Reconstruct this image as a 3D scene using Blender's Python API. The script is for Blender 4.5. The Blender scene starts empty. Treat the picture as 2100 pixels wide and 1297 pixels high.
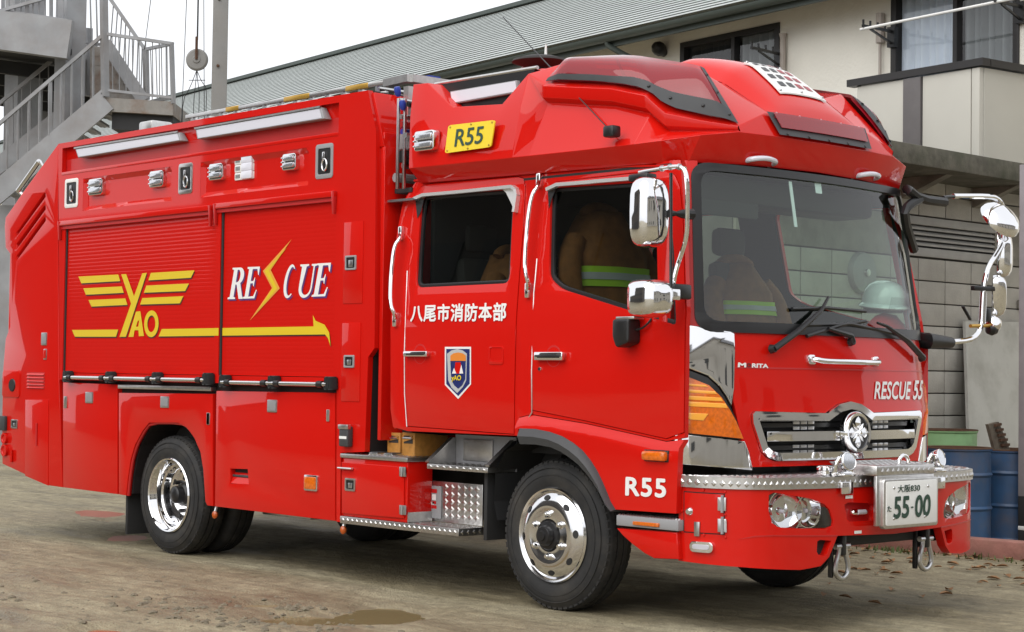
import bpy, bmesh, math, random
from mathutils import Vector, Matrix, geometry, noise
random.seed(7)
scene = bpy.context.scene
COL = scene.collection

# ------------------------------------------------------------------ camera
IW, IH = 2100.0, 1297.0
FPX = 3692.756
CAM = Vector((8.8038, -7.1948, 1.3437))
YAW, PITCH, ROLL = math.radians(137.031), math.radians(1.895), math.radians(0.791)
_cp, _sp = math.cos(PITCH), math.sin(PITCH)
CD = Vector((math.cos(YAW)*_cp, math.sin(YAW)*_cp, _sp))
_r = Vector((math.sin(YAW), -math.cos(YAW), 0)); _u = _r.cross(CD)
CR = math.cos(ROLL)*_r + math.sin(ROLL)*_u
CU = -math.sin(ROLL)*_r + math.cos(ROLL)*_u
cd = bpy.data.cameras.new('camera'); co = bpy.data.objects.new('camera', cd); COL.objects.link(co)
cd.sensor_fit = 'HORIZONTAL'; cd.sensor_width = 36.0; cd.lens = 36.0*FPX/IW
cd.clip_start = 0.05; cd.clip_end = 2000
m3 = Matrix((CR, CU, -CD)).transposed()
co.matrix_world = Matrix.Translation(CAM) @ m3.to_4x4()
scene.camera = co
scene.render.resolution_x, scene.render.resolution_y = 1024, 632

# ------------------------------------------------------------------ sky, sun, exposure
world = bpy.data.worlds.new('World'); scene.world = world; world.use_nodes = True
wn = world.node_tree; wn.nodes.clear()
SUN_EL, SUN_AZ = math.radians(46), math.radians(280)      # azimuth in the x-y plane, from +x
sky = wn.nodes.new('ShaderNodeTexSky'); sky.sky_type = 'NISHITA'; sky.sun_disc = False
sky.sun_elevation = SUN_EL; sky.sun_rotation = math.pi/2 - SUN_AZ
sky.air_density = 1.0; sky.dust_density = 4.0; sky.ozone_density = 1.0
hs = wn.nodes.new('ShaderNodeHueSaturation'); hs.inputs['Saturation'].default_value = 0.12
mixw = wn.nodes.new('ShaderNodeMix'); mixw.data_type = 'RGBA'; mixw.inputs[0].default_value = 0.8
mixw.inputs[7].default_value = (9.6, 9.8, 10.2, 1)         # even overcast cloud deck
bg = wn.nodes.new('ShaderNodeBackground'); bg.inputs['Strength'].default_value = 0.11
wo = wn.nodes.new('ShaderNodeOutputWorld')
wn.links.new(sky.outputs[0], hs.inputs['Color']); wn.links.new(hs.outputs[0], mixw.inputs[6])
wn.links.new(mixw.outputs[2], bg.inputs['Color']); wn.links.new(bg.outputs[0], wo.inputs[0])
sd = bpy.data.lights.new('sun', 'SUN'); sd.energy = 1.5; sd.angle = math.radians(75); sd.color = (1.0, 0.97, 0.92)
so = bpy.data.objects.new('sun', sd); COL.objects.link(so)
sdir = Vector((math.cos(SUN_EL)*math.cos(SUN_AZ), math.cos(SUN_EL)*math.sin(SUN_AZ), math.sin(SUN_EL)))
so.rotation_euler = sdir.to_track_quat('Z', 'Y').to_euler(); so.location = (0, -10, 20)
vs = scene.view_settings
vs.view_transform = 'Standard'; vs.look = 'None'; vs.exposure = 0.30; vs.gamma = 1.0; vs.use_curve_mapping = False
scene.render.engine = 'CYCLES'
scene.cycles.max_bounces = 10; scene.cycles.transparent_max_bounces = 24

# ------------------------------------------------------------------ photo pixel -> point on a known surface
CROPS = dict(I=(0, 0, 1.0), A1=(0, 0, 3.242), A2=(0, 280, 3.242), A3=(0, 640, 3.242), A4=(400, 120, 3.242), A5=(400, 480, 3.242),
    A6=(400, 800, 2.702), A7=(780, 100, 3.242), A8=(780, 340, 3.242), B1=(1000, 860, 3.088), B2=(1080, 80, 3.242),
    B3=(1480, 80, 3.242), B4=(1250, 320, 3.242), B5=(1600, 320, 3.242), B6=(1350, 640, 4.0525), B7=(1350, 900, 4.054),
    B8=(1600, 780, 2.948), C1=(1380, 0, 2.9167), C2=(700, 0, 2.9167), C3=(0, 940, 2.3333), C4=(1200, 1050, 2.3333),
    C5=(1840, 380, 3.815), C6=(780, 600, 4.324), C7=(680, 840, 4.6325), C8=(100, 250, 3.387))
def px(k, x, y):
    o = CROPS[k]; return (o[0]+x/o[2], o[1]+y/o[2])
def ray(p):
    return CD + CR*((p[0]-IW/2)/FPX) - CU*((p[1]-IH/2)/FPX)
def SY(k, x, y, v=0.0):
    r = ray(px(k, x, y)); return CAM + r*((v-CAM.y)/r.y)
def SX(k, x, y, v):
    r = ray(px(k, x, y)); return CAM + r*((v-CAM.x)/r.x)
def SZ(k, x, y, v=0.0):
    r = ray(px(k, x, y)); return CAM + r*((v-CAM.z)/r.z)
def SP(k, x, y, P0, n):
    r = ray(px(k, x, y)); return CAM + r*((P0-CAM).dot(n)/r.dot(n))
def ST(k, x, y, t):
    return CAM + ray(px(k, x, y))*t
def XZ(k, x, y, v=0.0):
    p = SY(k, x, y, v); return (p.x, p.z)

# ------------------------------------------------------------------ materials
MATS = {}
def mat(name, base, rough=0.5, metal=0.0, coat=0.0, spec=0.5, noise_amt=0.0, noise_scale=8.0, bump=0.0, bump_scale=60.0, rough_var=0.0, dirt=None, dirt_amt=0.0, dirt_scale=2.0):
    m = bpy.data.materials.new(name); m.use_nodes = True; nt = m.node_tree; b = nt.nodes['Principled BSDF']
    b.inputs['Base Color'].default_value = (*base, 1); b.inputs['Roughness'].default_value = rough
    b.inputs['Metallic'].default_value = metal; b.inputs['Specular IOR Level'].default_value = spec
    b.inputs['Coat Weight'].default_value = coat; b.inputs['Coat Roughness'].default_value = 0.03
    tc = nt.nodes.new('ShaderNodeTexCoord')
    geo = nt.nodes.new('ShaderNodeNewGeometry')
    col = None
    if noise_amt > 0:
        n = nt.nodes.new('ShaderNodeTexNoise'); n.inputs['Scale'].default_value = noise_scale; n.inputs['Detail'].default_value = 6
        nt.links.new(geo.outputs['Position'], n.inputs['Vector'])
        mr = nt.nodes.new('ShaderNodeMapRange'); mr.inputs['To Min'].default_value = 1-noise_amt; mr.inputs['To Max'].default_value = 1+noise_amt
        mr.inputs['From Min'].default_value = 0.25; mr.inputs['From Max'].default_value = 0.75
        nt.links.new(n.outputs['Fac'], mr.inputs['Value'])
        mx = nt.nodes.new('ShaderNodeMix'); mx.data_type = 'RGBA'; mx.blend_type = 'MULTIPLY'; mx.inputs[0].default_value = 1
        mx.inputs[6].default_value = (*base, 1)
        nt.links.new(mr.outputs[0], mx.inputs[7]); col = mx.outputs[2]
        if rough_var > 0:
            m2 = nt.nodes.new('ShaderNodeMapRange'); m2.inputs['To Min'].default_value = max(0.02, rough-rough_var); m2.inputs['To Max'].default_value = min(1, rough+rough_var)
            nt.links.new(n.outputs['Fac'], m2.inputs['Value']); nt.links.new(m2.outputs[0], b.inputs['Roughness'])
    if dirt:
        n = nt.nodes.new('ShaderNodeTexNoise'); n.inputs['Scale'].default_value = dirt_scale; n.inputs['Detail'].default_value = 8; n.inputs['Roughness'].default_value = 0.65
        nt.links.new(geo.outputs['Position'], n.inputs['Vector'])
        mr = nt.nodes.new('ShaderNodeMapRange'); mr.inputs['From Min'].default_value = 0.45; mr.inputs['From Max'].default_value = 0.75
        mr.inputs['To Min'].default_value = 0; mr.inputs['To Max'].default_value = dirt_amt
        nt.links.new(n.outputs['Fac'], mr.inputs['Value'])
        mx = nt.nodes.new('ShaderNodeMix'); mx.data_type = 'RGBA'
        nt.links.new(mr.outputs[0], mx.inputs[0]); mx.inputs[7].default_value = (*dirt, 1)
        if col: nt.links.new(col, mx.inputs[6])
        else: mx.inputs[6].default_value = (*base, 1)
        col = mx.outputs[2]
    if col: nt.links.new(col, b.inputs['Base Color'])
    if bump > 0:
        n = nt.nodes.new('ShaderNodeTexNoise'); n.inputs['Scale'].default_value = bump_scale; n.inputs['Detail'].default_value = 4
        nt.links.new(geo.outputs['Position'], n.inputs['Vector'])
        bp = nt.nodes.new('ShaderNodeBump'); bp.inputs['Strength'].default_value = bump; bp.inputs['Distance'].default_value = 0.01
        nt.links.new(n.outputs['Fac'], bp.inputs['Height']); nt.links.new(bp.outputs[0], b.inputs['Normal'])
    MATS[name] = m; return m
def glass(name, tint, refl=1.0, ior=1.5, rough=0.0, haze=None, haze_amt=0.0, boost=1.4):
    m = bpy.data.materials.new(name); m.use_nodes = True; nt = m.node_tree; nt.nodes.clear()
    o = nt.nodes.new('ShaderNodeOutputMaterial'); t = nt.nodes.new('ShaderNodeBsdfTransparent'); t.inputs[0].default_value = (*tint, 1)
    g = nt.nodes.new('ShaderNodeBsdfGlossy'); g.inputs['Roughness'].default_value = rough; g.inputs['Color'].default_value = (refl, refl, refl, 1)
    # Schlick reflectance that does not care which way the pane's normal points
    ge = nt.nodes.new('ShaderNodeNewGeometry'); dt = nt.nodes.new('ShaderNodeVectorMath'); dt.operation = 'DOT_PRODUCT'
    nt.links.new(ge.outputs['Incoming'], dt.inputs[0]); nt.links.new(ge.outputs['Normal'], dt.inputs[1])
    def mth(op, a, b):
        n = nt.nodes.new('ShaderNodeMath'); n.operation = op
        for i, v in enumerate((a, b)):
            if v is None: continue
            if isinstance(v, (int, float)): n.inputs[i].default_value = v
            else: nt.links.new(v, n.inputs[i])
        return n.outputs[0]
    f0 = ((ior-1)/(ior+1))**2*boost
    one = mth('SUBTRACT', 1.0, mth('ABSOLUTE', dt.outputs['Value'], None)); p5 = mth('POWER', one, 5.0)
    fac = mth('ADD', mth('MULTIPLY', p5, 1-f0), f0)
    mx = nt.nodes.new('ShaderNodeMixShader'); nt.links.new(fac, mx.inputs[0])
    src = t.outputs[0]
    if haze:
        d = nt.nodes.new('ShaderNodeBsdfDiffuse'); d.inputs[0].default_value = (*haze, 1)
        m2 = nt.nodes.new('ShaderNodeMixShader'); m2.inputs[0].default_value = haze_amt
        nt.links.new(t.outputs[0], m2.inputs[1]); nt.links.new(d.outputs[0], m2.inputs[2]); src = m2.outputs[0]
    nt.links.new(src, mx.inputs[1]); nt.links.new(g.outputs[0], mx.inputs[2]); nt.links.new(mx.outputs[0], o.inputs[0])
    MATS[name] = m; return m
mat('red', (0.58, 0.007, 0.003), 0.5, coat=0.75, spec=0.04, bump=0.03, bump_scale=1.9)
mat('red_panel', (0.56, 0.007, 0.003), 0.5, coat=0.5, spec=0.04, bump=0.02, bump_scale=1.1)
mat('red_dull', (0.50, 0.010, 0.010), 0.45, coat=0.3)
mat('seam', (0.012, 0.008, 0.008), 0.8)
mat('chrome', (0.82, 0.82, 0.83), 0.05, metal=1.0)
mat('polished', (0.78, 0.78, 0.79), 0.11, metal=1.0)
mat('steel', (0.55, 0.55, 0.56), 0.3, metal=1.0, noise_amt=0.1)
mat('aluminium', (0.60, 0.59, 0.58), 0.33, metal=1.0, noise_amt=0.12, noise_scale=30)
mat('grey_paint', (0.28, 0.28, 0.29), 0.5)
mat('lamp_grey', (0.50, 0.49, 0.54), 0.25, coat=0.5)
mat('lamp_white', (0.72, 0.72, 0.80), 0.2, coat=0.6)
mat('lamp_clear', (0.62, 0.64, 0.68), 0.16, metal=0.75, coat=0.6, noise_amt=.12, noise_scale=120)
mat('black', (0.012, 0.012, 0.013), 0.35, spec=0.5)
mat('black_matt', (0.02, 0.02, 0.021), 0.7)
mat('plastic_grey', (0.045, 0.047, 0.05), 0.55, noise_amt=0.1)
mat('rubber', (0.014, 0.014, 0.0145), 0.72, noise_amt=0.25, noise_scale=14, dirt=(0.11, 0.095, 0.075), dirt_amt=0.30, dirt_scale=6)
mat('white', (0.78, 0.78, 0.76), 0.4)
mat('white_decal', (0.80, 0.79, 0.78), 0.35, coat=0.4)
mat('navy', (0.012, 0.022, 0.13), 0.35, coat=0.4)
mat('purple', (0.10, 0.03, 0.16), 0.35, coat=0.4)
mat('yellow', (0.72, 0.52, 0.015), 0.35, coat=0.4)
mat('yellow_edge', (0.78, 0.34, 0.05), 0.35, coat=0.4)
mat('decal_shadow', (0.05, 0.008, 0.01), 0.4, coat=0.4)
mat('plate_yellow', (0.78, 0.58, 0.02), 0.4)
mat('green_text', (0.02, 0.06, 0.04), 0.4)
mat('amber', (0.66, 0.135, 0.006), 0.12, coat=0.8, noise_amt=0.25, noise_scale=60)
mat('amber_dark', (0.48, 0.085, 0.006), 0.2, coat=0.6)
mat('amber_light', (0.95, 0.42, 0.05), 0.15, coat=0.8)
mat('red_lens_core', (0.30, 0.005, 0.014), 0.35)
mat('bright_trim', (0.80, 0.80, 0.80), 0.28, metal=0.55)
mat('wood', (0.48, 0.22, 0.045), 0.55, noise_amt=0.2, noise_scale=30)
mat('brown_coat', (0.24, 0.09, 0.022), 0.85, noise_amt=0.25, noise_scale=16, bump=0.5, bump_scale=18)
mat('lime', (0.42, 0.68, 0.03), 0.6)
mat('silver_tape', (0.45, 0.46, 0.46), 0.4)
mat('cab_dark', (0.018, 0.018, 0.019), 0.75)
mat('seat', (0.035, 0.033, 0.032), 0.85)
mat('dash', (0.03, 0.032, 0.034), 0.6)
mat('helmet', (0.62, 0.68, 0.70), 0.15, coat=0.8)
mat('gold', (0.55, 0.33, 0.06), 0.35, metal=0.6)
mat('blue', (0.02, 0.05, 0.35), 0.4)
mat('orange', (0.70, 0.22, 0.02), 0.5)
glass('glass_side', (0.42, 0.47, 0.45))
glass('glass_front', (0.72, 0.86, 0.77), ior=1.52, boost=1.5)
glass('glass_lamp', (0.88, 0.89, 0.90))
glass('glass_red', (0.85, 0.25, 0.28), rough=0.01, haze=(.30, .006, .014), haze_amt=.66, boost=1.7)
glass('glass_smoke', (0.10, 0.10, 0.11))

# ------------------------------------------------------------------ objects
ROOT = {}
def top(name, label, cat, loc=(0, 0, 0), group=None):
    o = bpy.data.objects.new(name, None); COL.objects.link(o); o.empty_display_size = 0.2
    o.location = loc; o['label'] = label; o['category'] = cat
    if group: o['group'] = group
    ROOT[o.name] = Vector(loc); return o
def finish(me, smooth):
    if smooth:
        for p in me.polygons: p.use_smooth = True
        try: me.set_sharp_from_angle(angle=math.radians(smooth if smooth > 1 else 35))
        except Exception: pass
def obj(name, me, m, parent=None, smooth=35, label=None, cat=None, group=None, kind=None):
    """me: Mesh or BMesh in world coordinates; parts are moved into their thing's own space."""
    if isinstance(me, bmesh.types.BMesh):
        bm = me; me = bpy.data.meshes.new(name); bmesh.ops.recalc_face_normals(bm, faces=bm.faces); bm.to_mesh(me); bm.free()
    if m is not None:
        me.materials.clear(); me.materials.append(MATS[m] if isinstance(m, str) else m)
    finish(me, smooth)
    o = bpy.data.objects.new(name, me); COL.objects.link(o)
    if parent is not None:
        o.parent = parent
        off = ROOT.get(parent.name, Vector()); ROOT[o.name] = off
        if off.length > 0: me.transform(Matrix.Translation(-off))
    if label: o['label'] = label
    if cat: o['category'] = cat
    if group: o['group'] = group
    if kind: o['kind'] = kind
    return o
def solo(name, me, m, label, cat, base, group=None, smooth=35):
    """a thing that is one mesh: origin at its base"""
    o = obj(name, me, m, None, smooth, label, cat, group)
    o.data.transform(Matrix.Translation(-Vector(base))); o.location = base; return o
def inst(name, me, loc, parent, rot=None, scale=None):
    o = bpy.data.objects.new(name, me); COL.objects.link(o); o.parent = parent
    o.location = Vector(loc) - ROOT.get(parent.name, Vector())
    if rot is not None: o.rotation_euler = rot
    if scale is not None: o.scale = scale
    return o

# ------------------------------------------------------------------ mesh building blocks
def BM(): return bmesh.new()
def add_hex(bm, c8, bev=0.0):
    """8 corners: bottom loop 0-3, top loop 4-7"""
    v = [bm.verts.new(c) for c in c8]
    fs = [bm.faces.new([v[i] for i in q]) for q in ((0, 3, 2, 1), (4, 5, 6, 7), (0, 1, 5, 4), (1, 2, 6, 5), (2, 3, 7, 6), (3, 0, 4, 7))]
    bmesh.ops.recalc_face_normals(bm, faces=fs)
    if bev > 0:
        es = list({e for f in fs for e in f.edges})
        bmesh.ops.bevel(bm, geom=es, offset=bev, segments=2, profile=0.5, affect='EDGES', clamp_overlap=True)
    return bm
def add_box(bm, x0, x1, y0, y1, z0, z1, bev=0.0):
    return add_hex(bm, [(x0, y0, z0), (x1, y0, z0), (x1, y1, z0), (x0, y1, z0), (x0, y0, z1), (x1, y0, z1), (x1, y1, z1), (x0, y1, z1)], bev)
def box(x0, x1, y0, y1, z0, z1, bev=0.0): return add_box(BM(), x0, x1, y0, y1, z0, z1, bev)
def add_bar(bm, a, b, w, h, up=(0, 0, 1), bev=0.0):
    """rectangular bar from a to b; w across, h along up"""
    a, b = Vector(a), Vector(b); d = (b-a).normalized(); u = Vector(up)
    if abs(d.dot(u)) > 0.98: u = Vector((1, 0, 0))
    s = d.cross(u).normalized(); u = s.cross(d).normalized()
    c = []
    for e in (a, b):
        for i, j in ((-1, -1), (1, -1), (1, 1), (-1, 1)): c.append(e + s*(i*w/2) + u*(j*h/2))
    return add_hex(bm, c, bev)
def add_tube(bm, pts, r, seg=10, caps=True, rs=None):
    pts = [Vector(p) for p in pts]; n = len(pts); rings = []
    prev = None
    for i, p in enumerate(pts):
        d = (pts[min(i+1, n-1)]-pts[max(i-1, 0)]).normalized()
        if prev is None:
            a = Vector((0, 0, 1)) if abs(d.z) < 0.9 else Vector((1, 0, 0))
            s = d.cross(a).normalized()
        else: s = (prev - d*prev.dot(d)).normalized()
        prev = s; t = d.cross(s)
        rr = rs[i] if rs else r
        rings.append([bm.verts.new(p + (s*math.cos(2*math.pi*k/seg) + t*math.sin(2*math.pi*k/seg))*rr) for k in range(seg)])
    for i in range(n-1):
        for k in range(seg):
            bm.faces.new((rings[i][k], rings[i][(k+1) % seg], rings[i+1][(k+1) % seg], rings[i+1][k]))
    if caps:
        bm.faces.new(rings[0][::-1]); bm.faces.new(rings[-1])
    return bm
def smooth_path(pts, it=2):
    """round the corners of a polyline (Chaikin), ends kept"""
    pts = [Vector(p) for p in pts]
    for _ in range(it):
        q = [pts[0]]
        for a, b in zip(pts, pts[1:]):
            q += [a.lerp(b, 0.25), a.lerp(b, 0.75)]
        q.append(pts[-1]); pts = q
    return pts
def tube(pts, r, seg=10, it=0): return add_tube(BM(), smooth_path(pts, it) if it else pts, r, seg)
def add_lathe(bm, prof, o, ax, seg=32, ref=None, closed=False):
    """prof: (radius, distance along ax)"""
    o, ax = Vector(o), Vector(ax).normalized()
    a = Vector(ref) if ref else (Vector((0, 0, 1)) if abs(ax.z) < 0.9 else Vector((1, 0, 0)))
    s = ax.cross(a).normalized(); t = ax.cross(s); rings = []
    for r, h in prof:
        if r < 1e-6: rings.append([bm.verts.new(o+ax*h)])
        else: rings.append([bm.verts.new(o+ax*h+(s*math.cos(2*math.pi*k/seg)+t*math.sin(2*math.pi*k/seg))*r) for k in range(seg)])
    pr = list(zip(rings, rings[1:]))
    if closed: pr.append((rings[-1], rings[0]))
    for A, B in pr:
        for k in range(seg):
            k2 = (k+1) % seg
            if len(A) == 1 and len(B) == 1: continue
            if len(A) == 1: bm.faces.new((A[0], B[k], B[k2]))
            elif len(B) == 1: bm.faces.new((A[k], B[0], A[k2]))
            else: bm.faces.new((A[k], B[k], B[k2], A[k2]))
    return bm
def lathe(prof, o, ax, seg=32, **k): return add_lathe(BM(), prof, o, ax, seg, **k)
def rrect(x0, x1, z0, z1, r, n=4):
    out = []
    for cx, cz, a0 in ((x1-r, z1-r, 0), (x0+r, z1-r, 90), (x0+r, z0+r, 180), (x1-r, z0+r, 270)):
        for i in range(n+1):
            a = math.radians(a0+90*i/n); out.append((cx+r*math.cos(a), cz+r*math.sin(a)))
    return out
def rpoly(pts, r, n=4):
    """polygon with rounded corners; r one radius or a list"""
    out = []; N = len(pts)
    for i in range(N):
        p = Vector(pts[i]); a = Vector(pts[i-1]); b = Vector(pts[(i+1) % N]); rr = r[i] if isinstance(r, (list, tuple)) else r
        if rr <= 0: out.append(tuple(p)); continue
        da, db = (a-p), (b-p); k = min(rr, da.length*0.48, db.length*0.48)
        A = p+da.normalized()*k; B = p+db.normalized()*k
        for j in range(n+1):
            t = j/n; q = A*(1-t)**2 + p*2*t*(1-t) + B*t*t; out.append(tuple(q))
    return out
def panel(outer, holes=(), mapf=None, th=0.015, bev=0.003, cu=(), cv=(), hole_bev=True):
    """flat piece cut to an outline with holes, given thickness, then bent by mapf(u, v, w) (w = depth behind the face)"""
    loops = [[Vector((p[0], p[1], 0)) for p in outer]] + [[Vector((p[0], p[1], 0)) for p in h] for h in holes]
    flat = [p for l in loops for p in l]
    tris = geometry.tessellate_polygon(loops)
    bm = BM(); vs = [bm.verts.new(p) for p in flat]; bm.verts.ensure_lookup_table()
    for t in tris:
        try: bm.faces.new([vs[i] for i in t])
        except ValueError: pass
    bmesh.ops.remove_doubles(bm, verts=bm.verts, dist=1e-6)
    bmesh.ops.dissolve_limit(bm, angle_limit=0.001, verts=bm.verts, edges=bm.edges, delimit=set()) if not (cu or cv) and not holes else None
    for c in cu: bmesh.ops.bisect_plane(bm, geom=bm.verts[:]+bm.edges[:]+bm.faces[:], plane_co=(c, 0, 0), plane_no=(1, 0, 0))
    for c in cv: bmesh.ops.bisect_plane(bm, geom=bm.verts[:]+bm.edges[:]+bm.faces[:], plane_co=(0, c, 0), plane_no=(0, 1, 0))
    if th > 0:
        rim = [e for e in bm.edges if e.is_boundary]
        r = bmesh.ops.extrude_edge_only(bm, edges=rim)
        nv = [g for g in r['geom'] if isinstance(g, bmesh.types.BMVert)]
        for v in nv: v.co.z += th
        if bev > 0:
            bmesh.ops.bevel(bm, geom=rim, offset=bev, segments=2, profile=0.5, affect='EDGES', clamp_overlap=True)
    if mapf:
        for v in bm.verts: v.co = mapf(v.co.x, v.co.y, v.co.z)
    return bm
def side_map(y0): return lambda u, v, w: Vector((u, y0+w, v))
def quad_lerp(q, u, v):
    """q: TL, TR, BR, BL"""
    return (q[0]*(1-u)+q[1]*u)*(1-v) + (q[3]*(1-u)+q[2]*u)*v
_curve_cache = {}
def text_bm(s, weight=0.0, shear=0.0, extr=0.0, spacing=1.0):
    cu = bpy.data.curves.new('t', 'FONT'); cu.body = s; cu.size = 1; cu.offset = weight; cu.shear = shear; cu.space_character = spacing; cu.resolution_u = 4
    o = bpy.data.objects.new('t', cu); COL.objects.link(o)
    dg = bpy.context.evaluated_depsgraph_get(); dg.update()
    me = bpy.data.meshes.new_from_object(o.evaluated_get(dg)); bpy.data.objects.remove(o)
    bm = BM(); bm.from_mesh(me); bpy.data.meshes.remove(me); bpy.data.curves.remove(cu); return bm
def fit_quad(bm, q, off=Vector((0, 0, 0)), surf=None):
    """stretch a flat mesh in x-y into the quad TL, TR, BR, BL; surf(point) can bend it onto a surface"""
    xs = [v.co.x for v in bm.verts]; ys = [v.co.y for v in bm.verts]
    x0, x1, y0, y1 = min(xs), max(xs), min(ys), max(ys)
    q = [Vector(p) for p in q]; nrm = (q[1]-q[0]).cross(q[0]-q[3]).normalized()
    for v in bm.verts:
        w_ = v.co.z; p = quad_lerp(q, (v.co.x-x0)/(x1-x0), (y1-v.co.y)/(y1-y0)) + off
        p = surf(p) if surf else p
        p = p + nrm*w_
        v.co = p
    return bm
def poly_face(pts):
    bm = BM(); vs = [bm.verts.new(p) for p in pts]
    for t in geometry.tessellate_polygon([[Vector(p) for p in pts]]):
        try: bm.faces.new([vs[i] for i in t])
        except ValueError: pass
    return bm
def bold(bm, d):
    """thicken flat lettering: shifted copies of the same strokes, joined"""
    src = bm.faces[:]
    for k in range(8):
        a = k*math.pi/4; g = bmesh.ops.duplicate(bm, geom=src)
        for v in g['geom']:
            if isinstance(v, bmesh.types.BMVert): v.co.x += d*math.cos(a); v.co.y += d*math.sin(a); v.co.z += 0.0002*(k+1)
    return bm
def add_tread(bm, P, U, V, nu, nv, h=0.004, fill=0.72, stagger=True):
    """raised diamonds on the parallelogram P + u*U + v*V"""
    P, U, V = Vector(P), Vector(U), Vector(V); N = U.cross(V).normalized()
    for i in range(nu):
        for j in range(nv):
            for s in ((0, 0), (0.5, 0.5)) if stagger else ((0, 0),):
                cu_, cv_ = (i+0.5+s[0])/nu, (j+0.5+s[1])/nv
                if cu_ > 1-0.3/nu or cv_ > 1-0.3/nv: continue
                c = P+U*cu_+V*cv_; du, dv = U*(fill*0.5/nu), V*(fill*0.5/nv)
                if s[0]: du, dv = du*0.8, dv*0.8
                b = [bm.verts.new(c+d) for d in (du, dv, -du, -dv)]
                t = [bm.verts.new(c+d*0.45+N*h) for d in (du, dv, -du, -dv)]
                bm.faces.new(t)
                for k in range(4): bm.faces.new((b[k], b[(k+1) % 4], t[(k+1) % 4], t[k]))
    return bm
# ================================================================== RESCUE TRUCK
# truck axes: x forward, y away from the camera (0 = its right flank, 2.3 = its left flank), z up
T = top('rescue_truck', 'red fire rescue truck with chrome mirrors and yellow winged lettering on its shutters', 'fire truck', (-1.0, 1.15, 0))
YC = 1.15
def mir(p): return Vector((p[0], 2*YC-p[1], p[2]))
def P2(k, *pts, v=0.0): return [XZ(k, a, b, v) for a, b in pts]
def RXZ(k, x0, y0, x1, y1, v=0.0):
    a, b = SY(k, x0, y0, v), SY(k, x1, y1, v); return a.x, b.x, b.z, a.z
def rect(x0, x1, z0, z1): return [(x0, z0), (x1, z0), (x1, z1), (x0, z1)]
def decal(name, pts, m, parent=T, y=-0.003, dz=0.0):
    return obj(name, poly_face([Vector((p[0], y, p[1])) for p in pts]), m, parent, smooth=0)

# ---- body core: everything behind the outer panels
prof = P2('I', (119.7, 295.4), (754.7, 185.4), (771, 268), (768, 714), (755, 733), (748, 927), (697, 929), (697, 1062), (440, 1034))
arch = P2('A3', (1352, 1235), (1340, 1050), (1320, 930), (1280, 840), (1235, 775), (1180, 750), (995, 750), (955, 795), (905, 885), (878, 985), (858, 1100), (850, 1210))
prof2 = prof + arch + P2('I', (129, 996), (99, 990), (14, 953), (13, 450))
prof2 = [(x, z) for x, z in prof2]
core = panel(prof2, (), lambda u, v, w: Vector((u, 0.045+w, v)), th=2.21, bev=0)
vs_ = [v for v in core.verts if v.co.y > 2.2]
obj('body_core', core, 'seam', T, smooth=0)
# left flank, roof sheet, rear and front bulkheads of the body
lp = P2('I', (119.7, 295.4), (754.7, 185.4), (771, 268), (768, 714), (755, 733), (748, 1072), (440, 1036)) + arch + P2('I', (129, 1000), (99, 996), (10, 955), (12, 446))
obj('left_flank', panel(lp, (), lambda u, v, w: Vector((u, 2.3-w, v)), th=0.043, bev=0.004), 'red', T)
xr0, zt = prof[0]; xt1 = prof[1][0]
obj('roof_sheet', box(xr0+0.02, xt1-0.02, 0.09, 2.21, 3.10, 3.140, 0.005), 'aluminium', T)
obj('top_edge', box(xr0+0.01, xt1-0.004, 0.0405, 0.10, 3.03, 3.168, 0.006), 'red', T)
x1_ = prof[2][0]
obj('front_bulkhead', box(-0.2, -0.165, 0.03, 2.27, 0.92, 2.80, 0.006), 'red', T)
bm = BM()
for c in ([(x1_+0.03, 2.80), (-0.31, 3.15)],):
    add_hex(bm, [(x1_+0.0, 0.03, 2.80), (x1_+0.05, 0.03, 2.80), (x1_+0.05, 2.27, 2.80), (x1_, 2.27, 2.80), (-0.33, 0.03, 3.16), (-0.29, 0.03, 3.16), (-0.29, 2.27, 3.16), (-0.33, 2.27, 3.16)], 0.004)
obj('bulkhead_slope', bm, 'red', T)
# ---- outer frame of the right flank, with openings for shutters, lamp trough and recesses
zb, zr = 1.315, 2.505
xsl = SY('I', 131, 620).x; xsm0 = SY('I', 441, 620).x; xsm1 = SY('I', 450, 620).x; xsr = SY('I', 687, 600).x
xtl = SY('I', 128, 303).x; xtr = SY('A4', 957, 290).x
tro = rect(xtl, xtr, 2.925, 3.125)
r1 = (SY('C8', 240, 400).x, SY('C8', 855, 400).x, 2.60, 2.855)
r2 = (SY('C8', 1055, 350).x, SY('C8', 1805, 300).x, 2.60, 2.855)
fo = P2('I', (119.7, 295.4), (754.7, 185.4), (771, 268), (768, 714), (755, 733), (748, 927), (699, 929), (697, 1071), (690, 1070)) + [(SY('I', 690, 800).x, 1.262)] + [(SY('I', 121.5, 783).x, 1.262)]
frame = panel(fo, (rect(xsl, xsm0, zb, zr), rect(xsm1, xsr, zb, zr), tro, rect(*r1), rect(*r2)), side_map(0.0), th=0.0402, bev=0.006)
obj('side_frame', frame, 'red', T)
# trough behind the floodlights, recess plates
bm = add_box(BM(), xtl-0.01, xtr+0.01, 0.0415, 0.0440, 2.92, 3.13); obj('trough_back', bm, 'red_dull', T)
for r in (r1, r2):
    x0, x1, z0, z1 = r
    def mp(u, v, w, r=r):
        x0, x1, z0, z1 = r; d = min(u-x0, x1-u, v-z0, z1-v); return Vector((u, 0.002+0.026*min(1, max(0, d)/0.035), v))
    bm = panel(rect(*r), (), mp, th=0, cu=(x0+0.035, x1-0.035), cv=(z0+0.035, z1-0.035)); obj('recess_panel', bm, 'red', T, smooth=0)
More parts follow.
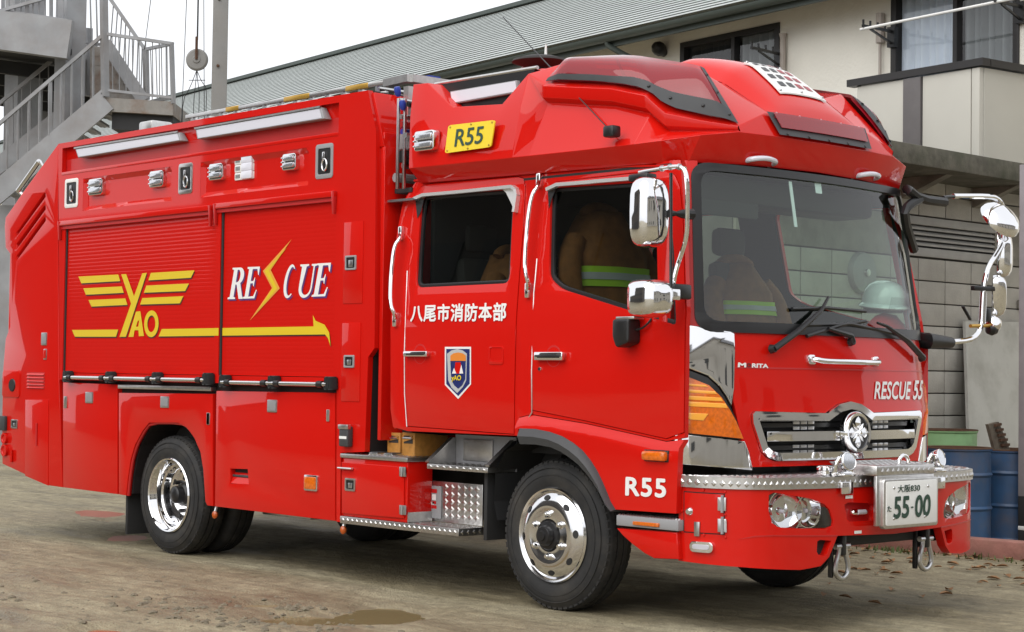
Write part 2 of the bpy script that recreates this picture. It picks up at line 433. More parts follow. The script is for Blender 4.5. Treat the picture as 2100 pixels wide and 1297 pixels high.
# column edge
obj('column_edge', add_hex(BM(), [(x1_-0.03, 0.0405, 2.86), (x1_+0.016, 0.05, 2.86), (x1_+0.016, 0.30, 2.86), (x1_-0.03, 0.30, 2.86), (-0.34, 0.0405, 3.165), (-0.305, 0.05, 3.165), (-0.305, 0.30, 3.165), (-0.34, 0.30, 3.165)], 0.006), 'red', T)
xcb = SY('I', 768, 714).x
obj('column_return', box(xcb-0.03, xcb+0.016, 0.0405, 0.30, 1.535, 2.895, 0.008), 'red', T)
# floodlight bars in the trough
def flood(pts, back=0.035):
    q = [SY(k, a, b, -0.012 if i < 2 else -0.03) for i, (k, a, b) in enumerate(pts)]       # TL TR BR BL
    bm = BM(); bk = [Vector((p.x, back, p.z)) for p in q]
    add_hex(bm, [bk[3], bk[2], q[2], q[3], bk[0], bk[1], q[1], q[0]], 0.004)
    o = obj('floodlight', bm, 'grey_paint', T)
    e = 0.012
    f = [quad_lerp(q, u, v)+Vector((0, -0.003, 0)) for u, v in ((e, .12), (1-e, .12), (1-e, .93), (e, .93))]
    obj('lens', poly_face(f), 'lamp_grey', o, smooth=0)
    bm = BM(); add_bar(bm, q[0]+Vector((0, -0.004, 0.003)), q[1]+Vector((0, -0.004, 0.003)), 0.014, 0.012); obj('hood', bm, 'aluminium', o)
flood([('C8', 182, 187), ('C8', 903, 73), ('C8', 920, 130), ('C8', 203, 250)])
flood([('A4', 2, 470), ('A4', 838, 325), ('A4', 858, 400), ('A4', 14, 537)])
obj('trough_ledge', box(xtl, xtr, -0.004, 0.04, 2.905, 2.93, 0.004), 'red', T)
# ---- rear corner with its slanted slots
rc = P2('A2', (385, 52), (385, 610)) + [(SY('I', 120, 783).x, 1.255)] + P2('I', (128, 1000), (99, 996)) + P2('A3', (15, 1010), (12, 850), (15, 700), (20, 380), (36, 180), (66, 100)) + P2('A2', (66, 780), (36, 740), (30, 600), (36, 540), (150, 378))
sl = [P2('A2', (108, 640), (290, 380), (302, 376), (302, 402), (108, 668)), P2('A2', (108, 718), (290, 464), (302, 458), (302, 486), (110, 750)), P2('A2', (110, 796), (292, 540), (302, 535), (302, 562), (110, 826))]
obj('rear_corner', panel(rc, sl, side_map(0.0), th=0.0425, bev=0.006), 'red', T)
for s in sl:   # red fins inside the slots
    a, b = Vector((*s[0],)), Vector((*s[2],)); c = Vector((*s[4],)); d = Vector((*s[3],))
    obj('slot_fin', add_hex(BM(), [(c.x, 0.012, c.y), (d.x, 0.012, d.y), (d.x, 0.046, d.y), (c.x, 0.046, c.y), (c.x, 0.016, c.y+.01), (d.x, 0.016, d.y+.01), (b.x, 0.046, b.y), (a.x, 0.046, a.y)]), 'red_dull', T, smooth=0)
# rear face of the body (away from the camera) and the ladder bracket of the slope
xre = SY('I', 8, 700).x
obj('rear_panel', box(xre-0.03, xre+0.012, 0.05, 2.25, 0.62, 2.40, 0.01), 'red', T)
a, b = SY('A2', 262, 165, 0.1), SY('A2', 120, 365, 0.1)
bm = BM(); add_tube(bm, [a, b], 0.022, 10); add_tube(bm, [a, a+Vector((0.03, .05, -0.10))], 0.015, 8); add_tube(bm, [b, b+Vector((0.06, .05, -0.06))], 0.015, 8)
obj('rear_grab_bar', bm, 'polished', T)
# lamps and latches at the rear corner
def latch(k, cx, cy, w, h, y=0.0, m='steel', dark='black'):
    x0, x1, z0, z1 = RXZ(k, cx-w/2, cy-h/2, cx+w/2, cy+h/2, y)
    o = obj('latch', panel(rrect(x0, x1, z0, z1, 0.008, 3), (rrect(x0+.012, x1-.012, z0+.012, z1-.012, 0.006, 2),), side_map(y-0.007), th=0.010, bev=0.002), m, T)
    obj('latch_pocket', box(x0+.010, x1-.010, y-0.0015, y+0.004, z0+.010, z1-.010), dark, o)
    xm = (x0+x1)/2
    obj('latch_paddle', box(xm-(x1-x0)*.18, xm+(x1-x0)*.2, y-0.006, y-0.001, z0+.018, z1-.03, 0.002), 'steel', o)
    return o
def plate_latch(k, cx, cy, w, h, y=0.0, m='grey_paint'):
    x0, x1, z0, z1 = RXZ(k, cx-w/2, cy-h/2, cx+w/2, cy+h/2, y)
    o = obj('latch', panel(rrect(x0, x1, z0, z1, 0.006, 3), (), side_map(y-0.006), th=0.009, bev=0.002), 'steel', T)
    obj('latch_cover', panel(rrect(x0+.007, x1-.007, z0+.010, z1-.007, 0.004, 2), (), side_map(y-0.010), th=0.006, bev=0.002), m, o)
plate_latch('A3', 295, 180, 34, 84); plate_latch('A3', 302, 282, 18, 72, m='red')
plate_latch('A3', 595, 570, 48, 76); plate_latch('A3', 1097, 600, 54, 78); plate_latch('A5', 515, 1145, 62, 86)
for k, cx, cy in (('A3', 437, 600), ('A3', 1386, 710), ('A5', 90, 1230), ('A5', 886, 1208)):
    x0, x1, z0, z1 = RXZ(k, cx-9, cy-40, cx+9, cy+40)
    obj('hinge_pin_plate', panel(rrect(x0, x1, z0, z1, 0.005, 2), (), side_map(-0.006), th=0.008, bev=0.002), 'aluminium', T)
o = obj('tail_vent', box(*RXZ('A3', 182, 400, 297, 510)[:2], -0.002, 0.004, *RXZ('A3', 182, 400, 297, 510)[2:]), 'red_dull', T)
for i in range(5):
    y_ = 408+i*22; x0, x1, z0, z1 = RXZ('A3', 184, y_, 296, y_+12); obj('vent_slat', add_hex(BM(), [(x0, -0.012, z0), (x1, -0.012, z0), (x1, -0.001, z0), (x0, -0.001, z0), (x0, -0.003, z1), (x1, -0.003, z1), (x1, -0.001, z1), (x0, -0.001, z1)]), 'red', o, smooth=0)
x0, x1, z0, z1 = RXZ('A3', 22, 388, 132, 570); obj('tail_lamp_bezel', panel(rrect(x0, x1, z0, z1, 0.03), (), side_map(-0.008), th=0.010, bev=0.003), 'red', T)
c = SY('A3', 80, 487, -0.011); obj('tail_camera', lathe([(0, -0.006), (0.05, -0.006), (0.055, 0.004)], c, (0, 1, 0), 20), 'black', T)
x0, x1, z0, z1 = RXZ('A3', 5, 690, 48, 790); obj('tail_light', box(x0, x1, -0.03, 0.0, z0, z1, 0.008), 'plastic_grey', T)
latch('A3', 97, 745, 40, 62)
for cx, cy, r in ((36, 840, .045), (36, 920, .05)):
    c = SY('A3', cx, cy, -0.001); obj('tail_socket', lathe([(0, -0.012), (r*.6, -0.012), (r*.7, -0.02), (r, -0.02), (r, 0)], c, (0, 1, 0), 18), 'red', T)
c = SY('A3', 76, 918, -0.01); obj('drain_cock', tube([c, c+Vector((0, 0, -.1))], .012), 'red', T)
rd = P2('A3', (172, 584), (325, 584), (322, 1155), (170, 1090)); obj('rear_lower_door', panel(rd, (), side_map(-0.006), th=0.008, bev=0.003), 'red', T)
a, b = SY('A3', 243, 740, -.012), SY('A3', 241, 890, -.012); obj('door_handle_rod', tube([a, b], .008, 8), 'red_dull', T)
# ---- shutters
def shutter(x0, x1):
    n = int((zr+0.03-zb)/0.0285); bm = BM(); rows = []
    for i in range(n+1):
        z = zb+0.004+(zr+0.03-zb)*i/n
        for dz, yy in ((0.0, 0.01825), (0.0025, 0.0180), (0.0145, 0.01795), (0.0270, 0.0180)):
            rows.append((z+dz, yy))
    prev = None
    for z, yy in rows:
        cur = (bm.verts.new((x0-.01, yy, z)), bm.verts.new((x1+.01, yy, z)))
        if prev: bm.faces.new((prev[0], prev[1], cur[1], cur[0]))
        prev = cur
    return obj('roller_shutter', bm, 'red_panel', T, smooth=60)
sh1 = shutter(xsl, xsm0); sh2 = shutter(xsm1, xsr)
for x in (xsl+0.004, xsm1+0.008):
    obj('shutter_seal', box(x-0.012, x+0.012, 0.008, 0.03, zb, zr), 'black_matt', T)
def drip(k0, x0, y0, k1, x1, y1):
    a, b = SY(k0, x0, y0), SY(k1, x1, y1); z = (a.z+b.z)/2-0.01
    bm = BM(); add_box(bm, a.x, b.x, -0.030, 0.002, z-0.018, z+0.022, 0.006); o = obj('drip_rail', bm, 'red', T)
    obj('rail_underside', box(a.x+.01, b.x-.01, -0.012, 0.02, z-0.045, z-0.0185), 'red_dull', o)
    for x in (a.x+.012, b.x-.012):
        obj('rail_end_hook', add_hex(BM(), [(x-.012, -.022, z-.13), (x+.006, -.022, z-.13), (x+.006, -.002, z-.13), (x-.012, -.002, z-.13), (x-.012, -.034, z+.02), (x+.012, -.034, z+.02), (x+.012, -.001, z+.02), (x-.012, -.001, z+.02)], .003), 'red_dull', o)
drip('I', 125, 458, 'I', 438, 424); drip('I', 444.5, 421, 'I', 691.5, 396.5)
def lift_bar(pts):
    c = [SY(k, a, b, -0.055) for k, a, b in pts]; z = sum(p.z for p in c)/len(c)
    c = [Vector((p.x, p.y, z)) for p in c]
    o = obj('lift_bar', tube([c[0], c[-1]], 0.016, 12), 'polished', T)
    for i, p in enumerate(c):
        bm = BM(); w = 0.055
        e = [(p.x-w, -0.001), (p.x-w*.95, -0.03), (p.x-w*.5, -0.07), (p.x+w*.5, -0.07), (p.x+w*.95, -0.03), (p.x+w, -0.001)]
        lo = [bm.verts.new((x, y, z-0.035)) for x, y in e]; hi = [bm.verts.new((x*.9+p.x*.1, y*0.95, z+0.052)) for x, y in e]
        bm.faces.new(lo[::-1]); bm.faces.new(hi)
        for k in range(6): bm.faces.new((lo[k], lo[(k+1) % 6], hi[(k+1) % 6], hi[k]))
        bmesh.ops.bevel(bm, geom=bm.edges[:], offset=0.008, segments=2, affect='EDGES', clamp_overlap=True)
        obj('bar_bracket', bm, 'black', o)
        for s in ((-1, 1) if 0 < i < len(c)-1 else ((1,) if i == 0 else (-1,))):
            obj('bar_collar', tube([p+Vector((s*.05, 0, 0)), p+Vector((s*.10, 0, 0))], 0.023, 12), 'black', o)
lift_bar([('A3', 432, 434), ('A3', 715, 440), ('A3', 1025, 445), ('A3', 1362, 458)])
lift_bar([('A5', 178, 985), ('A5', 503, 993), ('A5', 878, 1003)])
# ---- lower panels
G = 0.004
obj('lower_panel', panel(P2('I', (129, 784.5), (240.5, 789), (240.5, 1014), (129, 1000)), (), side_map(0.0), th=0.043, bev=0.005), 'red', T)
wd = P2('I', (243.5, 806), (436, 808), (436, 1038.5), (424.5, 1037)) + P2('A3', (1364, 1262), (1350, 1050), (1330, 930), (1290, 838), (1240, 768), (1185, 738), (990, 738), (948, 790), (898, 882), (868, 982), (850, 1100), (838, 1222)) + P2('I', (243.5, 1014.5))
obj('wheel_arch_door', panel(wd, (), side_map(0.0), th=0.043, bev=0.005), 'red', T)
obj('arch_lip', add_tube(BM(), smooth_path([Vector((x, 0.022, z)) for x, z in wd[4:-1]], 1), 0.012, 8), 'red_dull', T)
x0, x1, z0, z1 = RXZ('A3', 787, 487, 1405, 527); obj('grey_trim_strip', box(x0, x1, -0.006, 0.043, z0, z1+.004, 0.003), 'aluminium', T)
fs = P2('A6', (195, 437), (290, 440), (296, 521), (195, 519))
obj('lower_locker_door', panel(P2('I', (443.5, 802), (687, 806), (687, 1069), (440.5, 1039)), (fs,), side_map(0.0), th=0.043, bev=0.005), 'red', T)
x0, x1, z0, z1 = RXZ('A6', 193, 435, 297, 522); o = obj('foot_pocket', add_hex(BM(), [(x0-.01, 0.004, z0-.005), (x1+.01, 0.004, z0-.005), (x1+.01, .0445, z0-.005), (x0-.01, .0445, z0-.005), (x0-.01, .042, z0+.07), (x1+.01, .042, z0+.07), (x1+.01, .0445, z0+.07), (x0-.01, .0445, z0+.07)]), 'red', T, smooth=0)
obj('pocket_rod', tube([(x0-.005, .028, z1-.05), (x1+.005, .028, z1-.05)], .009), 'plastic_grey', T)
# side marker lamp, hanging amber lamps
def framed_lamp(k, cx, cy, w, h, m='amber', y=0.0, fm='polished'):
    x0, x1, z0, z1 = RXZ(k, cx-w/2, cy-h/2, cx+w/2, cy+h/2, y)
    o = obj('side_marker', panel(rrect(x0, x1, z0, z1, 0.012), (), side_map(y-0.016), th=0.02, bev=0.005), fm, T)
    obj('lens', panel(rrect(x0+.012, x1-.012, z0+.012, z1-.012, 0.008), (), side_map(y-0.023), th=0.01, bev=0.004), m, o)
framed_lamp('A6', 649, 516, 72, 96)
for k, cx, cy in (('A6', 112, 692), ('A6', 823, 776)):
    c = SY(k, cx, cy, 0.03); bm = lathe([(0, -.022), (.014, -.019), (.021, -.008), (.022, .010), (.014, .019), (0, .022)], c, (0.35, -1, 0), 14)
    for v in bm.verts: v.co.z = c.z+(v.co.z-c.z)*1.25
    o = obj('hanging_marker', bm, 'amber_dark', T); obj('stem', tube([c+Vector((0, 0, .02)), c+Vector((0, 0.02, .09))], .012, 8), 'steel', o)
# mud flap behind the rear wheel
x0, x1, z0, z1 = RXZ('C3', 602, 175, 660, 372, 0.06)
obj('mud_flap', box(x0, x0+.03, 0.06, 0.62, z0, z1+.15, 0.004), 'black_matt', T)
# ---- upper zone: marker lamps, tie-down hooks, switch labels
def marker(k, cx, cy, w, h, y=0.02):
    x0, x1, z0, z1 = RXZ(k, cx-w/2, cy-h/2, cx+w/2, cy+h/2, y)
    o = obj('marker_lamp', panel(rrect(x0, x1, z0, z1, 0.022), (), side_map(y-0.03), th=0.05, bev=0.008), 'polished', T)
    zm = (z0+z1)/2
    for a, b in ((z0+.018, zm-.006), (zm+.006, z1-.018)):
        obj('lens', panel(rrect(x0+.02, x1-.012, a, b, 0.014), (), side_map(y-0.042), th=0.014, bev=0.007), 'lamp_clear', o)
    for i in range(3):
        zz = z0+(z1-z0)*(0.25+0.25*i); obj('lens_rib', box(x0-.004, x0+.03, y-.036, y-.02, zz-.006, zz+.006, .003), 'chrome', o)
for cx, cy in ((343, 455), (767, 400), (1180, 350), (1690, 281)): marker('C8', cx, cy, 92, 104)
def hook(k, cx, cy, w, h, m):
    x0, x1, z0, z1 = RXZ(k, cx-w/2, cy-h/2, cx+w/2, cy+h/2)
    o = obj('tie_down_hook', panel(rrect(x0, x1, z0, z1, 0.022), (rrect(x0+.025, x1-.025, z0+.030, z1-.030, 0.014),), side_map(-0.006), th=0.012, bev=0.003), m, T)
    obj('hook_pocket', box(x0+.02, x1-.02, -0.0008, 0.006, z0+.024, z1-.024), 'black', o)
    xm = (x0+x1)/2; zc = (z0+z1)/2
    ring = [Vector((xm+.01+0.026*math.cos(a), -0.010, zc-.025+0.040*math.sin(a))) for a in [2*math.pi*i/16 for i in range(17)]]
    obj('hook_ring', add_tube(BM(), ring, 0.006, 8, caps=False), 'polished', o)
    obj('hook_tab', box(xm-.014, xm+.010, -0.014, 0.0, zc+.012, zc+.062, .004), 'polished', o)
hook('C8', 160, 497, 86, 190, 'white'); hook('C8', 953, 395, 92, 200, 'aluminium'); hook('C8', 1917, 275, 116, 226, 'grey_paint')
for cy in (270, 325, 380):
    x0, x1, z0, z1 = RXZ('C8', 1300, cy-21, 1428, cy+14, .028)
    o = obj('switch_plate', panel(rrect(x0, x1, z0, z1, .005, 2), (), side_map(0.018), th=0.011, bev=.002), 'white', T)
    obj('switch_cover', box(x0+(x1-x0)*.42, x1-.003, .004, .0185, z0+.002, z1+.006, .005), 'lamp_white', o)
    for i in range(4):
        xx = x0+.012+i*.014; obj('printed_character', poly_face([(xx, .0172, z0+.012), (xx+.009, .0172, z0+.012), (xx+.009, .0172, z1-.012), (xx, .0172, z1-.012)]), 'black', o, smooth=0)
# ---- column doors
for k, a in (('I', (707, 457, 743.5, 622)), ('I', (703, 663, 738, 824))):
    x0, x1, z0, z1 = RXZ(k, *a); obj('column_door', panel(rect(x0, x1, z0, z1), (), side_map(-0.005), th=0.007, bev=0.002), 'red', T)
latch('A5', 1037, 192, 70, 92, -0.006, m='grey_paint'); latch('A5', 1026, 848, 66, 84, -0.006, m='grey_paint')
x0, x1, z0, z1 = RXZ('A6', 806, 200, 855, 316, -.03); o = obj('battery_plug_box', box(x0, x1, -.045, 0, z0, z1, .01), 'plastic_grey', T); obj('plug_lid', box(x0-.003, x1+.003, -.052, -.02, z1-.02, z1+.012, .006), 'aluminium', o); obj('plug_label', poly_face([(x0+.008, -.046, z0+.05), (x1-.012, -.046, z0+.05), (x1-.012, -.046, z0+.068), (x0+.008, -.046, z0+.068)]), 'white', o, smooth=0)

# ---- lettering on the shutters (flat print)
YS = 0.0145
def decal_pair(name, pts, m='yellow', sh='decal_shadow', y=YS, parent=sh1, d=0.010):
    o = obj(name, poly_face([Vector((p[0], y, p[1])) for p in pts]), m, parent, smooth=0)
    obj('print_shadow', poly_face([Vector((p[0]+d*.6, y+.001, p[1]-d)) for p in pts]), sh, parent, smooth=0)
for q in (((510, 932), (775, 918), (788, 962), (530, 977)), ((543, 1010), (798, 997), (812, 1040), (560, 1053)), ((577, 1088), (822, 1077), (836, 1120), (597, 1132)),
          ((992, 907), (1282, 890), (1258, 940), (975, 957)), ((962, 992), (1245, 978), (1220, 1028), (945, 1040)), ((935, 1075), (1208, 1062), (1185, 1110), (920, 1118))):
    decal_pair('wing_stripe', P2('A2', *q))
decal_pair('letter_y', P2('A2', (795, 917), (828, 915), (880, 1062), (935, 910), (965, 907)) + P2('A3', (826, 165), (783, 166)) + P2('A2', (860, 1112)))
bm = panel(P2('A2', (893, 1165), (922, 1163)) + P2('A3', (946, 160), (912, 162), (909, 122), (884, 122), (876, 166), (843, 166)), (P2('A2', (906, 1225), (914, 1225)) + P2('A3', (908, 98), (893, 98)),), lambda u, v, w: Vector((u, YS, v)), th=0); obj('letter_a', bm, 'yellow', sh1, smooth=0)
c0, c1 = SY('A2', 995, 1157), SY('A3', 995, 168); ce = (c0+c1)/2; rx = (SY('A2', 1044, 1230).x-SY('A2', 948, 1230).x)/2; rz = (c0.z-c1.z)/2
el = lambda a, b: [(ce.x+a*math.cos(t), ce.z+b*math.sin(t)) for t in [2*math.pi*i/28 for i in range(28)]]
for nm, m, d, yy in (('letter_o', 'yellow', 0, YS), ('print_shadow', 'decal_shadow', .01, YS+.001)):
    obj(nm, panel([(x+d*.6, z-d) for x, z in el(rx, rz)], ([(x+d*.6, z-d) for x, z in el(rx*.55, rz*.62)],), lambda u, v, w, yy=yy: Vector((u, yy, v)), th=0), m, sh1, smooth=0)
decal_pair('yellow_stripe', P2('A3', (467, 120), (775, 117), (760, 165), (487, 165)))
xa, xb = xsm0-.004, xsm1+.022
s0 = P2('A3', (1064, 114)); s1 = P2('A3', (1043, 163)); zt_, zb_ = s0[0][1], s1[0][1]
decal_pair('yellow_stripe', [s0[0], (xa, zt_), (xa, zb_), s1[0]])
decal('yellow_stripe', [(xsm0+.001, zt_), (xsm1-.001, zt_), (xsm1-.001, zb_), (xsm0+.001, zb_)], 'yellow', T, y=-0.002)
ar = P2('A5', (776, 624), (772, 540), (790, 578), (850, 604), (880, 655), (889, 748), (872, 694), (852, 681))
decal_pair('yellow_arrow', [(xb, zt_), (ar[0][0], zt_)] + ar[1:-1] + [(ar[-1][0], zb_), (xb, zb_)], parent=sh2)
bolt = P2('A5', (632, 33), (492, 240), (552, 362), (352, 577), (500, 360), (440, 246))
cx_ = sum(p[0] for p in bolt)/6; cz_ = sum(p[1] for p in bolt)/6
obj('lightning_bolt_edge', poly_face([Vector((p[0], YS-.0005, p[1])) for p in bolt]), 'yellow_edge', sh2, smooth=0)
inner = P2('A5', (600, 90), (480, 240), (536, 362), (405, 515), (510, 355), (452, 248))
obj('lightning_bolt', poly_face([Vector((p[0], YS-.0015, p[1])) for p in inner]), 'yellow', sh2, smooth=0)
# serif italic capitals drawn as outlines in a unit cell
def arc(cx, cy, rx, ry, a0, a1, n=14): return [(cx+rx*math.cos(math.radians(a0+(a1-a0)*i/n)), cy+ry*math.sin(math.radians(a0+(a1-a0)*i/n))) for i in range(n+1)]
SERIF = dict(
 E=([(0, 0), (.92, 0), (1, .27), (.94, .27), (.80, .07), (.42, .06), (.42, .48), (.62, .48), (.68, .38), (.72, .38), (.72, .66), (.68, .66), (.62, .55), (.42, .55), (.42, .93), (.78, .93), (.92, .74), (.97, .74), (.95, 1), (0, 1), (0, .95), (.14, .93), (.14, .07), (0, .05)], []),
 R=([(0, 0), (.52, 0), (.52, .05), (.40, .07), (.40, .46), (.48, .46), (.78, 0), (1.08, 0), (1.08, .05), (1.0, .07), (.74, .49)] + arc(.58, .74, .34, .26, -65, 90, 8) + [(0, 1), (0, .95), (.13, .93), (.13, .07), (0, .05)], [[(.40, .53), (.40, .93), (.52, .93)] + arc(.50, .73, .16, .19, 70, -80, 6)]),
 U=([(0, 1), (0, .95), (.12, .93), (.12, .30)] + arc(.50, .30, .38, .32, 180, 360, 14) + [(.88, .93), (1, .95), (1, 1), (.68, 1), (.68, .95), (.80, .93), (.80, .30)] + arc(.54, .30, .26, .23, 0, -180, 12) + [(.40, .93), (.52, .95), (.52, 1)], []),
 C=(arc(.52, .5, .50, .52, 48, 312, 22) + arc(.60, .5, .33, .44, 300, 60, 18), []))
def serif(ch, q, m, dx=0, dz=0, y=YS-.001):
    o, hs_ = SERIF[ch]
    if ch == 'C': hs_ = []
    bm = panel(o, hs_, lambda u, v, w: Vector((u, v, 0)), th=0)
    q = [Vector((p[0]+dx, y, p[1]+dz)) for p in q]
    for v in bm.verts: v.co = quad_lerp(q, v.co.x, 1-v.co.y)
    return obj('letter_'+ch.lower(), bm, m, sh2, smooth=0)
for ch, q in (('R', ((240, 225), (330, 222), (300, 432), (205, 434))), ('E', ((340, 220), (425, 217), (390, 428), (305, 431))),
              ('C', ((600, 208), (668, 205), (640, 422), (562, 425))), ('U', ((690, 203), (803, 198), (770, 420), (655, 422))), ('E', ((803, 196), (898, 191), (862, 414), (763, 418)))):
    qq = P2('A5', *q); serif(ch, qq, 'white_decal'); serif(ch, qq, 'purple', 0.014, -0.012, YS)

# ---- wheels
def wheel(c, out, dual, steer):
    """c: centre of the outer sidewall plane, out: unit axle direction pointing outwards"""
    c, out = Vector(c), Vector(out); R = 0.435
    d0 = .05 if steer else .17; w = obj('wheel', lathe([(0, -.24), (.19, -.24), (.19, -d0), (0, -d0)], c, out, 24), 'black_matt', T)
    tw = 0.235
    prof = [(.268, -.012), (.285, 0.0), (.33, .008), (.37, .004), (.40, -.012), (.424, -.03), (.4335, -.045), (.4335, -.078), (.421, -.080), (.421, -.090), (.435, -.092), (.435, -.13), (.421, -.132), (.421, -.142), (.435, -.144), (.4335, -.185), (.424, -.205), (.40, -.223), (.36, -.236), (.29, -.236), (.268, -.222)]
    ty = obj('tyre', lathe(prof, c, out, 72), 'rubber', w)
    bm = BM(); nl = 60
    for i in range(nl):
        a = 2*math.pi*i/nl; d = Vector((math.cos(a), 0, math.sin(a))); t = Vector((-math.sin(a), 0, math.cos(a)))
        for h0, h1, off in ((-.022, -.076, 0), (-.160, -.212, .5)):
            aa = a + off*2*math.pi/nl; d = Vector((math.cos(aa), 0, math.sin(aa))); t = Vector((-math.sin(aa), 0, math.cos(aa)))
            rA = .421 if h0 > -.1 else .4335; rB = .4335 if h0 > -.1 else .418
            hw = .0155
            bot = [c+d*(.40)+t*s*hw+out*h for s, h in ((-1, h0), (1, h0), (1, h1), (-1, h1))]
            tp = [c+d*rr+t*s*hw+out*h for s, h, rr in ((-1, h0, rA+.004), (1, h0, rA+.004), (1, h1, rB+.004), (-1, h1, rB+.004))]
            add_hex(bm, bot+tp)
    obj('tread_blocks', bm, 'rubber', ty, smooth=0, kind='stuff')
    for rr in (.345, .385):
        obj('sidewall_ring', lathe([(rr-.003, .003), (rr-.002, .0095 if rr < .36 else .0045), (rr+.002, .0095 if rr < .36 else .004), (rr+.003, .0)], c, out, 60), 'rubber', ty)
    if steer:
        p2 = [(.272, -.02), (.276, .004), (.268, .014), (.258, .010), (.252, -.004), (.243, .004), (.225, .022), (.200, .034), (.172, .040), (.150, .038), (.140, .034), (.095, .034), (.090, .028), (.086, .006)]
        rim = obj('rim', lathe(p2, c, out, 64), 'polished', w)
        for i in range(6):
            a = 2*math.pi*(i+0.55)/6; d = Vector((math.cos(a), 0, math.sin(a)))
            b_ = c+d*.119+out*.034
            n_ = obj('wheel_nut', add_lathe(BM(), [(0, .030), (.010, .030), (.013, .026), (.0165, .020), (.0165, .004), (.021, .003), (.023, -.002)], b_, out, 6+6), 'chrome', rim)
        for i in range(8):
            a = 2*math.pi*(i+.12)/8; d = Vector((math.cos(a), 0, math.sin(a))); t = Vector((-math.sin(a), 0, math.cos(a)))
            nrm = (out*.9+d*.45).normalized(); u_ = t; v_ = nrm.cross(t)
            cc = c+d*.215+out*.0285
            bm = BM(); ring = [bm.verts.new(cc+(u_*math.cos(k*math.pi/8)*.024+v_*math.sin(k*math.pi/8)*.017)+nrm*.0015) for k in range(16)]; bm.faces.new(ring)
            obj('vent_hole', bm, 'black_matt', rim, smooth=0)
        obj('hub', lathe([(.088, .0), (.088, .03), (.080, .042), (.060, .046), (.056, .075), (.050, .084), (.030, .086), (.026, .096), (0, .098)], c, out, 32), 'black', w)
    else:
        p2 = [(.272, -.02), (.276, .004), (.268, .014), (.258, .008), (.250, -.012), (.238, -.03), (.232, -.055), (.228, -.075), (.214, -.085), (.206, -.115), (.203, -.135), (.165, -.150), (.150, -.150), (.09, -.146)]
        rim = obj('rim', lathe(p2, c, out, 64), 'chrome', w)
        for i in range(6):
            a = 2*math.pi*(i+0.3)/6; d = Vector((math.cos(a), 0, math.sin(a)))
            obj('wheel_nut', lathe([(0, .045), (.012, .045), (.016, .036), (.016, 0), (.024, -.002)], c+d*.125-out*.15, out, 10), 'black', rim)
        for i in range(8):
            a = 2*math.pi*(i+.4)/8; d = Vector((math.cos(a), 0, math.sin(a))); t = Vector((-math.sin(a), 0, math.cos(a)))
            nrm = (out*.95+d*.2).normalized(); v_ = nrm.cross(t); cc = c+d*.183-out*.1425
            bm = BM(); bm.faces.new([bm.verts.new(cc+(t*math.cos(k*math.pi/8)*.024+v_*math.sin(k*math.pi/8)*.016)+nrm*.002) for k in range(16)]); obj('vent_hole', bm, 'black_matt', rim, smooth=0)
        obj('hub', lathe([(.085, -.15), (.085, -.11), (.068, -.095), (.062, -.045), (.05, -.035), (0, -.03)], c, out, 24), 'black', w)
        if dual:
            i2 = c-out*.27; obj('inner_tyre', lathe(prof, i2, out, 48), 'rubber', w)
XF, XRW = 1.384, -2.612
wheel((XF, 0.06, 0.432), (0, -1, 0), False, True); wheel((XF, 2.24, 0.432), (0, 1, 0), False, True)
wheel((XRW, 0.02, 0.432), (0, -1, 0), True, False); wheel((XRW, 2.28, 0.432), (0, 1, 0), True, False)
# ---- chassis
bm = BM()
for y in (0.75, 1.47): add_box(bm, -4.6, 2.55, y, y+0.08, 0.62, 0.86)
for x in (-4.0, -2.6, -1.0, 0.6, 1.38): add_box(bm, x, x+.12, .83, 1.47, .64, .80)
obj('chassis_frame', bm, 'black_matt', T, smooth=0)
obj('front_axle', tube([(XF, .3, .432), (XF, 2.0, .432)], .08, 12), 'black_matt', T)
bm = BM(); add_tube(bm, [(XRW, .3, .432), (XRW, 2.0, .432)], .11, 14); add_lathe(bm, [(0, -.22), (.15, -.2), (.2, 0), (.15, .2), (0, .22)], (XRW, 1.15, .432), (1, 0, 0), 16)
obj('rear_axle', bm, 'black_matt', T)
obj('fuel_tank', box(-1.9, -.8, .35, .72, .42, .80, .04), 'black_matt', T)
obj('underbody_tank', box(-4.2, -3.1, .3, 2.0, .45, .8, .03), 'black_matt', T)
obj('rear_wheel_well', box(XRW-.62, XRW+.62, .30, 2.0, .86, .92), 'black_matt', T, smooth=0)
obj('left_light_blocker', box(-1.85, .75, 1.75, 2.25, .36, .90, .02), 'black_matt', T)  # unseen box added on the far side to keep light from under the truck
obj('left_rear_light_blocker', box(-4.3, -3.2, 2.0, 2.25, .40, .90, .02), 'black_matt', T)  # likewise added unseen, shuts out light behind the rear wheel
obj('gearbox', box(-.2, 1.0, .85, 1.45, .36, .9, .08), 'black_matt', T); obj('propshaft', tube([(-.2, 1.15, .52), (-2.4, 1.15, .45)], .05, 10), 'black_matt', T)
obj('engine_sump', box(1.5, 2.35, .80, 1.50, .34, .9, .06), 'black_matt', T)
obj('exhaust_bracket', box(*[v for v in (SY('A6', 370, 720, .3).x, SY('A6', 640, 720, .3).x)], .3, .45, .33, .40, .01), 'steel', T)
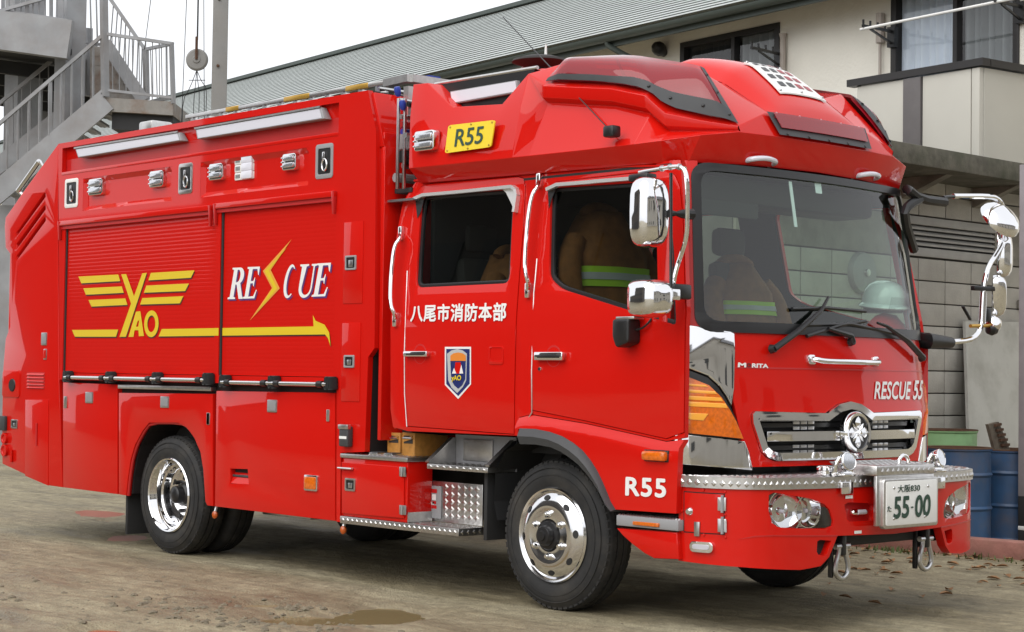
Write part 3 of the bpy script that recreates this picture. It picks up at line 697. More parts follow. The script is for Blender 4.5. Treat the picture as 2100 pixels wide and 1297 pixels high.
# ================================================================== CAB
def cab_in(z): return 0.0 if z < 1.62 else 0.11*((z-1.62)/0.88)**1.15
def CSP(k, x, y, off=0.0):
    p = SY(k, x, y, off)
    for _ in range(4): p = SY(k, x, y, cab_in(p.z)+off)
    return p
def CS(k, *pts): return [(CSP(k, a, b).x, CSP(k, a, b).z) for a, b in pts]
def cab_map(off): return lambda u, v, w: Vector((u, cab_in(v)+off+w, v))
def cab_map_l(off): return lambda u, v, w: Vector((u, 2.3-cab_in(v)-off-w, v))
ZC = [1.63, 1.75, 1.9, 2.05, 2.2, 2.35, 2.48]
def shrink(pts, d):
    n = len(pts); out = []
    ar = sum(pts[i-1][0]*pts[i][1]-pts[i][0]*pts[i-1][1] for i in range(n)); s = 1 if ar > 0 else -1
    for i in range(n):
        a, p, b = Vector(pts[i-1]), Vector(pts[i]), Vector(pts[(i+1) % n])
        e0, e1 = (p-a).normalized(), (b-p).normalized()
        n0, n1 = Vector((-e0.y, e0.x))*s, Vector((-e1.y, e1.x))*s
        m_ = (n0+n1); k = d/max(0.35, m_.normalized().dot(n0)); out.append(tuple(p+m_.normalized()*k))
    return out
rear_door = CS('A8', (190, 560), (205, 380), (240, 185), (268, 140), (330, 118), (910, 70), (955, 82), (968, 140), (955, 420), (905, 1100)) + CS('C6', (1203, 500), (1195, 900), (1190, 1262), (238, 1190), (214, 750), (222, 300))
front_door = CS('I', (1090, 842), (1089, 785), (1095, 600), (1104, 480), (1114, 410), (1122, 385), (1140, 373), (1290, 356), (1366, 351), (1386, 360), (1396, 385), (1402, 450), (1408, 640), (1404, 888), (1367, 901), (1200, 864))
crease = CS('I', (1065, 856), (1090, 850), (1200, 868), (1367, 905), (1399, 903))
skin = CS('I', (857, 366), (826, 415), (814, 479), (804, 620), (801, 690), (801, 840), (806, 876), (836, 884.5), (1062, 894)) + crease[:4] + CS('I', (1404, 898), (1409, 640), (1403, 430), (1396, 340), (1280, 337), (1080, 346))
obj('cab_side', panel(skin, (rear_door, front_door), cab_map(0.0), th=0.03, bev=0.006, cv=ZC), 'red', T)
win_r = rpoly(CS('A8', (278, 203), (893, 158), (862, 782), (238, 812)), 0.055)
win_f = rpoly(CS('I', (1131, 386), (1369, 371), (1384, 520), (1388, 668), (1300, 640), (1150, 593), (1127, 570)), [.05, .03, .05, .03, .05, .06, .04])
def door(outline, win, nm, wname):
    d = obj(nm, panel(shrink(outline, 0.004), (win,), cab_map(-0.004), th=0.035, bev=0.008, cv=ZC), 'red', T)
    fr = obj('window_seal', panel(shrink(win, -0.006), (shrink(win, 0.022),), cab_map(0.010), th=0.02, bev=0.004, cv=ZC), 'black', d)
    obj('window_glass', panel(shrink(win, 0.012), (), cab_map(0.018), th=0.0, cv=ZC), 'glass_side', d)
    return d
rd_ = door(rear_door, win_r, 'rear_door', 'rear'); fd_ = door(front_door, win_f, 'front_door', 'front')
# left side of the cab, seen only through the glass
skl = [(x-.075 if x > 2.28 else x, z) for x, z in skin]
obj('cab_side_left', panel(skl, (win_r, win_f), cab_map_l(0.0), th=0.03, bev=0.006, cv=ZC), 'red', T)
for w_ in (win_r, win_f): obj('left_window_glass', panel(shrink(w_, 0.001), (), cab_map_l(0.015), th=0, cv=ZC), 'glass_front', T)
obj('cab_inner_back', box(0.14, 0.18, 0.16, 2.14, 0.98, 2.5, 0.01), 'cab_dark', T)
obj('cab_back', add_hex(BM(), [(-.035, .03, 1.0), (-.01, .03, 1.0), (-.01, 2.27, 1.0), (-.035, 2.27, 1.0), (-.035, .03, 1.62), (-.01, .03, 1.62), (-.01, 2.27, 1.62), (-.035, 2.27, 1.62)], .004), 'red', T)
obj('cab_back', add_hex(BM(), [(-.033, .03, 1.622), (-.01, .03, 1.622), (-.01, 2.27, 1.622), (-.033, 2.27, 1.622), (.10, .13, 2.54), (.13, .13, 2.54), (.13, 2.17, 2.54), (.10, 2.17, 2.54)], .004), 'red', T)
obj('cab_floor', box(-0.0, 2.40, 0.04, 2.26, 0.995, 1.02), 'cab_dark', T, smooth=0)
for y0, y1 in ((0.031, 0.045), (2.255, 2.269)): obj('door_inner_lining', box(0.06, 2.36, y0, y1, 1.03, 1.585), 'cab_dark', T, smooth=0)
obj('cab_headliner', box(0.10, 2.22, 0.11, 2.19, 2.50, 2.515), 'cab_dark', T, smooth=0)
for mp_, nm in ((cab_map(0.042), 'trim_lining'), (cab_map_l(0.042), 'trim_lining')):
    obj(nm, panel([(.02, 1.60), (2.30, 1.60), (2.20, 2.5), (.14, 2.5)], (shrink(win_r, -.004), shrink(win_f, -.004)), mp_, th=0, cv=ZC), 'cab_dark', T, smooth=0)
# silver door seams
for pts in ([('A8', 180, 700), ('A8', 162, 1200), ('C6', 214, 560), ('C6', 216, 900), ('C6', 236, 1190)], [('A8', 1042, 620), ('A8', 1030, 760), ('C6', 1362, 0), ('C6', 1342, 700), ('C6', 1345, 1065), ('C6', 1290, 1150), ('C6', 1284, 1190)]):
    pp = [CSP(*p, off=-0.006) for p in pts]; obj('door_edge_strip', add_tube(BM(), pp, 0.0045, 6), 'aluminium', T)
# chrome rain visors over the windows
def visor(pts, d, flap=None):
    pp = [CSP(*p, off=-0.018) for p in pts]; bm = BM()
    for a, b in zip(pp, pp[1:]): add_bar(bm, a, b, 0.034, 0.020, up=(0, 0, 1) if abs((b-a).x) > abs((b-a).z) else (1, 0, 0))
    o = obj('rain_visor', bm, 'bright_trim', d, smooth=0)
visor([('A8', 230, 222), ('A8', 290, 196), ('A8', 500, 178), ('A8', 880, 140), ('A8', 905, 160), ('A8', 912, 200), ('A8', 895, 310)], rd_)
visor([('A8', 1112, 160), ('A8', 1180, 128), ('A8', 1400, 110), ('B2', 470, 948), ('B2', 760, 925)], fd_)
fl = [CSP('A8', *p, off=-0.01) for p in ((232, 225), (292, 215), (272, 300), (246, 352))]; obj('visor_flap', poly_face(fl), 'black', rd_, smooth=0)
fl = [CSP('A8', *p, off=-0.012) for p in ((810, 158), (885, 148), (910, 200), (892, 300), (862, 235), (835, 180))]; obj('visor_corner', poly_face(fl), 'bright_trim', rd_, smooth=0)
fl = [CSP('A8', *p, off=-0.01) for p in ((1112, 160), (1170, 148), (1140, 220), (1120, 290))]; obj('visor_flap', poly_face(fl), 'black', fd_, smooth=0)
# chrome grab rails
def grab(pts, out=0.06, r=0.013):
    pp = [CSP(k, a, b, off=-o) for k, a, b, o in pts]
    o_ = obj('grab_rail', add_tube(BM(), smooth_path(pp, 2), r, 10), 'chrome', T)
    for p in (pp[0], pp[-1]): obj('rail_foot', box(p.x-.018, p.x+.018, p.y-.012, p.y+.02, p.z-.045, p.z+.045, .008), 'chrome', o_)
grab([('A8', 1055, 100, .015), ('A8', 1048, 140, .05), ('A8', 1010, 190, .07), ('A8', 985, 330, .07), ('A8', 965, 560, .07), ('A8', 962, 700, .07), ('A8', 985, 780, .05), ('A8', 980, 830, .015)])
grab([('A8', 135, 450, .015), ('A8', 130, 490, .05), ('A8', 95, 530, .07), ('A8', 78, 660, .07), ('A8', 68, 800, .07), ('A8', 68, 930, .07), ('A8', 95, 985, .05), ('A8', 98, 1025, .015)])
# door handles, keyhole, fuel-cap style recess
def handle(k, x0, y0, x1, y1, d):
    a, b = CSP(k, x0, y0, off=-.02), CSP(k, x1, y1, off=-.02); z = (a.z+b.z)/2; h = abs(a.z-b.z)/2
    bm = BM(); add_box(bm, a.x, b.x, -.040, -.016, z-h, z+h, .008); o = obj('door_handle', bm, 'chrome', d)
    obj('handle_slot', box(a.x+.03, b.x-.02, -.0415, -.036, z-h*.45, z+h*.3, .003), 'black', o)
    for x in (a.x+.012, b.x-.018): obj('handle_post', box(x-.010, x+.010, -.02, -.002, z-h*.8, z+h*.8, .003), 'chrome', o)
    c = Vector(((a.x*.45+b.x*.55), -.003, z)); bm = BM()
    ring = lathe([(0, .001), (.05, -.0005), (.062, -.001), (.066, .002)], c, (0, 1, 0), 24); obj('finger_recess', ring, 'red_dull', o)
handle('C6', 220, 520, 428, 572, rd_); handle('C6', 1380, 527, 1632, 605, fd_)
c = CSP('C6', 1416, 680, off=-.004); obj('keyhole', lathe([(0, -.008), (.010, -.008), (.013, -.003), (.013, .004)], c, (0, 1, 0), 16), 'chrome', fd_)
x0, z1 = CS('C6', (970, 478))[0]; x1, z0 = CS('C6', (1098, 640))[0]
obj('recess_cup', panel(rrect(x0, x1, z0, z1, .02), (rrect(x0+.012, x1-.012, z0+.02, z1-.008, .015),), cab_map(-0.008), th=.006, bev=.003), 'red', rd_)
# crest and lettering on the rear door
def on_cab(off): return lambda p: Vector((p.x, cab_in(p.z)+off, p.z))
q = [CSP('A8', *p) for p in ((209, 925), (847, 908), (842, 1035), (205, 1040))]
bm = bold(text_bm('八尾市消防本部', spacing=1.08), 0.028); bm = fit_quad(bm, q, surf=on_cab(-0.0075)); obj('kanji_lettering', bm, 'white_decal', rd_, smooth=0)
def sticker(name, k, pts, m, off, par=rd_):
    return obj(name, poly_face([CSP(k, a, b, off=off)+Vector((0, off*0, 0)) for a, b in pts]), m, par, smooth=0)
cr = sticker('crest', 'C6', ((572, 483), (804, 483), (804, 815), (690, 946), (572, 820)), 'white_decal', -.0060)
sticker('crest_field', 'C6', ((584, 502), (792, 502), (792, 808), (690, 920), (584, 812)), 'navy', -.0070, cr)
crest = CS('C6', (600, 545), (640, 515), (690, 503), (740, 515), (777, 545), (770, 780), (740, 840), (690, 893), (640, 845), (610, 780))
obj('crest_border', poly_face([Vector((x, -.0080, z)) for x, z in crest]), 'silver_tape', cr, smooth=0)
sticker('crest_lower', 'C6', ((620, 600), (757, 600), (752, 770), (725, 825), (690, 855), (655, 825), (628, 770)), 'navy', -.0090, cr)
sticker('crest_upper', 'C6', ((620, 608), (621, 560), (650, 540), (690, 533), (730, 540), (757, 560), (757, 608)), 'orange', -.0100, cr)
sticker('crest_motif', 'C6', ((665, 620), (712, 620), (722, 720), (655, 720)), 'red', -.0100, cr)
for a in ((635, 690, 672), (700, 660, 735)): sticker('crest_motif', 'C6', ((a[0], 720), ((a[0]+a[2])/2, a[1]-20), (a[2], 720)), 'white_decal', -.0105, cr)
q = [CSP('C6', *p) for p in ((643, 735), (730, 735), (728, 795), (643, 795))]
obj('crest_letters', fit_quad(bold(text_bm('yAO'), .03), q, surf=on_cab(-.0108)), 'plate_yellow', cr, smooth=0)
# ---- front fender with the arch, black flare, side step, lower skirt
def cz(u):
    for (a, za), (b, zb2) in zip(crease, crease[1:]):
        if u <= b: return za+(zb2-za)*(u-a)/(b-a)
    return crease[-1][1]
def fmap(off):
    def f(u, v, w):
        d = cz(u)-v; t = max(0, min(1, d/0.055)); return Vector((u, off-0.04*(t*t*(3-2*t))+w, v))
    return f
archf = [(1265, 1044), (1250, 1015), (1233, 983), (1210, 944), (1175, 908), (1150, 895), (1126, 886), (1100, 881), (1066, 880)]
fend = [(x, z-.004) for x, z in crease[:-1]] + CS('I', (1402, 902), (1397, 1053)) + CS('I', *archf)
us = [fend[0][0]+(fend[4][0]-fend[0][0])*i/14 for i in range(1, 14)]; vs2 = [0.55+i*0.035 for i in range(16)]
obj('front_fender', panel(fend, (), fmap(0.0), th=0.04, bev=0.005, cu=us, cv=vs2), 'red', T)
flo = [(203, 58), (300, 62), (390, 80), (470, 108), (540, 150), (600, 200), (650, 262), (690, 325), (722, 390), (750, 455), (775, 520), (808, 575)]
fli = [(203, 158), (300, 160), (400, 178), (460, 205), (520, 245), (575, 290), (625, 345), (665, 400), (700, 455), (725, 505), (748, 550), (780, 590)]
bm = BM(); rows = []
for (a, b) in zip(flo, fli):
    po, pi = SY('B1', *a, -.045), SY('B1', *b, -.062)
    mid = po.lerp(pi, .5); mid.y = -.075
    row = [bm.verts.new(p) for p in (Vector((po.x, 0.0, po.z)), po, mid, pi, Vector((pi.x, .25, pi.z)))]; rows.append(row)
for r0, r1_ in zip(rows, rows[1:]):
    for j in range(4): bm.faces.new((r0[j], r1_[j], r1_[j+1], r0[j+1]))
for r_ in (rows[0], rows[-1]): bm.faces.new(r_)
obj('arch_flare', bm, 'plastic_grey', T, smooth=50)
obj('front_wheel_well', box(.78, 2.05, .33, 1.97, .88, .93), 'black_matt', T, smooth=0)
bm = BM()
pts = [SY('B1', *a, .10) for a in ((60, 640), (40, 520), (50, 330), (110, 200), (200, 150))]
for a, b in zip(pts, pts[1:]):
    v = [bm.verts.new(p) for p in (a, b, b+Vector((0, .55, 0)), a+Vector((0, .55, 0)))]; bm.faces.new(v)
obj('inner_fender', bm, 'black_matt', T)
obj('inner_fender_flap', box(SY('C7', 1465, 1000, .1).x-.02, SY('C7', 1465, 1000, .1).x+.01, .10, .62, SY('C7', 1465, 1245, .1).z, .80, .004), 'black_matt', T)
sk = P2('B1', (822, 690), (1208, 718), (1218, 888), (1060, 882), (1000, 850), (920, 790), (860, 735), v=-.02)
obj('lower_skirt', panel(sk, (), side_map(-.03), th=.05, bev=.008), 'red', T)
a, b = SY('B1', 818, 608, -.035), SY('B1', 1210, 710, -.035); zt2 = SY('B1', 1000, 622, -.035).z; zb2 = SY('B1', 1000, 690, -.035).z
o = obj('side_step', box(a.x, b.x, -.04, .2, zb2, zt2, .006), 'grey_paint', T)
obj('tread_pattern', add_tread(BM(), (a.x, -.038, zt2), (b.x-a.x, 0, 0), (0, .1, 0), 22, 3, .006), 'aluminium', o, smooth=0, kind='stuff')
c0, c1 = SY('B1', 922, 645, -.045), SY('B1', 1085, 685, -.045); obj('step_reflector', box(c0.x, c1.x, -.052, -.035, c1.z, c0.z, .004), 'amber', o)
# amber repeater, R55 lettering
x0, x1, z0, z1 = RXZ('B1', 997, 198, 1142, 268, -.04)
o = obj('turn_repeater', box(x0, x1, -.075, -.03, z0, z1, .014), 'amber', T); obj('repeater_base', box(x0-.006, x1+.006, -.045, -.03, z0-.006, z1+.006, .006), 'black', o)
q = [SY('B1', *p, -.043) for p in ((875, 365), (1132, 378), (1132, 500), (872, 485))]
obj('unit_number', fit_quad(bold(text_bm('R55', spacing=1.12), .03), q, off=Vector((0, -.001, 0))), 'white_decal', T, smooth=0)
# ---- cab front surface
def lean(z): return 0.0 if z < 1.15 else (0.13*(z-1.15) if z < 1.62 else 0.061+0.17*(z-1.62))
def fx(h, z): return 2.655-0.115*h*h-1.25*max(0.0, abs(h)-0.8)**2-lean(z)
def FH(k, x, y, off=0.0):
    p = SX(k, x, y, 2.5)
    for _ in range(8): p = SX(k, x, y, fx(p.y-YC, p.z)+off)
    return (p.y-YC, p.z)
def fmapx(off):
    def f(u, v, w):
        e = 0.002; sl_ = (fx(u+e, v)-fx(u-e, v))/(2*e); n = Vector((1, -sl_, 0.15 if v > 1.62 else 0.05)).normalized()
        return Vector((fx(u, v), YC+u, v)) + n*(off-w)
    return f
HC = [-1.08+0.12*i for i in range(19)]
fb = [FH('B6', a, b) for a, b in ((622, 168), (633, 330), (622, 735), (690, 1060), (772, 1290))]
fb[0] = (fb[0][0], 1.602)
g_l = [FH('B6', a, b) for a, b in ((790, 825), (768, 850), (772, 925), (850, 1165), (900, 1215), (970, 1242))]
g_top = [FH('B6', a, b) for a, b in ((1390, 840), (1430, 808), (1490, 765))]
ztop = FH('B6', 1621, 742)[1]; zg0 = g_l[-1][1]
half = [(0, ztop), g_top[2], g_top[1], g_top[0]] + g_l
grille_o = half + [(-h, z) for h, z in half[1:]][::-1]
far_ = lambda P: [(max(-h, 1.0) if z > 1.12 else -h, z) for h, z in P]      # the far corner shows no chrome shoulder
outer_f = fb + far_(fb)[::-1]
obj('front_panel', panel(outer_f, (grille_o,), fmapx(0.0), th=0.03, bev=0.006, cu=HC, cv=[1.2, 1.4]), 'red', T)
gi = shrink(grille_o, 0.045)
gr = obj('grille_surround', panel(shrink(grille_o, .002), (gi,), fmapx(0.018), th=0.05, bev=0.012, cu=HC), 'chrome', T)
obj('grille_backing', panel(shrink(grille_o, .02), (), fmapx(-0.07), th=0, cu=HC), 'black_matt', gr)
zc_ = (FH('B6', 1100, 1035)[1]); hh = abs(FH('B6', 862, 1000)[0])
for z_, t_, o_, m_ in ((zc_, 0.026, 0.020, 'chrome'), (zc_+.062, .012, -.03, 'black'), (zc_-.062, .012, -.03, 'black'), (zc_-.09, .008, -.03, 'black'), (zc_+.09, .008, -.03, 'black')):
    obj('grille_bar', panel(rect(-hh+.02, hh-.02, z_-t_, z_+t_), (), fmapx(o_), th=.035, bev=.010, cu=HC), m_, gr)
for i, hx in enumerate((-.42, -.36, -.30, .30, .36, .42)):
    for dz in (.045, .075, -.055, -.085): obj('grille_mesh_tile', panel(rect(hx-.028, hx+.022, zc_+dz-.008, zc_+dz+.008), (), fmapx(-0.026), th=.006, bev=.002), 'steel', gr)
# round crest in the grille
ec = Vector((fx(0, zc_)+.055, YC, zc_+.018)); er = 0.118
o = obj('front_emblem', lathe([(0, -.035), (er*.98, -.035), (er, -.02), (er, .0), (er*.93, .014), (er*.80, .012), (er*.77, -.004), (0, -.004)], ec, (1, 0, 0.05), 40), 'chrome', gr)
obj('emblem_disc', lathe([(0, .001), (er*.78, .001)], ec+Vector((.002, 0, 0)), (1, 0, .05), 32), 'black', o)
for k in range(4):
    a = k*math.pi/2; bm = BM()
    d = Vector((0, math.cos(a), math.sin(a))); t = Vector((0, -math.sin(a), math.cos(a))); X_ = Vector((1, 0, 0))
    pts = [(0.1, 0), (.30, .18), (.55, .30), (.72, .20), (.86, .0), (.72, -.20), (.55, -.30), (.30, -.18)]
    ring = [bm.verts.new(ec+d*(er*.9*p)+t*(er*.85*s)+X_*.006) for p, s in pts]; ctr = bm.verts.new(ec+d*(er*.45)+X_*.022)
    for i in range(8): bm.faces.new((ring[i], ring[(i+1) % 8], ctr))
    obj('emblem_petal', bm, 'chrome', o, smooth=0)
    d2, t2 = (d+t).normalized(), (t-d).normalized(); bm = BM()
    ring = [bm.verts.new(ec+d2*(er*p)+t2*(er*s)+X_*.005) for p, s in ((0, -.06), (.5, -.07), (.62, 0), (.5, .07), (0, .06))]; ctr = bm.verts.new(ec+d2*er*.3+X_*.016)
    for i in range(5): bm.faces.new((ring[i], ring[(i+1) % 5], ctr))
    obj('emblem_ray', bm, 'chrome', o, smooth=0)
obj('emblem_boss', lathe([(0, .03), (.010, .028), (.015, .018), (.016, .004)], ec, (1, 0, 0), 16), 'chrome', o)
# corner pieces: chrome shoulder, amber turn lamp, chrome lower trim (both corners)
sh_t = [FH('B6', *p) for p in ((238, 95), (420, 128), (600, 160), (628, 182), (634, 330), (626, 640), (604, 785), (560, 700), (500, 612), (430, 535), (350, 478), (234, 435))]
am = [FH('B6', *p) for p in ((236, 500), (330, 530), (430, 610), (520, 712), (585, 810), (640, 910), (698, 1055), (212, 1012))]
amr = [FH('B6', *p) for p in ((234, 445), (350, 488), (430, 545), (500, 622), (560, 712), (604, 795), (650, 890), (712, 1065), (206, 1024))]
lo_ = [FH('B6', *p) for p in ((204, 1028), (714, 1078), (748, 1165), (776, 1290))] + [FH('B7', 775, 262), FH('B7', 197, 230)]
def both(name, pts, m, off, th, bev, par=None):
    res = []
    for s in (1, -1):
        p = [(max(-1.142, h)*s, z) for h, z in pts] if s == 1 else [(min(1.142, h), z) for h, z in far_(pts)]
        if s == -1 and name == 'chrome_shoulder': continue
        if s == -1 and name in ('lens_rib', 'bulb_reflector'): continue
        res.append(obj(name, panel(p, (), fmapx(off), th=th, bev=bev, cu=HC), m, par[0 if s == 1 else 1] if par else T))
    return res
both('chrome_shoulder', sh_t, 'chrome', 0.010, .035, .008)
tl = both('turn_lamp', amr, 'black', -0.004, .02, .004)
both('lens', am, 'amber', 0.012, .02, .010, tl)
for (x0, y0, x1, y1) in ((256, 590, 410, 618), (256, 642, 468, 676), (254, 695, 512, 735), (252, 745, 552, 792)):
    both('lens_rib', [FH('B6', *p) for p in ((x0, y0), (x1, y0+18), (x1+18, y1+8), (x0, y1-6))], 'amber_light', .0145, .006, .002, tl)
both('bulb_reflector', [FH('B6', *p) for p in ((275, 870), (330, 842), (425, 848), (400, 905), (330, 895))], 'amber_light', .0145, .006, .002, tl)
both('lower_trim', lo_, 'chrome', 0.006, .03, .006)
# corner posts between front surface and flank
for s in (1, -1):
    bm = BM(); rows = []
    for z in (0.84, 1.0, 1.2, 1.4, 1.6):
        y0 = YC-s*(1.15-cab_in(z)); p0 = Vector((fx(1.141, z)+.0, YC-s*1.141, z)); p1 = Vector((2.37, YC-s*1.150, z)); p2_ = Vector((fx(1.1, z)-.035, YC-s*1.10, z))
        rows.append([bm.verts.new(p) for p in (Vector((2.385, YC-s*1.1485, z)), Vector((2.404, YC-s*1.142, z)), Vector((fx(1.115, z), YC-s*1.115, z)), p2_)])
    for a, b in zip(rows, rows[1:]):
        for j in range(3): bm.faces.new((a[j], a[j+1], b[j+1], b[j]))
    obj('corner_post', bm, 'red', T)
    bm = BM(); rows = []
    for i in range(9):
        z = 1.60+i*(2.53-1.60)/8; yi = cab_in(z); hx = 1.04-(z-1.595)/(2.515-1.595)*0.07
        hs = 1.15-yi
        rows.append([bm.verts.new(p) for p in (Vector((2.30-lean(z)*.9, YC-s*hs, z)), Vector((fx(hs, z)-.02, YC-s*hs, z)), Vector((fx(hs-.012, z)+.002, YC-s*(hs-.012), z)), Vector((fx(hx-.03, z)+.006, YC-s*(hx-.03), z)))])
    for a, b in zip(rows, rows[1:]):
        for j in range(3): bm.faces.new((a[j], a[j+1], b[j+1], b[j]))
    obj('a_pillar', bm, 'red', T)
# windscreen
wo_ = rpoly([(-1.04, 1.592), (1.04, 1.592), (.97, 2.520), (-.97, 2.520)], [.10, .10, .09, .09], 6)
wi_ = rpoly([(-.995, 1.650), (.995, 1.650), (.928, 2.476), (-.928, 2.476)], [.09, .09, .08, .08], 6)
ZW = [1.7+.1*i for i in range(9)]
wsf = obj('windscreen_seal', panel(wo_, (wi_,), fmapx(0.012), th=.03, bev=.008, cu=HC, cv=ZW), 'black', T)
obj('windscreen', panel(shrink(wi_, -.012), (), fmapx(0.0), th=0, cu=HC, cv=ZW), 'glass_front', T)
h_, z_ = FH('B3', 648, 987); obj('inspection_sticker', panel(rrect(h_-.03, h_+.03, z_-.035, z_+.035, .005, 2), (), fmapx(-.006), th=0), 'lamp_white', wsf)
h_, z_ = FH('B5', 92, 320)
obj('toll_antenna', panel(rect(h_-.012, h_+.012, z_-.13, z_+.13), (), fmapx(-.006), th=.004, bev=0), 'lamp_white', wsf)
# front grab handle, brand letters, RESCUE 55
h0, z0 = FH('B6', 1255, 330); h0 = abs(h0); zz = 1.455
def FP(h, z, off=0.0): return fmapx(off)(h, z, 0)
pp = [FP(-h0, zz, .0), FP(-h0*.97, zz, .035), FP(-h0*.85, zz-.012, .055), FP(0, zz-.012, .06), FP(h0*.85, zz-.012, .055), FP(h0*.97, zz, .035), FP(h0, zz, 0)]
o = obj('front_handle', add_tube(BM(), smooth_path(pp, 2), .017, 12), 'chrome', T)
for s in (-1, 1): obj('handle_foot', panel(rrect(s*h0-.03, s*h0+.03, zz-.028, zz+.028, .015), (), fmapx(.018), th=.02, bev=.006), 'chrome', o)
obj('front_crease', panel([(-1.02, 1.40), (1.02, 1.40), (1.02, 1.408), (-1.02, 1.408)], (), fmapx(.0025), th=.004, bev=.001, cu=HC), 'red_dull', T)
def fq(k, pts, off): return [FP(*FH(k, a, b), off) for a, b in pts]
q = fq('B6', ((658, 420), (745, 424), (745, 465), (655, 460)), .004)
o = obj('brand_letters', fit_quad(bold(text_bm('M'), .05), fq('B6', ((660, 420), (728, 424), (728, 462), (656, 460)), .003)), 'white_decal', T, smooth=0)
obj('brand_letters', fit_quad(bold(text_bm('RITA'), .05), fq('B6', ((775, 427), (912, 434), (912, 468), (772, 464)), .003)), 'white_decal', T, smooth=0)
q = fq('B6', ((734, 426), (768, 427), (767, 463), (733, 461)), .003); cq = sum(q, Vector())/4
obj('brand_ring', panel([(.5+.5*math.cos(t), .5+.5*math.sin(t)) for t in [i*math.pi/10 for i in range(20)]], ([(.5+.28*math.cos(t), .5+.28*math.sin(t)) for t in [i*math.pi/8 for i in range(16)]],), lambda u, v, w: quad_lerp(q, u, 1-v), th=0), 'decal_shadow', T, smooth=0)
q = fq('B8', ((572, 8), (788, 8), (778, 118), (563, 116)), .003)
bmq = bold(text_bm('RESCUE', shear=.04), .02)
obj('rescue_lettering', fit_quad(bmq, q, surf=lambda p: FP(p.y-YC, p.z, .004)), 'white_decal', T, smooth=0)
q = fq('B8', ((806, 2), (858, 2), (850, 118), (796, 118)), .003)
obj('rescue_number', fit_quad(bold(text_bm('55', shear=.04), .02), q, surf=lambda p: FP(p.y-YC, p.z, .004)), 'white_decal', T, smooth=0)
# wipers
def wiper(arm, blade):
    pp = [FP(*FH(k, a, b), o) for k, a, b, o in arm]
    o = obj('wiper', add_tube(BM(), pp, .012, 8, rs=[.019, .018, .011, .008][:len(pp)]), 'black', T)
    obj('wiper_pivot', lathe([(0, .03), (.02, .028), (.026, .0)], pp[0]-Vector((.02, 0, 0)), (1, 0, .1), 14), 'black', o)
    bp = [FP(*FH(k, a, b), o_) for k, a, b, o_ in blade]; obj('wiper_blade', add_tube(BM(), bp, .011, 6), 'black', o)
wiper([('I', 1577, 717, .04), ('I', 1625, 680, .05), ('I', 1672, 640, .045), ('I', 1690, 612, .03)], [('I', 1620, 635, .016), ('I', 1690, 633, .02), ('I', 1770, 640, .016)])
wiper([('I', 1880, 735, .04), ('I', 1845, 700, .05), ('I', 1805, 672, .045), ('I', 1790, 664, .03)], [('I', 1640, 668, .016), ('I', 1740, 666, .02), ('I', 1850, 690, .016)])
wiper([('I', 1740, 702, .03), ('I', 1735, 690, .035), ('I', 1690, 676, .03)], [('I', 1650, 690, .016), ('I', 1720, 668, .018), ('I', 1770, 660, .016)])
# ================================================================== HIGH ROOF
def rv(p): return Vector(p)
L0 = [(.11, .095, 2.55), (.25, .095, 2.548), (.42, .095, 2.545), (.86, .095, 2.538), (1.06, .095, 2.535), (1.207, .095, 2.533), (1.764, .095, 2.527), (2.0, .10, 2.524), (2.15, .115, 2.52), (2.29, .17, 2.52), (2.365, .45, 2.53), (2.40, .72, 2.535), (2.42, 1.15, 2.54)]
L1 = [(.11, 0, 2.635), (.24, 0, 2.634), (.42, 0, 2.632), (.86, 0, 2.628), (1.06, 0, 2.626), (1.207, 0, 2.625), (1.764, 0, 2.622), (2.03, .01, 2.625), (2.2, .05, 2.635), (2.36, .19, 2.665), (2.432, .43, 2.700), (2.466, .72, 2.700), (2.487, 1.15, 2.695)]
POD = [(1.207, .13, 3.064), (1.764, .13, 2.986), (2.009, .15, 2.924), (2.111, .20, 2.821), (2.26, .32, 2.775), (2.427, .43, 2.735)]
L4 = [(.07, .06, 3.175), (.20, .07, 3.172), (.42, .09, 3.00), (.86, .10, 2.975), (1.06, .125, 3.14)] + POD
bm = BM()
def V(p): return bm.verts.new(p)
n_side = 10                                              # columns 0..9 have their own upper line, 10.. are the visor front
l0 = [V(p) for p in L0]; l1 = [V(p) for p in L1]
for i in range(len(L0)-1): bm.faces.new((l0[i], l0[i+1], l1[i+1], l1[i]))
mid = []
for i in range(5):                                       # rear part: plain wall leaning in
    a, b = Vector(L1[i]), Vector(L4[i]); zz = 2.90; t = .62; p = a.lerp(b, t); p.y -= .012; mid.append([V(p)])
under = [(0, .02, -.11), (0, -.022, -.085), (0, -.03, -.015)]
for j, p in enumerate(POD):
    p = Vector(p); k = 1.0 if j < 4 else (.6 if j == 4 else .25)
    mid.append([V(p+Vector(u)*k) for u in under])
l4 = [V(p) for p in L4]
def strip(col):
    return None
cols = []
for i in range(11):
    base = l1[i] if i < 11 else None
    cols.append([l1[min(i, 10)]] + mid[i] + [l4[i]])
for i in range(10):
    A, B = cols[i], cols[i+1]
    if len(A) == len(B):
        for j in range(len(A)-1): bm.faces.new((A[j], B[j], B[j+1], A[j+1]))
    else:                                                # rear wall meets the ledge below the lamp pod
        bm.faces.new((A[0], B[0], B[1], A[1])); bm.faces.new((A[1], B[1], B[2], B[3], B[4], A[2]))
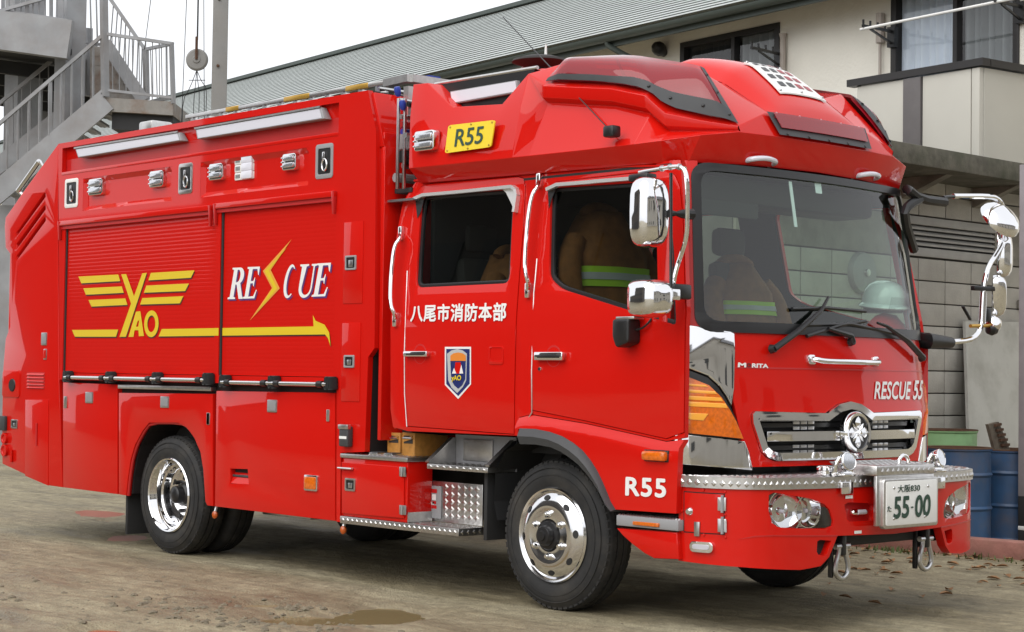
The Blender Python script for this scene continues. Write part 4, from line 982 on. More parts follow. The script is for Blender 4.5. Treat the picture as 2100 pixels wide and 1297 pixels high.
# deck rows
N1 = [(.07, .22, 3.178), (.20, .22, 3.175), (.42, .20, 3.005), (.86, .20, 2.98), (1.06, .22, 3.17)]
N2 = [(.07, .235, 3.18), (.20, .235, 3.18), (.42, .235, 3.18), (.86, .235, 3.18), (1.06, .235, 3.185)]
M2 = [(.07, 1.15, 3.20), (.20, 1.15, 3.20), (.42, 1.15, 3.20), (.86, 1.15, 3.20), (1.06, 1.15, 3.205)]
n1 = [V(p) for p in N1]; n2 = [V(p) for p in N2]; m2 = [V(p) for p in M2]
for i in range(4):
    bm.faces.new((l4[i], l4[i+1], n1[i+1], n1[i])); bm.faces.new((n1[i], n1[i+1], n2[i+1], n2[i])); bm.faces.new((n2[i], n2[i+1], m2[i+1], m2[i]))
PT = [(1.267, .25, 3.200), (1.68, .34, 3.183), (2.06, .45, 3.112)]           # upper edge of the lamp pod
MR = [(1.267, .69, 3.20), (1.68, .69, 3.165), (2.06, .70, 3.045), (2.397, .69, 2.835)]
MC = [(1.267, 1.15, 3.215), (1.68, 1.15, 3.185), (2.06, 1.15, 3.06), (2.42, 1.15, 2.835)]
pt = [V(p) for p in PT]; mr = [V(p) for p in MR]; mc = [V(p) for p in MC]
bm.faces.new((l4[4], l4[5], pt[0], n1[4])); bm.faces.new((n1[4], pt[0], mr[0], n2[4])); bm.faces.new((n2[4], mr[0], mc[0], m2[4]))
bm.faces.new((pt[0], pt[1], mr[1], mr[0])); bm.faces.new((pt[1], pt[2], mr[2], mr[1])); bm.faces.new((pt[2], l4[10], mr[3], mr[2]))
for i in range(3): bm.faces.new((mr[i], mr[i+1], mc[i+1], mc[i]))
# visor front
bm.faces.new((l1[10], l1[11], mr[3], l4[10])) ; bm.faces.new((l1[11], l1[12], mc[3], mr[3]))
# closed bed under the lamp pod
e = [V(Vector(p)+Vector((0, .05, -.02))) for p in POD[1:5]]; e2 = [V(Vector(p)+Vector((0, .02, -.05))) for p in PT]
bm.faces.new((l4[5], l4[6], pt[1], pt[0])); bm.faces.new((l4[6], l4[7], pt[2], pt[1])); bm.faces.new((l4[7], l4[8], l4[9], pt[2])); bm.faces.new((l4[9], l4[10], pt[2]))
for v in e+e2: bm.verts.remove(v)
# rear wall of the cap
bm.faces.new((l0[0], l1[0], mid[0][0], l4[0], n1[0], n2[0], m2[0], V((.13, 1.15, 2.55))))
g = bmesh.ops.duplicate(bm, geom=bm.verts[:]+bm.edges[:]+bm.faces[:])
for v in g['geom']:
    if isinstance(v, bmesh.types.BMVert): v.co.y = 2.3-v.co.y
bmesh.ops.remove_doubles(bm, verts=bm.verts, dist=1e-4)
bmesh.ops.recalc_face_normals(bm, faces=bm.faces[:])
sharp = [e_ for e_ in bm.edges if len(e_.link_faces) == 2 and e_.calc_face_angle(0) > math.radians(14)]
bmesh.ops.bevel(bm, geom=sharp, offset=0.032, segments=4, profile=0.5, affect='EDGES', clamp_overlap=True)
roof = obj('high_roof', bm, 'red', T, smooth=78)
# centre scoop with its chequered plate
def hump(x, h):
    if x < 1.68: b = 3.185
    elif x < 2.06: b = 3.185+(x-1.68)/.38*(3.06-3.185)
    else: b = 3.06+(x-2.06)/.36*(2.835-3.06)
    fx_ = max(0, 1-((x-1.98)/.46)**2); fh = max(0, 1-(abs(h)/.40)**2.6); return b-.012+.135*math.sqrt(fx_)*fh**.6 if fx_ > 0 and fh > 0 else b-.012
bm = BM(); NX, NH = 26, 26; gv = [[bm.verts.new((1.5+.94*i/NX, YC-.42+.84*j/NH, hump(1.5+.94*i/NX, -.42+.84*j/NH))) for j in range(NH+1)] for i in range(NX+1)]
for i in range(NX):
    for j in range(NH): bm.faces.new((gv[i][j], gv[i+1][j], gv[i+1][j+1], gv[i][j+1]))
obj('roof_scoop', bm, 'red', T, smooth=80)
def pl(u, v, w):      # u across -1..1, v 0 (top) .. 1 (bottom)
    x = 1.99+(2.305-1.99)*v; h = u*(.165+.05*v); return Vector((x+.006, YC+h, hump(x, h)+.012+w))
cut = [-.6, -.2, .2, .6]; cutv = [.2, .4, .6, .8]
pn = obj('chequer_plate', panel([(-1, 0), (1, 0), (1, 1), (-1, 1)], (), lambda u, v, w: pl(u, v, -w), th=.008, bev=0, cu=[-.75, -.5, -.25, 0, .25, .5, .75], cv=[.125*i for i in range(1, 8)]), 'white', T)
for i in range(4):
    for j in range(4):
        u0 = -.78+j*.40+(.06 if i % 2 else -.02); v0 = .10+i*.21; 
        q = [pl(u0, v0, .004), pl(u0+.26, v0, .004), pl(u0+.26, v0+.12, .004), pl(u0, v0+.12, .004)]
        obj('plate_slot', poly_face(q), 'black' if j < 2 else 'red_lens_core', pn, smooth=0)
for u, v in ((-.92, .05), (.92, .05), (-.92, .95), (.92, .95), (0, .95)):
    obj('plate_screw', lathe([(0, .006), (.008, .005), (.010, 0)], pl(u, v, .003), (0.6, 0, 1), 10), 'steel', pn)
# lamp pods on both shoulders: red lens over dark bed, black border
def pod(mirror):
    f = (lambda p: mir(p)) if mirror else (lambda p: Vector(p))
    out = Vector((.22, -.60, .50)).normalized()*.082
    lo = [Vector(p) for p in POD]; hi = [Vector(p) for p in PT]
    cc_ = Vector((2.15, .46, 3.075)); rows_hi = [hi[0], hi[0].lerp(hi[1], .55), hi[1].lerp(cc_, .05), hi[1].lerp(cc_, .42), hi[1].lerp(cc_, .75), cc_]
    def along(P, u):
        k = min(len(P)-2, int(u*(len(P)-1))); return P[k].lerp(P[k+1], u*(len(P)-1)-k)
    lo_s = smooth_path(lo, 1); hi_s = smooth_path(rows_hi, 1)
    def surf(u, t, lift=0.0):
        tap = min(1, .25+u/.10, .15+(1-u)/.14); bul = (math.sin(math.pi*(.10+.80*t)))*tap
        return f(along(lo_s, u).lerp(along(hi_s, u), t)+out*(bul+lift)+Vector((0, 0, .008)))
    def patch(name, m, par, u0, u1, t0, t1, lift, nu=28, nt=8):
        bm = BM(); g = [[bm.verts.new(surf(u0+(u1-u0)*i/nu, (t0(u0+(u1-u0)*i/nu) if callable(t0) else t0)+((t1(u0+(u1-u0)*i/nu) if callable(t1) else t1)-(t0(u0+(u1-u0)*i/nu) if callable(t0) else t0))*j/nt, lift)) for j in range(nt+1)] for i in range(nu+1)]
        for i in range(nu):
            for j in range(nt): bm.faces.new((g[i][j], g[i+1][j], g[i+1][j+1], g[i][j+1]))
        return obj(name, bm, m, par, smooth=80)
    o = patch('lamp_pod', 'glass_red', T, 0, 1, 0, 1, 0)
    patch('pod_bed', 'red_lens_core', o, .02, .985, .04, .97, -.28)
    bw = lambda u: .13+.10*max(0, min(1, (u-.25)/.3))
    patch('pod_border', 'plastic_grey', o, 0, 1, 0, bw, .05, 28, 3)
    patch('pod_border', 'plastic_grey', o, .925, 1, bw, 1.0, .05, 4, 8)
    for k, (u0, u1) in enumerate(((.20, .30), (.32, .42))):
        for j in range(3): patch('reflector', 'red', o, u0, u1, .34+.17*j, .46+.17*j, -.18, 3, 2)
    patch('pod_divider', 'black', o, .30, .32, .2, .92, -.16, 1, 4)
    od = Vector((out.x, -out.y if mirror else out.y, out.z))
    for u, t in ((.45, .10), (.62, .12), (.80, .12), (.95, .10), (.95, .45), (.95, .80)):
        obj('border_screw', lathe([(0, .008), (.008, .006), (.011, 0)], surf(u, t, .05), od, 10), 'black', o)
pod(False); pod(True)
# red lamp window across the visor front
q4 = [(2.402, -.462, 2.838), (2.402, .462, 2.838), (2.470, .431, 2.705), (2.470, -.431, 2.705)]
def vw(u, v, off):
    a = Vector(q4[0]).lerp(Vector(q4[1]), u); b = Vector(q4[3]).lerp(Vector(q4[2]), u); p = a.lerp(b, v)
    x = p.x + .022*(1-(p.y/.46)**2) ; return Vector((x, YC+p.y, p.z)) + Vector((.88, 0, .47))*off
def vw_panel(u0, u1, v0, v1, off, m, nm, par, n=10):
    bm = BM(); g_ = [[bm.verts.new(vw(u0+(u1-u0)*i/n, v0+(v1-v0)*j/2, off)) for j in range(3)] for i in range(n+1)]
    for i in range(n):
        for j in range(2): bm.faces.new((g_[i][j], g_[i+1][j], g_[i+1][j+1], g_[i][j+1]))
    return obj(nm, bm, m, par, smooth=60)
fl_ = vw_panel(0, 1, 0, 1, .012, 'plastic_grey', 'visor_lamp', T)
vw_panel(.045, .955, .06, .70, .017, 'red_lens_core', 'lamp_bed', fl_); vw_panel(.04, .96, .05, .72, .024, 'glass_red', 'lens', fl_)
for i in range(5):
    for v in (.0, .9): obj('lamp_screw', lathe([(0, .006), (.007, .005), (.009, 0)], vw(.08+.21*i, v+.04, .013), (.88, 0, .47), 10), 'steel' if v < .5 else 'black', fl_)
# floodlight in the notch (right side) with its black board and silver rail
x0, x1 = .22, 1.03
bd = obj('notch_board', add_hex(BM(), [(.40, .185, 3.0), (.90, .185, 2.98), (.90, .23, 2.98), (.40, .23, 3.0), (.16, .19, 3.178), (1.05, .19, 3.176), (1.05, .23, 3.176), (.16, .23, 3.178)]), 'black', T, smooth=0)
obj('notch_rail', tube([(.12, .20, 3.188), (1.06, .20, 3.186)], .012, 8), 'aluminium', T)
q = [SY('A7', *p, .16) for p in ((462, 285), (905, 210), (918, 290), (475, 370))]
o = obj('floodlight', add_hex(BM(), [q[3]+Vector((0, .03, 0)), q[2]+Vector((0, .03, 0)), q[2], q[3], q[0]+Vector((0, .04, 0)), q[1]+Vector((0, .04, 0)), q[1], q[0]], .003), 'grey_paint', T)
f4 = [quad_lerp(q, u, v)+Vector((0, -.003, .001)) for u, v in ((.015, .08), (.985, .08), (.985, .92), (.015, .92))]; obj('lens', poly_face(f4), 'lamp_white', o, smooth=0)
# yellow unit plate, marker lamp, antenna base
def RSP(k, x, y):       # on the leaning roof wall of the right flank
    p = SY(k, x, y, .02)
    for _ in range(4):
        t = max(0, min(1, (p.z-2.63)/(3.05-2.63))); p = SY(k, x, y, -.012+.055*t)
    return p
q = [RSP('A7', *p) for p in ((462, 512), (772, 476), (745, 655), (438, 698))]
bm = panel(rrect(0, 1, 0, 1, .07), (), lambda u, v, w: quad_lerp(q, u, 1-v)+Vector((0, -.012+w, 0)), th=.008, bev=0); yp = obj('unit_plate', bm, 'plate_yellow', T)
q2 = [quad_lerp(q, u, v)+Vector((0, -.014, 0)) for u, v in ((.20, .18), (.80, .18), (.80, .82), (.20, .82))]
obj('plate_lettering', fit_quad(bold(text_bm('R55'), .012), q2), 'green_text', yp, smooth=0)
for u, v in ((.05, .08), (.95, .08), (.05, .92), (.95, .92), (.5, .06), (.5, .94)): obj('plate_bolt', lathe([(0, .004), (.006, .003), (.008, 0)], quad_lerp(q, u, v)+Vector((0, -.012, 0)), (0, -1, 0), 10), 'gold', yp)
c = RSP('A7', 312, 618); w_ = .063
marker('A7', 312, 615, 128, 118, y=c.y-.006)
a0 = RSP('A7', 1560, 550); o = obj('aerial_base', box(a0.x-.05, a0.x+.03, a0.y-.05, a0.y+.02, a0.z-.035, a0.z+.03, .012), 'black', T)
tip = SY('I', 1031, 35, .55); st = RSP('A7', 1530, 525)+Vector((0, -.03, 0)); obj('aerial', tube([st, tip], .0035, 6), 'black', o)
# white chrome clearance handles under the visor
for s in (-1, 1):
    pp = [Vector((2.36, YC+s*.60, 2.555)), Vector((2.43, YC+s*.59, 2.565)), Vector((2.452, YC+s*.52, 2.572)), Vector((2.452, YC+s*.46, 2.57)), Vector((2.44, YC+s*.40, 2.56)), Vector((2.37, YC+s*.39, 2.55))]
    obj('visor_handle', add_tube(BM(), smooth_path(pp, 2), .015, 10), 'lamp_white', T)
obj('roof_drip', add_tube(BM(), [CSP('I', a, b, -.004) for a, b in ((850, 371), (1080, 350), (1280, 341), (1385, 341))], .008, 6), 'red', T)

# ================================================================== BUMPER
BO = [(-1.15, 2.40), (-1.135, 2.55), (-1.09, 2.68), (-1.02, 2.78), (-.95, 2.835), (-.85, 2.875), (-.70, 2.908), (-.5, 2.938), (-.25, 2.955), (0, 2.96)]
BO = BO + [(-h, x) for h, x in BO[:-1]][::-1]
BT = [0.0]
for (a, b), (c_, d_) in zip(BO, BO[1:]): BT.append(BT[-1]+math.hypot(c_-a, d_-b))
TM = BT[-1]
def bpt(t, off=0.0):
    t = max(0, min(TM-1e-6, t))
    i = max(k for k in range(len(BT)) if BT[k] <= t); i = min(i, len(BO)-2)
    f = (t-BT[i])/(BT[i+1]-BT[i]); h = BO[i][0]*(1-f)+BO[i+1][0]*f; x = BO[i][1]*(1-f)+BO[i+1][1]*f
    d = Vector((BO[i+1][1]-BO[i][1], BO[i+1][0]-BO[i][0])).normalized()       # (dx, dh)
    return Vector((x+d.y*off, YC+h-d.x*off, 0))
def bmapx(off): 
    def f(u, v, w):
        p = bpt(u, off-w); p.z = v; return p
    return f
def BH(k, x, y, off=0.0):
    """pixel -> (t, z) on the bumper skin"""
    r = ray(px(k, x, y)); best = None
    for i in range(len(BO)-1):
        p0, p1 = bpt(BT[i]+1e-6, off), bpt(BT[i+1]-1e-6, off)
        ex, ey = p1.x-p0.x, p1.y-p0.y; den = r.x*ey-r.y*ex
        if abs(den) < 1e-9: continue
        s = ((p0.x-CAM.x)*ey-(p0.y-CAM.y)*ex)/den; f = ((p0.x-CAM.x)*r.y-(p0.y-CAM.y)*r.x)/den
        if -.03 <= f <= 1.03 and s > 0 and (best is None or s < best[0]): best = (s, BT[i]+f*(BT[i+1]-BT[i]), CAM.z+r.z*s)
    return (best[1], best[2]) if best else (0, .5)
TCUT = BT
tm = TM/2
zt_b = .775
lowc = [BH('B7', 1490, 800), BH('B7', 1420, 985), BH('B7', 1350, 1060), BH('B7', 1180, 1092), BH('B7', 720, 1070), BH('B7', 190, 1003)]
hl = [BH('B7', *p) for p in ((920, 470), (960, 448), (1100, 470), (1260, 498), (1380, 545), (1425, 590), (1455, 680), (1450, 725), (1400, 748), (1200, 748), (1000, 738), (945, 700), (918, 600))]
fgo = [BH('B7', *p) for p in ((1548, 550), (1580, 530), (1770, 538), (1800, 560), (1790, 680), (1590, 690), (1570, 670))]
slot = [BH('B7', *p) for p in ((1322, 855), (1345, 842), (1440, 850), (1400, 960), (1370, 975), (1330, 965), (1318, 940))]
zc2 = BH('B7', 1600, 800)[1]
lowhalf = [(tm, zc2-.012)] + [(lowc[0][0], zc2)] + [(t, z) for t, z in lowc[1:5]] + [(0.0, .375), (0.0, zt_b)]
outer_b = lowhalf + [(TM-t, z) for t, z in lowhalf[1:]][::-1]
refl = lambda P: [(TM-t, z) for t, z in P]
cuts_t = [BT[i]+(BT[i+1]-BT[i])*k/3 for i in range(len(BT)-1) for k in range(3)][1:]
bump = obj('bumper', panel(outer_b, (hl, fgo, slot, refl(hl), refl(fgo), refl(slot)), bmapx(0.0), th=.05, bev=.010, cu=cuts_t), 'red', T)
obj('bumper_backing', panel([(0.02, .42), (tm*.62, .42), (tm*.62, .50), (TM-tm*.62, .50), (TM-tm*.62, .42), (TM-.02, .42), (TM-.02, zt_b-.01), (.02, zt_b-.01)], (), bmapx(-.11), th=0, cu=cuts_t), 'black_matt', bump)
bl = [BH('B7', *p) for p in ((660, 838), (800, 806), (950, 800), (1490, 800), (1488, 812), (950, 810), (800, 817))]
for P in (bl, refl(bl)): obj('bumper_crease', panel(P, (), bmapx(.003), th=.006, bev=0, cu=cuts_t), 'red_dull', bump)
# headlights
for s in (0, 1):
    F_ = (lambda P: P) if s == 0 else refl
    o = obj('headlight', panel(F_(hl), (), bmapx(-.085), th=0, cu=cuts_t), 'polished', T)
    hz = [z for t, z in hl]; zc3 = (min(hz)+max(hz))/2
    tA = BH('B7', 1090, 600)[0]; tB = BH('B7', 1290, 640)[0]
    for tt, rr, dep in ((tA, .122, .055), (tB, .092, .06)):
        tt = tt if s == 0 else TM-tt; c = bpt(tt, -.035); c.z = zc3-.005; ax = (bpt(tt, 1)-bpt(tt, 0))
        bm = lathe([(rr, 0), (rr*.94, .0), (rr*.9, -.012), (rr*.7, -dep*.75), (rr*.35, -dep), (rr*.18, -dep), (rr*.16, -dep*.6), (0, -dep*.55)], c, ax, 28); obj('reflector', bm, 'chrome', o)
        obj('bulb', lathe([(0, .0), (.010, -.004), (.013, -.015), (.013, -dep)], c-ax*.012, ax, 12), 'lamp_white', o)
    dk = [BH('B7', *p) for p in ((1402, 572), (1428, 595), (1455, 680), (1448, 728), (1400, 742), (1394, 640))]
    obj('headlight_shroud', panel(F_(dk), (), bmapx(-.012), th=.05, bev=.004), 'black', o)
    obj('lens', panel(F_(shrink(hl, .003)), (), bmapx(-.006), th=0, cu=cuts_t), 'glass_lamp', o)
    # small marker lamp in its recess, air slot backing
    o2 = obj('fog_recess', panel(F_(shrink(fgo, -.004)), (), bmapx(-.035), th=0, cu=cuts_t), 'red_dull', bump)
    t_, z_ = BH('B7', 1690, 612); t_ = t_ if s == 0 else TM-t_; c = bpt(t_, -.022); c.z = z_
    d = (bpt(t_+.01)-bpt(t_-.01)).normalized()
    o3 = obj('strobe_lamp', add_tube(BM(), [c-d*.062, c-d*.055, c+d*.055, c+d*.062], .018, 10, rs=[.008, .018, .018, .008]), 'chrome', o2)
    obj('lens', add_tube(BM(), [c-d*.02+Vector((.008, 0, 0)), c+d*.045+Vector((.008, 0, 0))], .0145, 10), 'lamp_grey', o3)
    obj('air_slot', panel(F_(shrink(slot, -.004)), (), bmapx(-.045), th=0), 'black_matt', bump)
# side locker hatch in the bumper with rivets, hinges and latch; slim marker lamp
ha = [BH('B7', *p) for p in ((220, 445), (545, 465), (545, 790), (218, 770))]
obj('hatch_gap', panel(shrink(ha, -.006), (shrink(ha, .004),), bmapx(.0012), th=0, cu=cuts_t), 'seam', bump)
hd = obj('bumper_hatch', panel(ha, (), bmapx(.004), th=.006, bev=.002, cu=cuts_t), 'red', bump)
for x, y in ((195, 410), (375, 428), (557, 442), (200, 600), (203, 775), (380, 800), (560, 820), (558, 632)):
    t_, z_ = BH('B7', x, y); c = bpt(t_, .001); c.z = z_; obj('rivet', lathe([(0, .006), (.006, .005), (.008, 0)], c, bpt(t_, 1)-bpt(t_, 0), 8), 'red', hd)
for y in (542, 720):
    P = [BH('B7', 500, y-55), BH('B7', 568, y-52), BH('B7', 568, y+58), BH('B7', 500, y+55)]; o = obj('hatch_hinge', panel(P, (), bmapx(.012), th=.008, bev=.002, cu=cuts_t), 'steel', hd)
    t_, z_ = BH('B7', 540, y); c = bpt(t_, .015); obj('hinge_knuckle', tube([Vector((c.x, c.y, z_-.045)), Vector((c.x, c.y, z_+.045))], .008, 8), 'grey_paint', o)
t_, z_ = BH('B7', 260, 605); c = bpt(t_, .004); c.z = z_; obj('hatch_lock', lathe([(0, .016), (.012, .016), (.020, .008), (.024, 0)], c, bpt(t_, 1)-bpt(t_, 0), 16), 'polished', hd)
P = [BH('B7', 308, 690), BH('B7', 355, 692), BH('B7', 352, 812), BH('B7', 308, 810)]; obj('hatch_clasp', panel(P, (), bmapx(.014), th=.012, bev=.003), 'steel', hd)
t0, z0 = BH('B7', 280, 890); t1, z1 = BH('B7', 465, 905); o = obj('side_strobe', panel(rrect(t0, t1, z1-.028, z0+.026, .022), (), bmapx(.022), th=.026, bev=.006, cu=cuts_t), 'chrome', bump)
obj('lens', panel(rrect(t0+.018, t1-.02, z1-.012, z0+.012, .012), (), bmapx(.026), th=.006, bev=.002, cu=cuts_t), 'lamp_grey', o)
# chequer-plate top of the bumper
top_t = [BT[i]+(BT[i+1]-BT[i])*k/3 for i in range(len(BT)-1) for k in range(3)]+[TM-1e-5]
bm = BM(); rr_ = []
for t in top_t:
    p, i_ = bpt(t, .012), bpt(t, -.0); 
    ins = Vector((2.52, YC+(p.y-YC)*.93, 0)); ins.x = min(ins.x, p.x-.04)
    rr_.append([bm.verts.new((p.x, p.y, .768)), bm.verts.new((p.x, p.y, .828)), bm.verts.new((ins.x, ins.y, .828))])
for a, b in zip(rr_, rr_[1:]):
    for j in range(2): bm.faces.new((a[j], b[j], b[j+1], a[j+1]))
bmesh.ops.bevel(bm, geom=[e for e in bm.edges if len(e.link_faces) == 2 and e.calc_face_angle(0) > 1], offset=.006, segments=2, affect='EDGES')
dk_ = obj('bumper_deck', bm, 'aluminium', T, smooth=40)
bm = BM()
for i in range(len(top_t)-1):
    a, b = bpt(top_t[i], .0125), bpt(top_t[i+1], .0125); L_ = (b-a).length
    add_tread(bm, (a.x, a.y, .770), b-a, (0, 0, .05), max(1, round(L_/.05)), 1, .004, stagger=False)
    i0 = Vector((max(2.53, a.x-.20), YC+(a.y-YC)*.95, .828)); 
    add_tread(bm, (a.x-.01, a.y, .829), b-a, Vector((i0.x-a.x, i0.y-a.y, 0)), max(1, round(L_/.05)), 4, .004, stagger=False)
obj('tread_pattern', bm, 'aluminium', dk_, smooth=0, kind='stuff')
# winch housing with number plate
hw = .262
wh = obj('winch_housing', add_hex(BM(), [(2.80, YC-hw-.02, .829), (3.045, YC-hw-.02, .829), (3.045, YC+hw, .829), (2.80, YC+hw, .829), (2.72, YC-hw-.02, .895), (3.045, YC-hw-.02, .885), (3.045, YC+hw, .885), (2.72, YC+hw, .895)], .008), 'aluminium', T)
obj('plate_carrier', box(3.022, 3.044, YC-hw-.018, YC+hw-.002, .56, .83, .004), 'aluminium', wh)
obj('tread_pattern', add_tread(add_tread(BM(), (2.76, YC-hw+.01, .895), (.275, 0, -.009), (0, 2*hw-.04, 0), 6, 10, .004, stagger=False), (3.0455, YC-hw+.01, .825), (0, 2*hw-.04, 0), (0, 0, .055), 10, 1, .004, stagger=False), 'aluminium', wh, smooth=0, kind='stuff')
o = obj('winch_eye', add_tube(BM(), [Vector((3.0, YC+.03+.045*math.cos(t), .89+.045*math.sin(t))) for t in [math.pi*i/10 for i in range(11)]], .010, 8), 'chrome', wh)
PX = 3.052
pf = obj('number_plate', panel(rrect(-.256, .256, .545, .815, .02), (), lambda u, v, w: Vector((PX+.022-w, YC+u, v)), th=.03, bev=.006), 'aluminium', T)
obj('plate_face', panel(rrect(-.240, .240, .562, .800, .012), (), lambda u, v, w: Vector((PX+.026-w, YC+u, v)), th=.006, bev=.002), 'white', pf)
def plate_text(s, pts, w=.02):
    q = [SX('B8', a, b, PX+.028) for a, b in pts]; bm = fit_quad(bold(text_bm(s), w), q); obj('plate_lettering', bm, 'green_text', pf, smooth=0)
plate_text('大阪830', ((712, 635), (846, 625), (844, 672), (710, 680)), .012)
plate_text('55', ((690, 705), (784, 698), (778, 832), (684, 842)), .028)
plate_text('-', ((790, 765), (806, 763), (806, 772), (790, 774)), .05)
plate_text('00', ((818, 695), (914, 688), (906, 822), (812, 832)), .028)
plate_text('た', ((648, 762), (674, 760), (672, 795), (646, 797)), .012)
for u, v in ((-.17, .765), (.15, .765), (-.17, .60), (.12, .60)): obj('plate_bolt', lathe([(0, .005), (.007, .004), (.009, 0)], (PX+.026, YC+u, v), (1, 0, 0), 10), 'steel', pf)
# swivelling chrome work lamps on the bumper
for s in (-1, 1):
    b_ = Vector((2.93, YC+s*.43, .83)); o = obj('work_lamp', lathe([(0, -.05), (.025, -.048), (.042, -.025), (.050, .0), (.052, .024), (.047, .029), (.042, .024), (.024, .010), (0, .006)], b_+Vector((.02, 0, .075)), (.95, s*.15, .22), 24), 'chrome', T)
    obj('lamp_glass', lathe([(0, .027), (.045, .024)], b_+Vector((.022, 0, .077)), (.95, s*.15, .22), 20), 'lamp_clear', o)
    obj('lamp_bracket', box(b_.x-.035, b_.x+.05, b_.y-.05, b_.y+.05, .829, .845, .004), 'polished', o)
    bm = BM(); add_tube(bm, smooth_path([b_+Vector((0, -.07, .015)), b_+Vector((.01, -.075, .07)), b_+Vector((.02, -.055, .10))], 1), .012, 8); obj('lamp_yoke', bm, 'chrome', o)
    bm = BM(); add_tube(bm, smooth_path([b_+Vector((0, .07, .015)), b_+Vector((.01, .075, .07)), b_+Vector((.02, .055, .10))], 1), .012, 8); obj('lamp_yoke', bm, 'chrome', o)
    obj('lamp_stem', tube([b_+Vector((0, -.08, .012)), b_+Vector((0, .08, .012))], .014, 8), 'chrome', o)
    obj('lamp_motor', box(b_.x-.09, b_.x-.02, b_.y-.12*1, b_.y-.03, .83, .885, .012), 'polished', o)
    f_ = bpt(BT[0]); t_ = tm+s*.435; c = bpt(t_, .014); obj('lamp_hook_plate', box(c.x-.004, c.x+.012, c.y-.05, c.y+.05, .735, .80, .004), 'polished', o)
# tow shackles under the bumper
for s in (-1, 1):
    c = Vector((2.90, YC+s*.392, .30)); o = obj('tow_shackle', add_tube(BM(), smooth_path([c+Vector((0, -.028, .15)), c+Vector((0, -.030, .11)), c+Vector((0, -.058, .05)), c+Vector((0, -.055, -.0)), c+Vector((0, 0, -.032)), c+Vector((0, .055, 0)), c+Vector((0, .058, .05)), c+Vector((0, .03, .11)), c+Vector((0, .028, .15))], 2), .014, 10), 'steel', T)
    obj('shackle_pin', tube([c+Vector((0, -.06, .15)), c+Vector((0, .06, .15))], .016, 10), 'steel', o)
    obj('shackle_lug', box(c.x-.06, c.x+.02, c.y-.018, c.y+.018, c.z+.10, .52, .008), 'black', o)
    obj('tow_hook', box(c.x-.05, c.x-.02, c.y-.060, c.y-.042, c.z-.02, .50, .006), 'black', T)
obj('front_crossmember', box(2.60, 2.86, .55, 1.75, .44, .56, .02), 'black_matt', T)
obj('bumper_arm', box(2.2, 2.86, .70, .86, .50, .74, .01), 'black_matt', T); obj('bumper_arm', box(2.2, 2.86, 1.44, 1.60, .50, .74, .01), 'black_matt', T)
for x, y in ((1582, 485), (1655, 777)):
    t_, z_ = BH('B7', x, y); obj('warning_label', panel(rect(t_-.03, t_+.03, z_-.008, z_+.008), (), bmapx(.004), th=0), 'white', bump)
obj('radiator_core', box(2.44, 2.50, .35, 1.95, .60, 1.0), 'black_matt', T, smooth=0)
# ================================================================== STEPS AND LOCKER BEHIND THE FRONT WHEEL
a = SY('C7', 78, 1020); b = SY('C7', 1205, 1180); zt3 = SY('C7', 400, 1030).z; zst = (SY('C7', 85, 1003).z+SY('C7', 1200, 1142).z)/2; zsb = (SY('C7', 85, 1075).z+SY('C7', 1200, 1215).z)/2
st = obj('lower_step', box(a.x, b.x, 0.0, .21, zsb, zst, .004), 'aluminium', T)
bm = add_tread(BM(), (a.x+.01, -.0005, zsb+.004), (b.x-a.x-.02, 0, 0), (0, 0, zst-zsb-.008), 24, 1, .004); bm = add_tread(bm, (b.x-.45, .01, zst+.0005), (.44, 0, 0), (0, .19, 0), 9, 4, .004); bm = add_tread(bm, (b.x+.0005, .01, zsb+.004), (0, .19, 0), (0, 0, zst-zsb-.008), 4, 1, .004)
obj('tread_pattern', bm, 'aluminium', st, smooth=0, kind='stuff')
xc0 = SY('C7', 88, 700).x; xc1 = SY('C7', 712, 760).x; zd = (SY('C7', 90, 462).z+SY('C7', 712, 497).z)/2
cab_ = obj('step_locker', box(xc0+.004, xc1, .008, .212, zst+.002, zd, .005), 'red', T)
ld = obj('locker_door', panel(P2('C7', (100, 500), (650, 545), (690, 548), (690, 1035), (640, 1030), (100, 985)), (), side_map(-.004), th=.010, bev=.003), 'red', cab_)
obj('locker_kick', box(xc1+.0005, xc1+.006, .01, .208, zst+.003, zst+.065), 'aluminium', cab_, smooth=0)
latch('C7', 180, 715, 94, 130, -.005, m='aluminium')
for cy in (592, 955):
    x0, x1, z0, z1 = RXZ('C7', 650, cy-48, 706, cy+48, -.006); o = obj('hinge', box(x0, x1, -.013, -.003, z0, z1, .003), 'steel', ld); obj('hinge_knuckle', tube([((x0+x1)/2, -.016, z0), ((x0+x1)/2, -.016, z1)], .006, 8), 'steel', o)
x0, x1, z0, z1 = RXZ('C7', 78, 530, 200, 590, -.012); o = obj('barrel_bolt', box(x0, x1, -.014, -.003, z0+.01, z1-.01, .003), 'steel', ld); obj('bolt_rod', tube([(x0-.01, -.02, (z0+z1)/2), (x1, -.02, (z0+z1)/2)], .007, 8), 'chrome', o)
dkx = obj('locker_deck', box(xc0-.004, xc1+.012, -.008, .42, zd+.001, zd+.028, .004), 'aluminium', T)
obj('tread_pattern', add_tread(BM(), (xc0, -.004, zd+.0285), (xc1-xc0, 0, 0), (0, .40, 0), 16, 8, .005), 'aluminium', dkx, smooth=0, kind='stuff')
yb = .214
P = [SY('C7', *p, yb) for p in ((930, 678), (1415, 712), (1415, 1108), (925, 1062))]; bx0, bx1 = P[0].x, P[1].x; bz0, bz1 = zst+.002, (P[0].z+P[1].z)/2
bp_ = obj('step_riser', box(bx0, bx1+.02, yb, yb+.012, bz0, bz1, .003), 'aluminium', T)
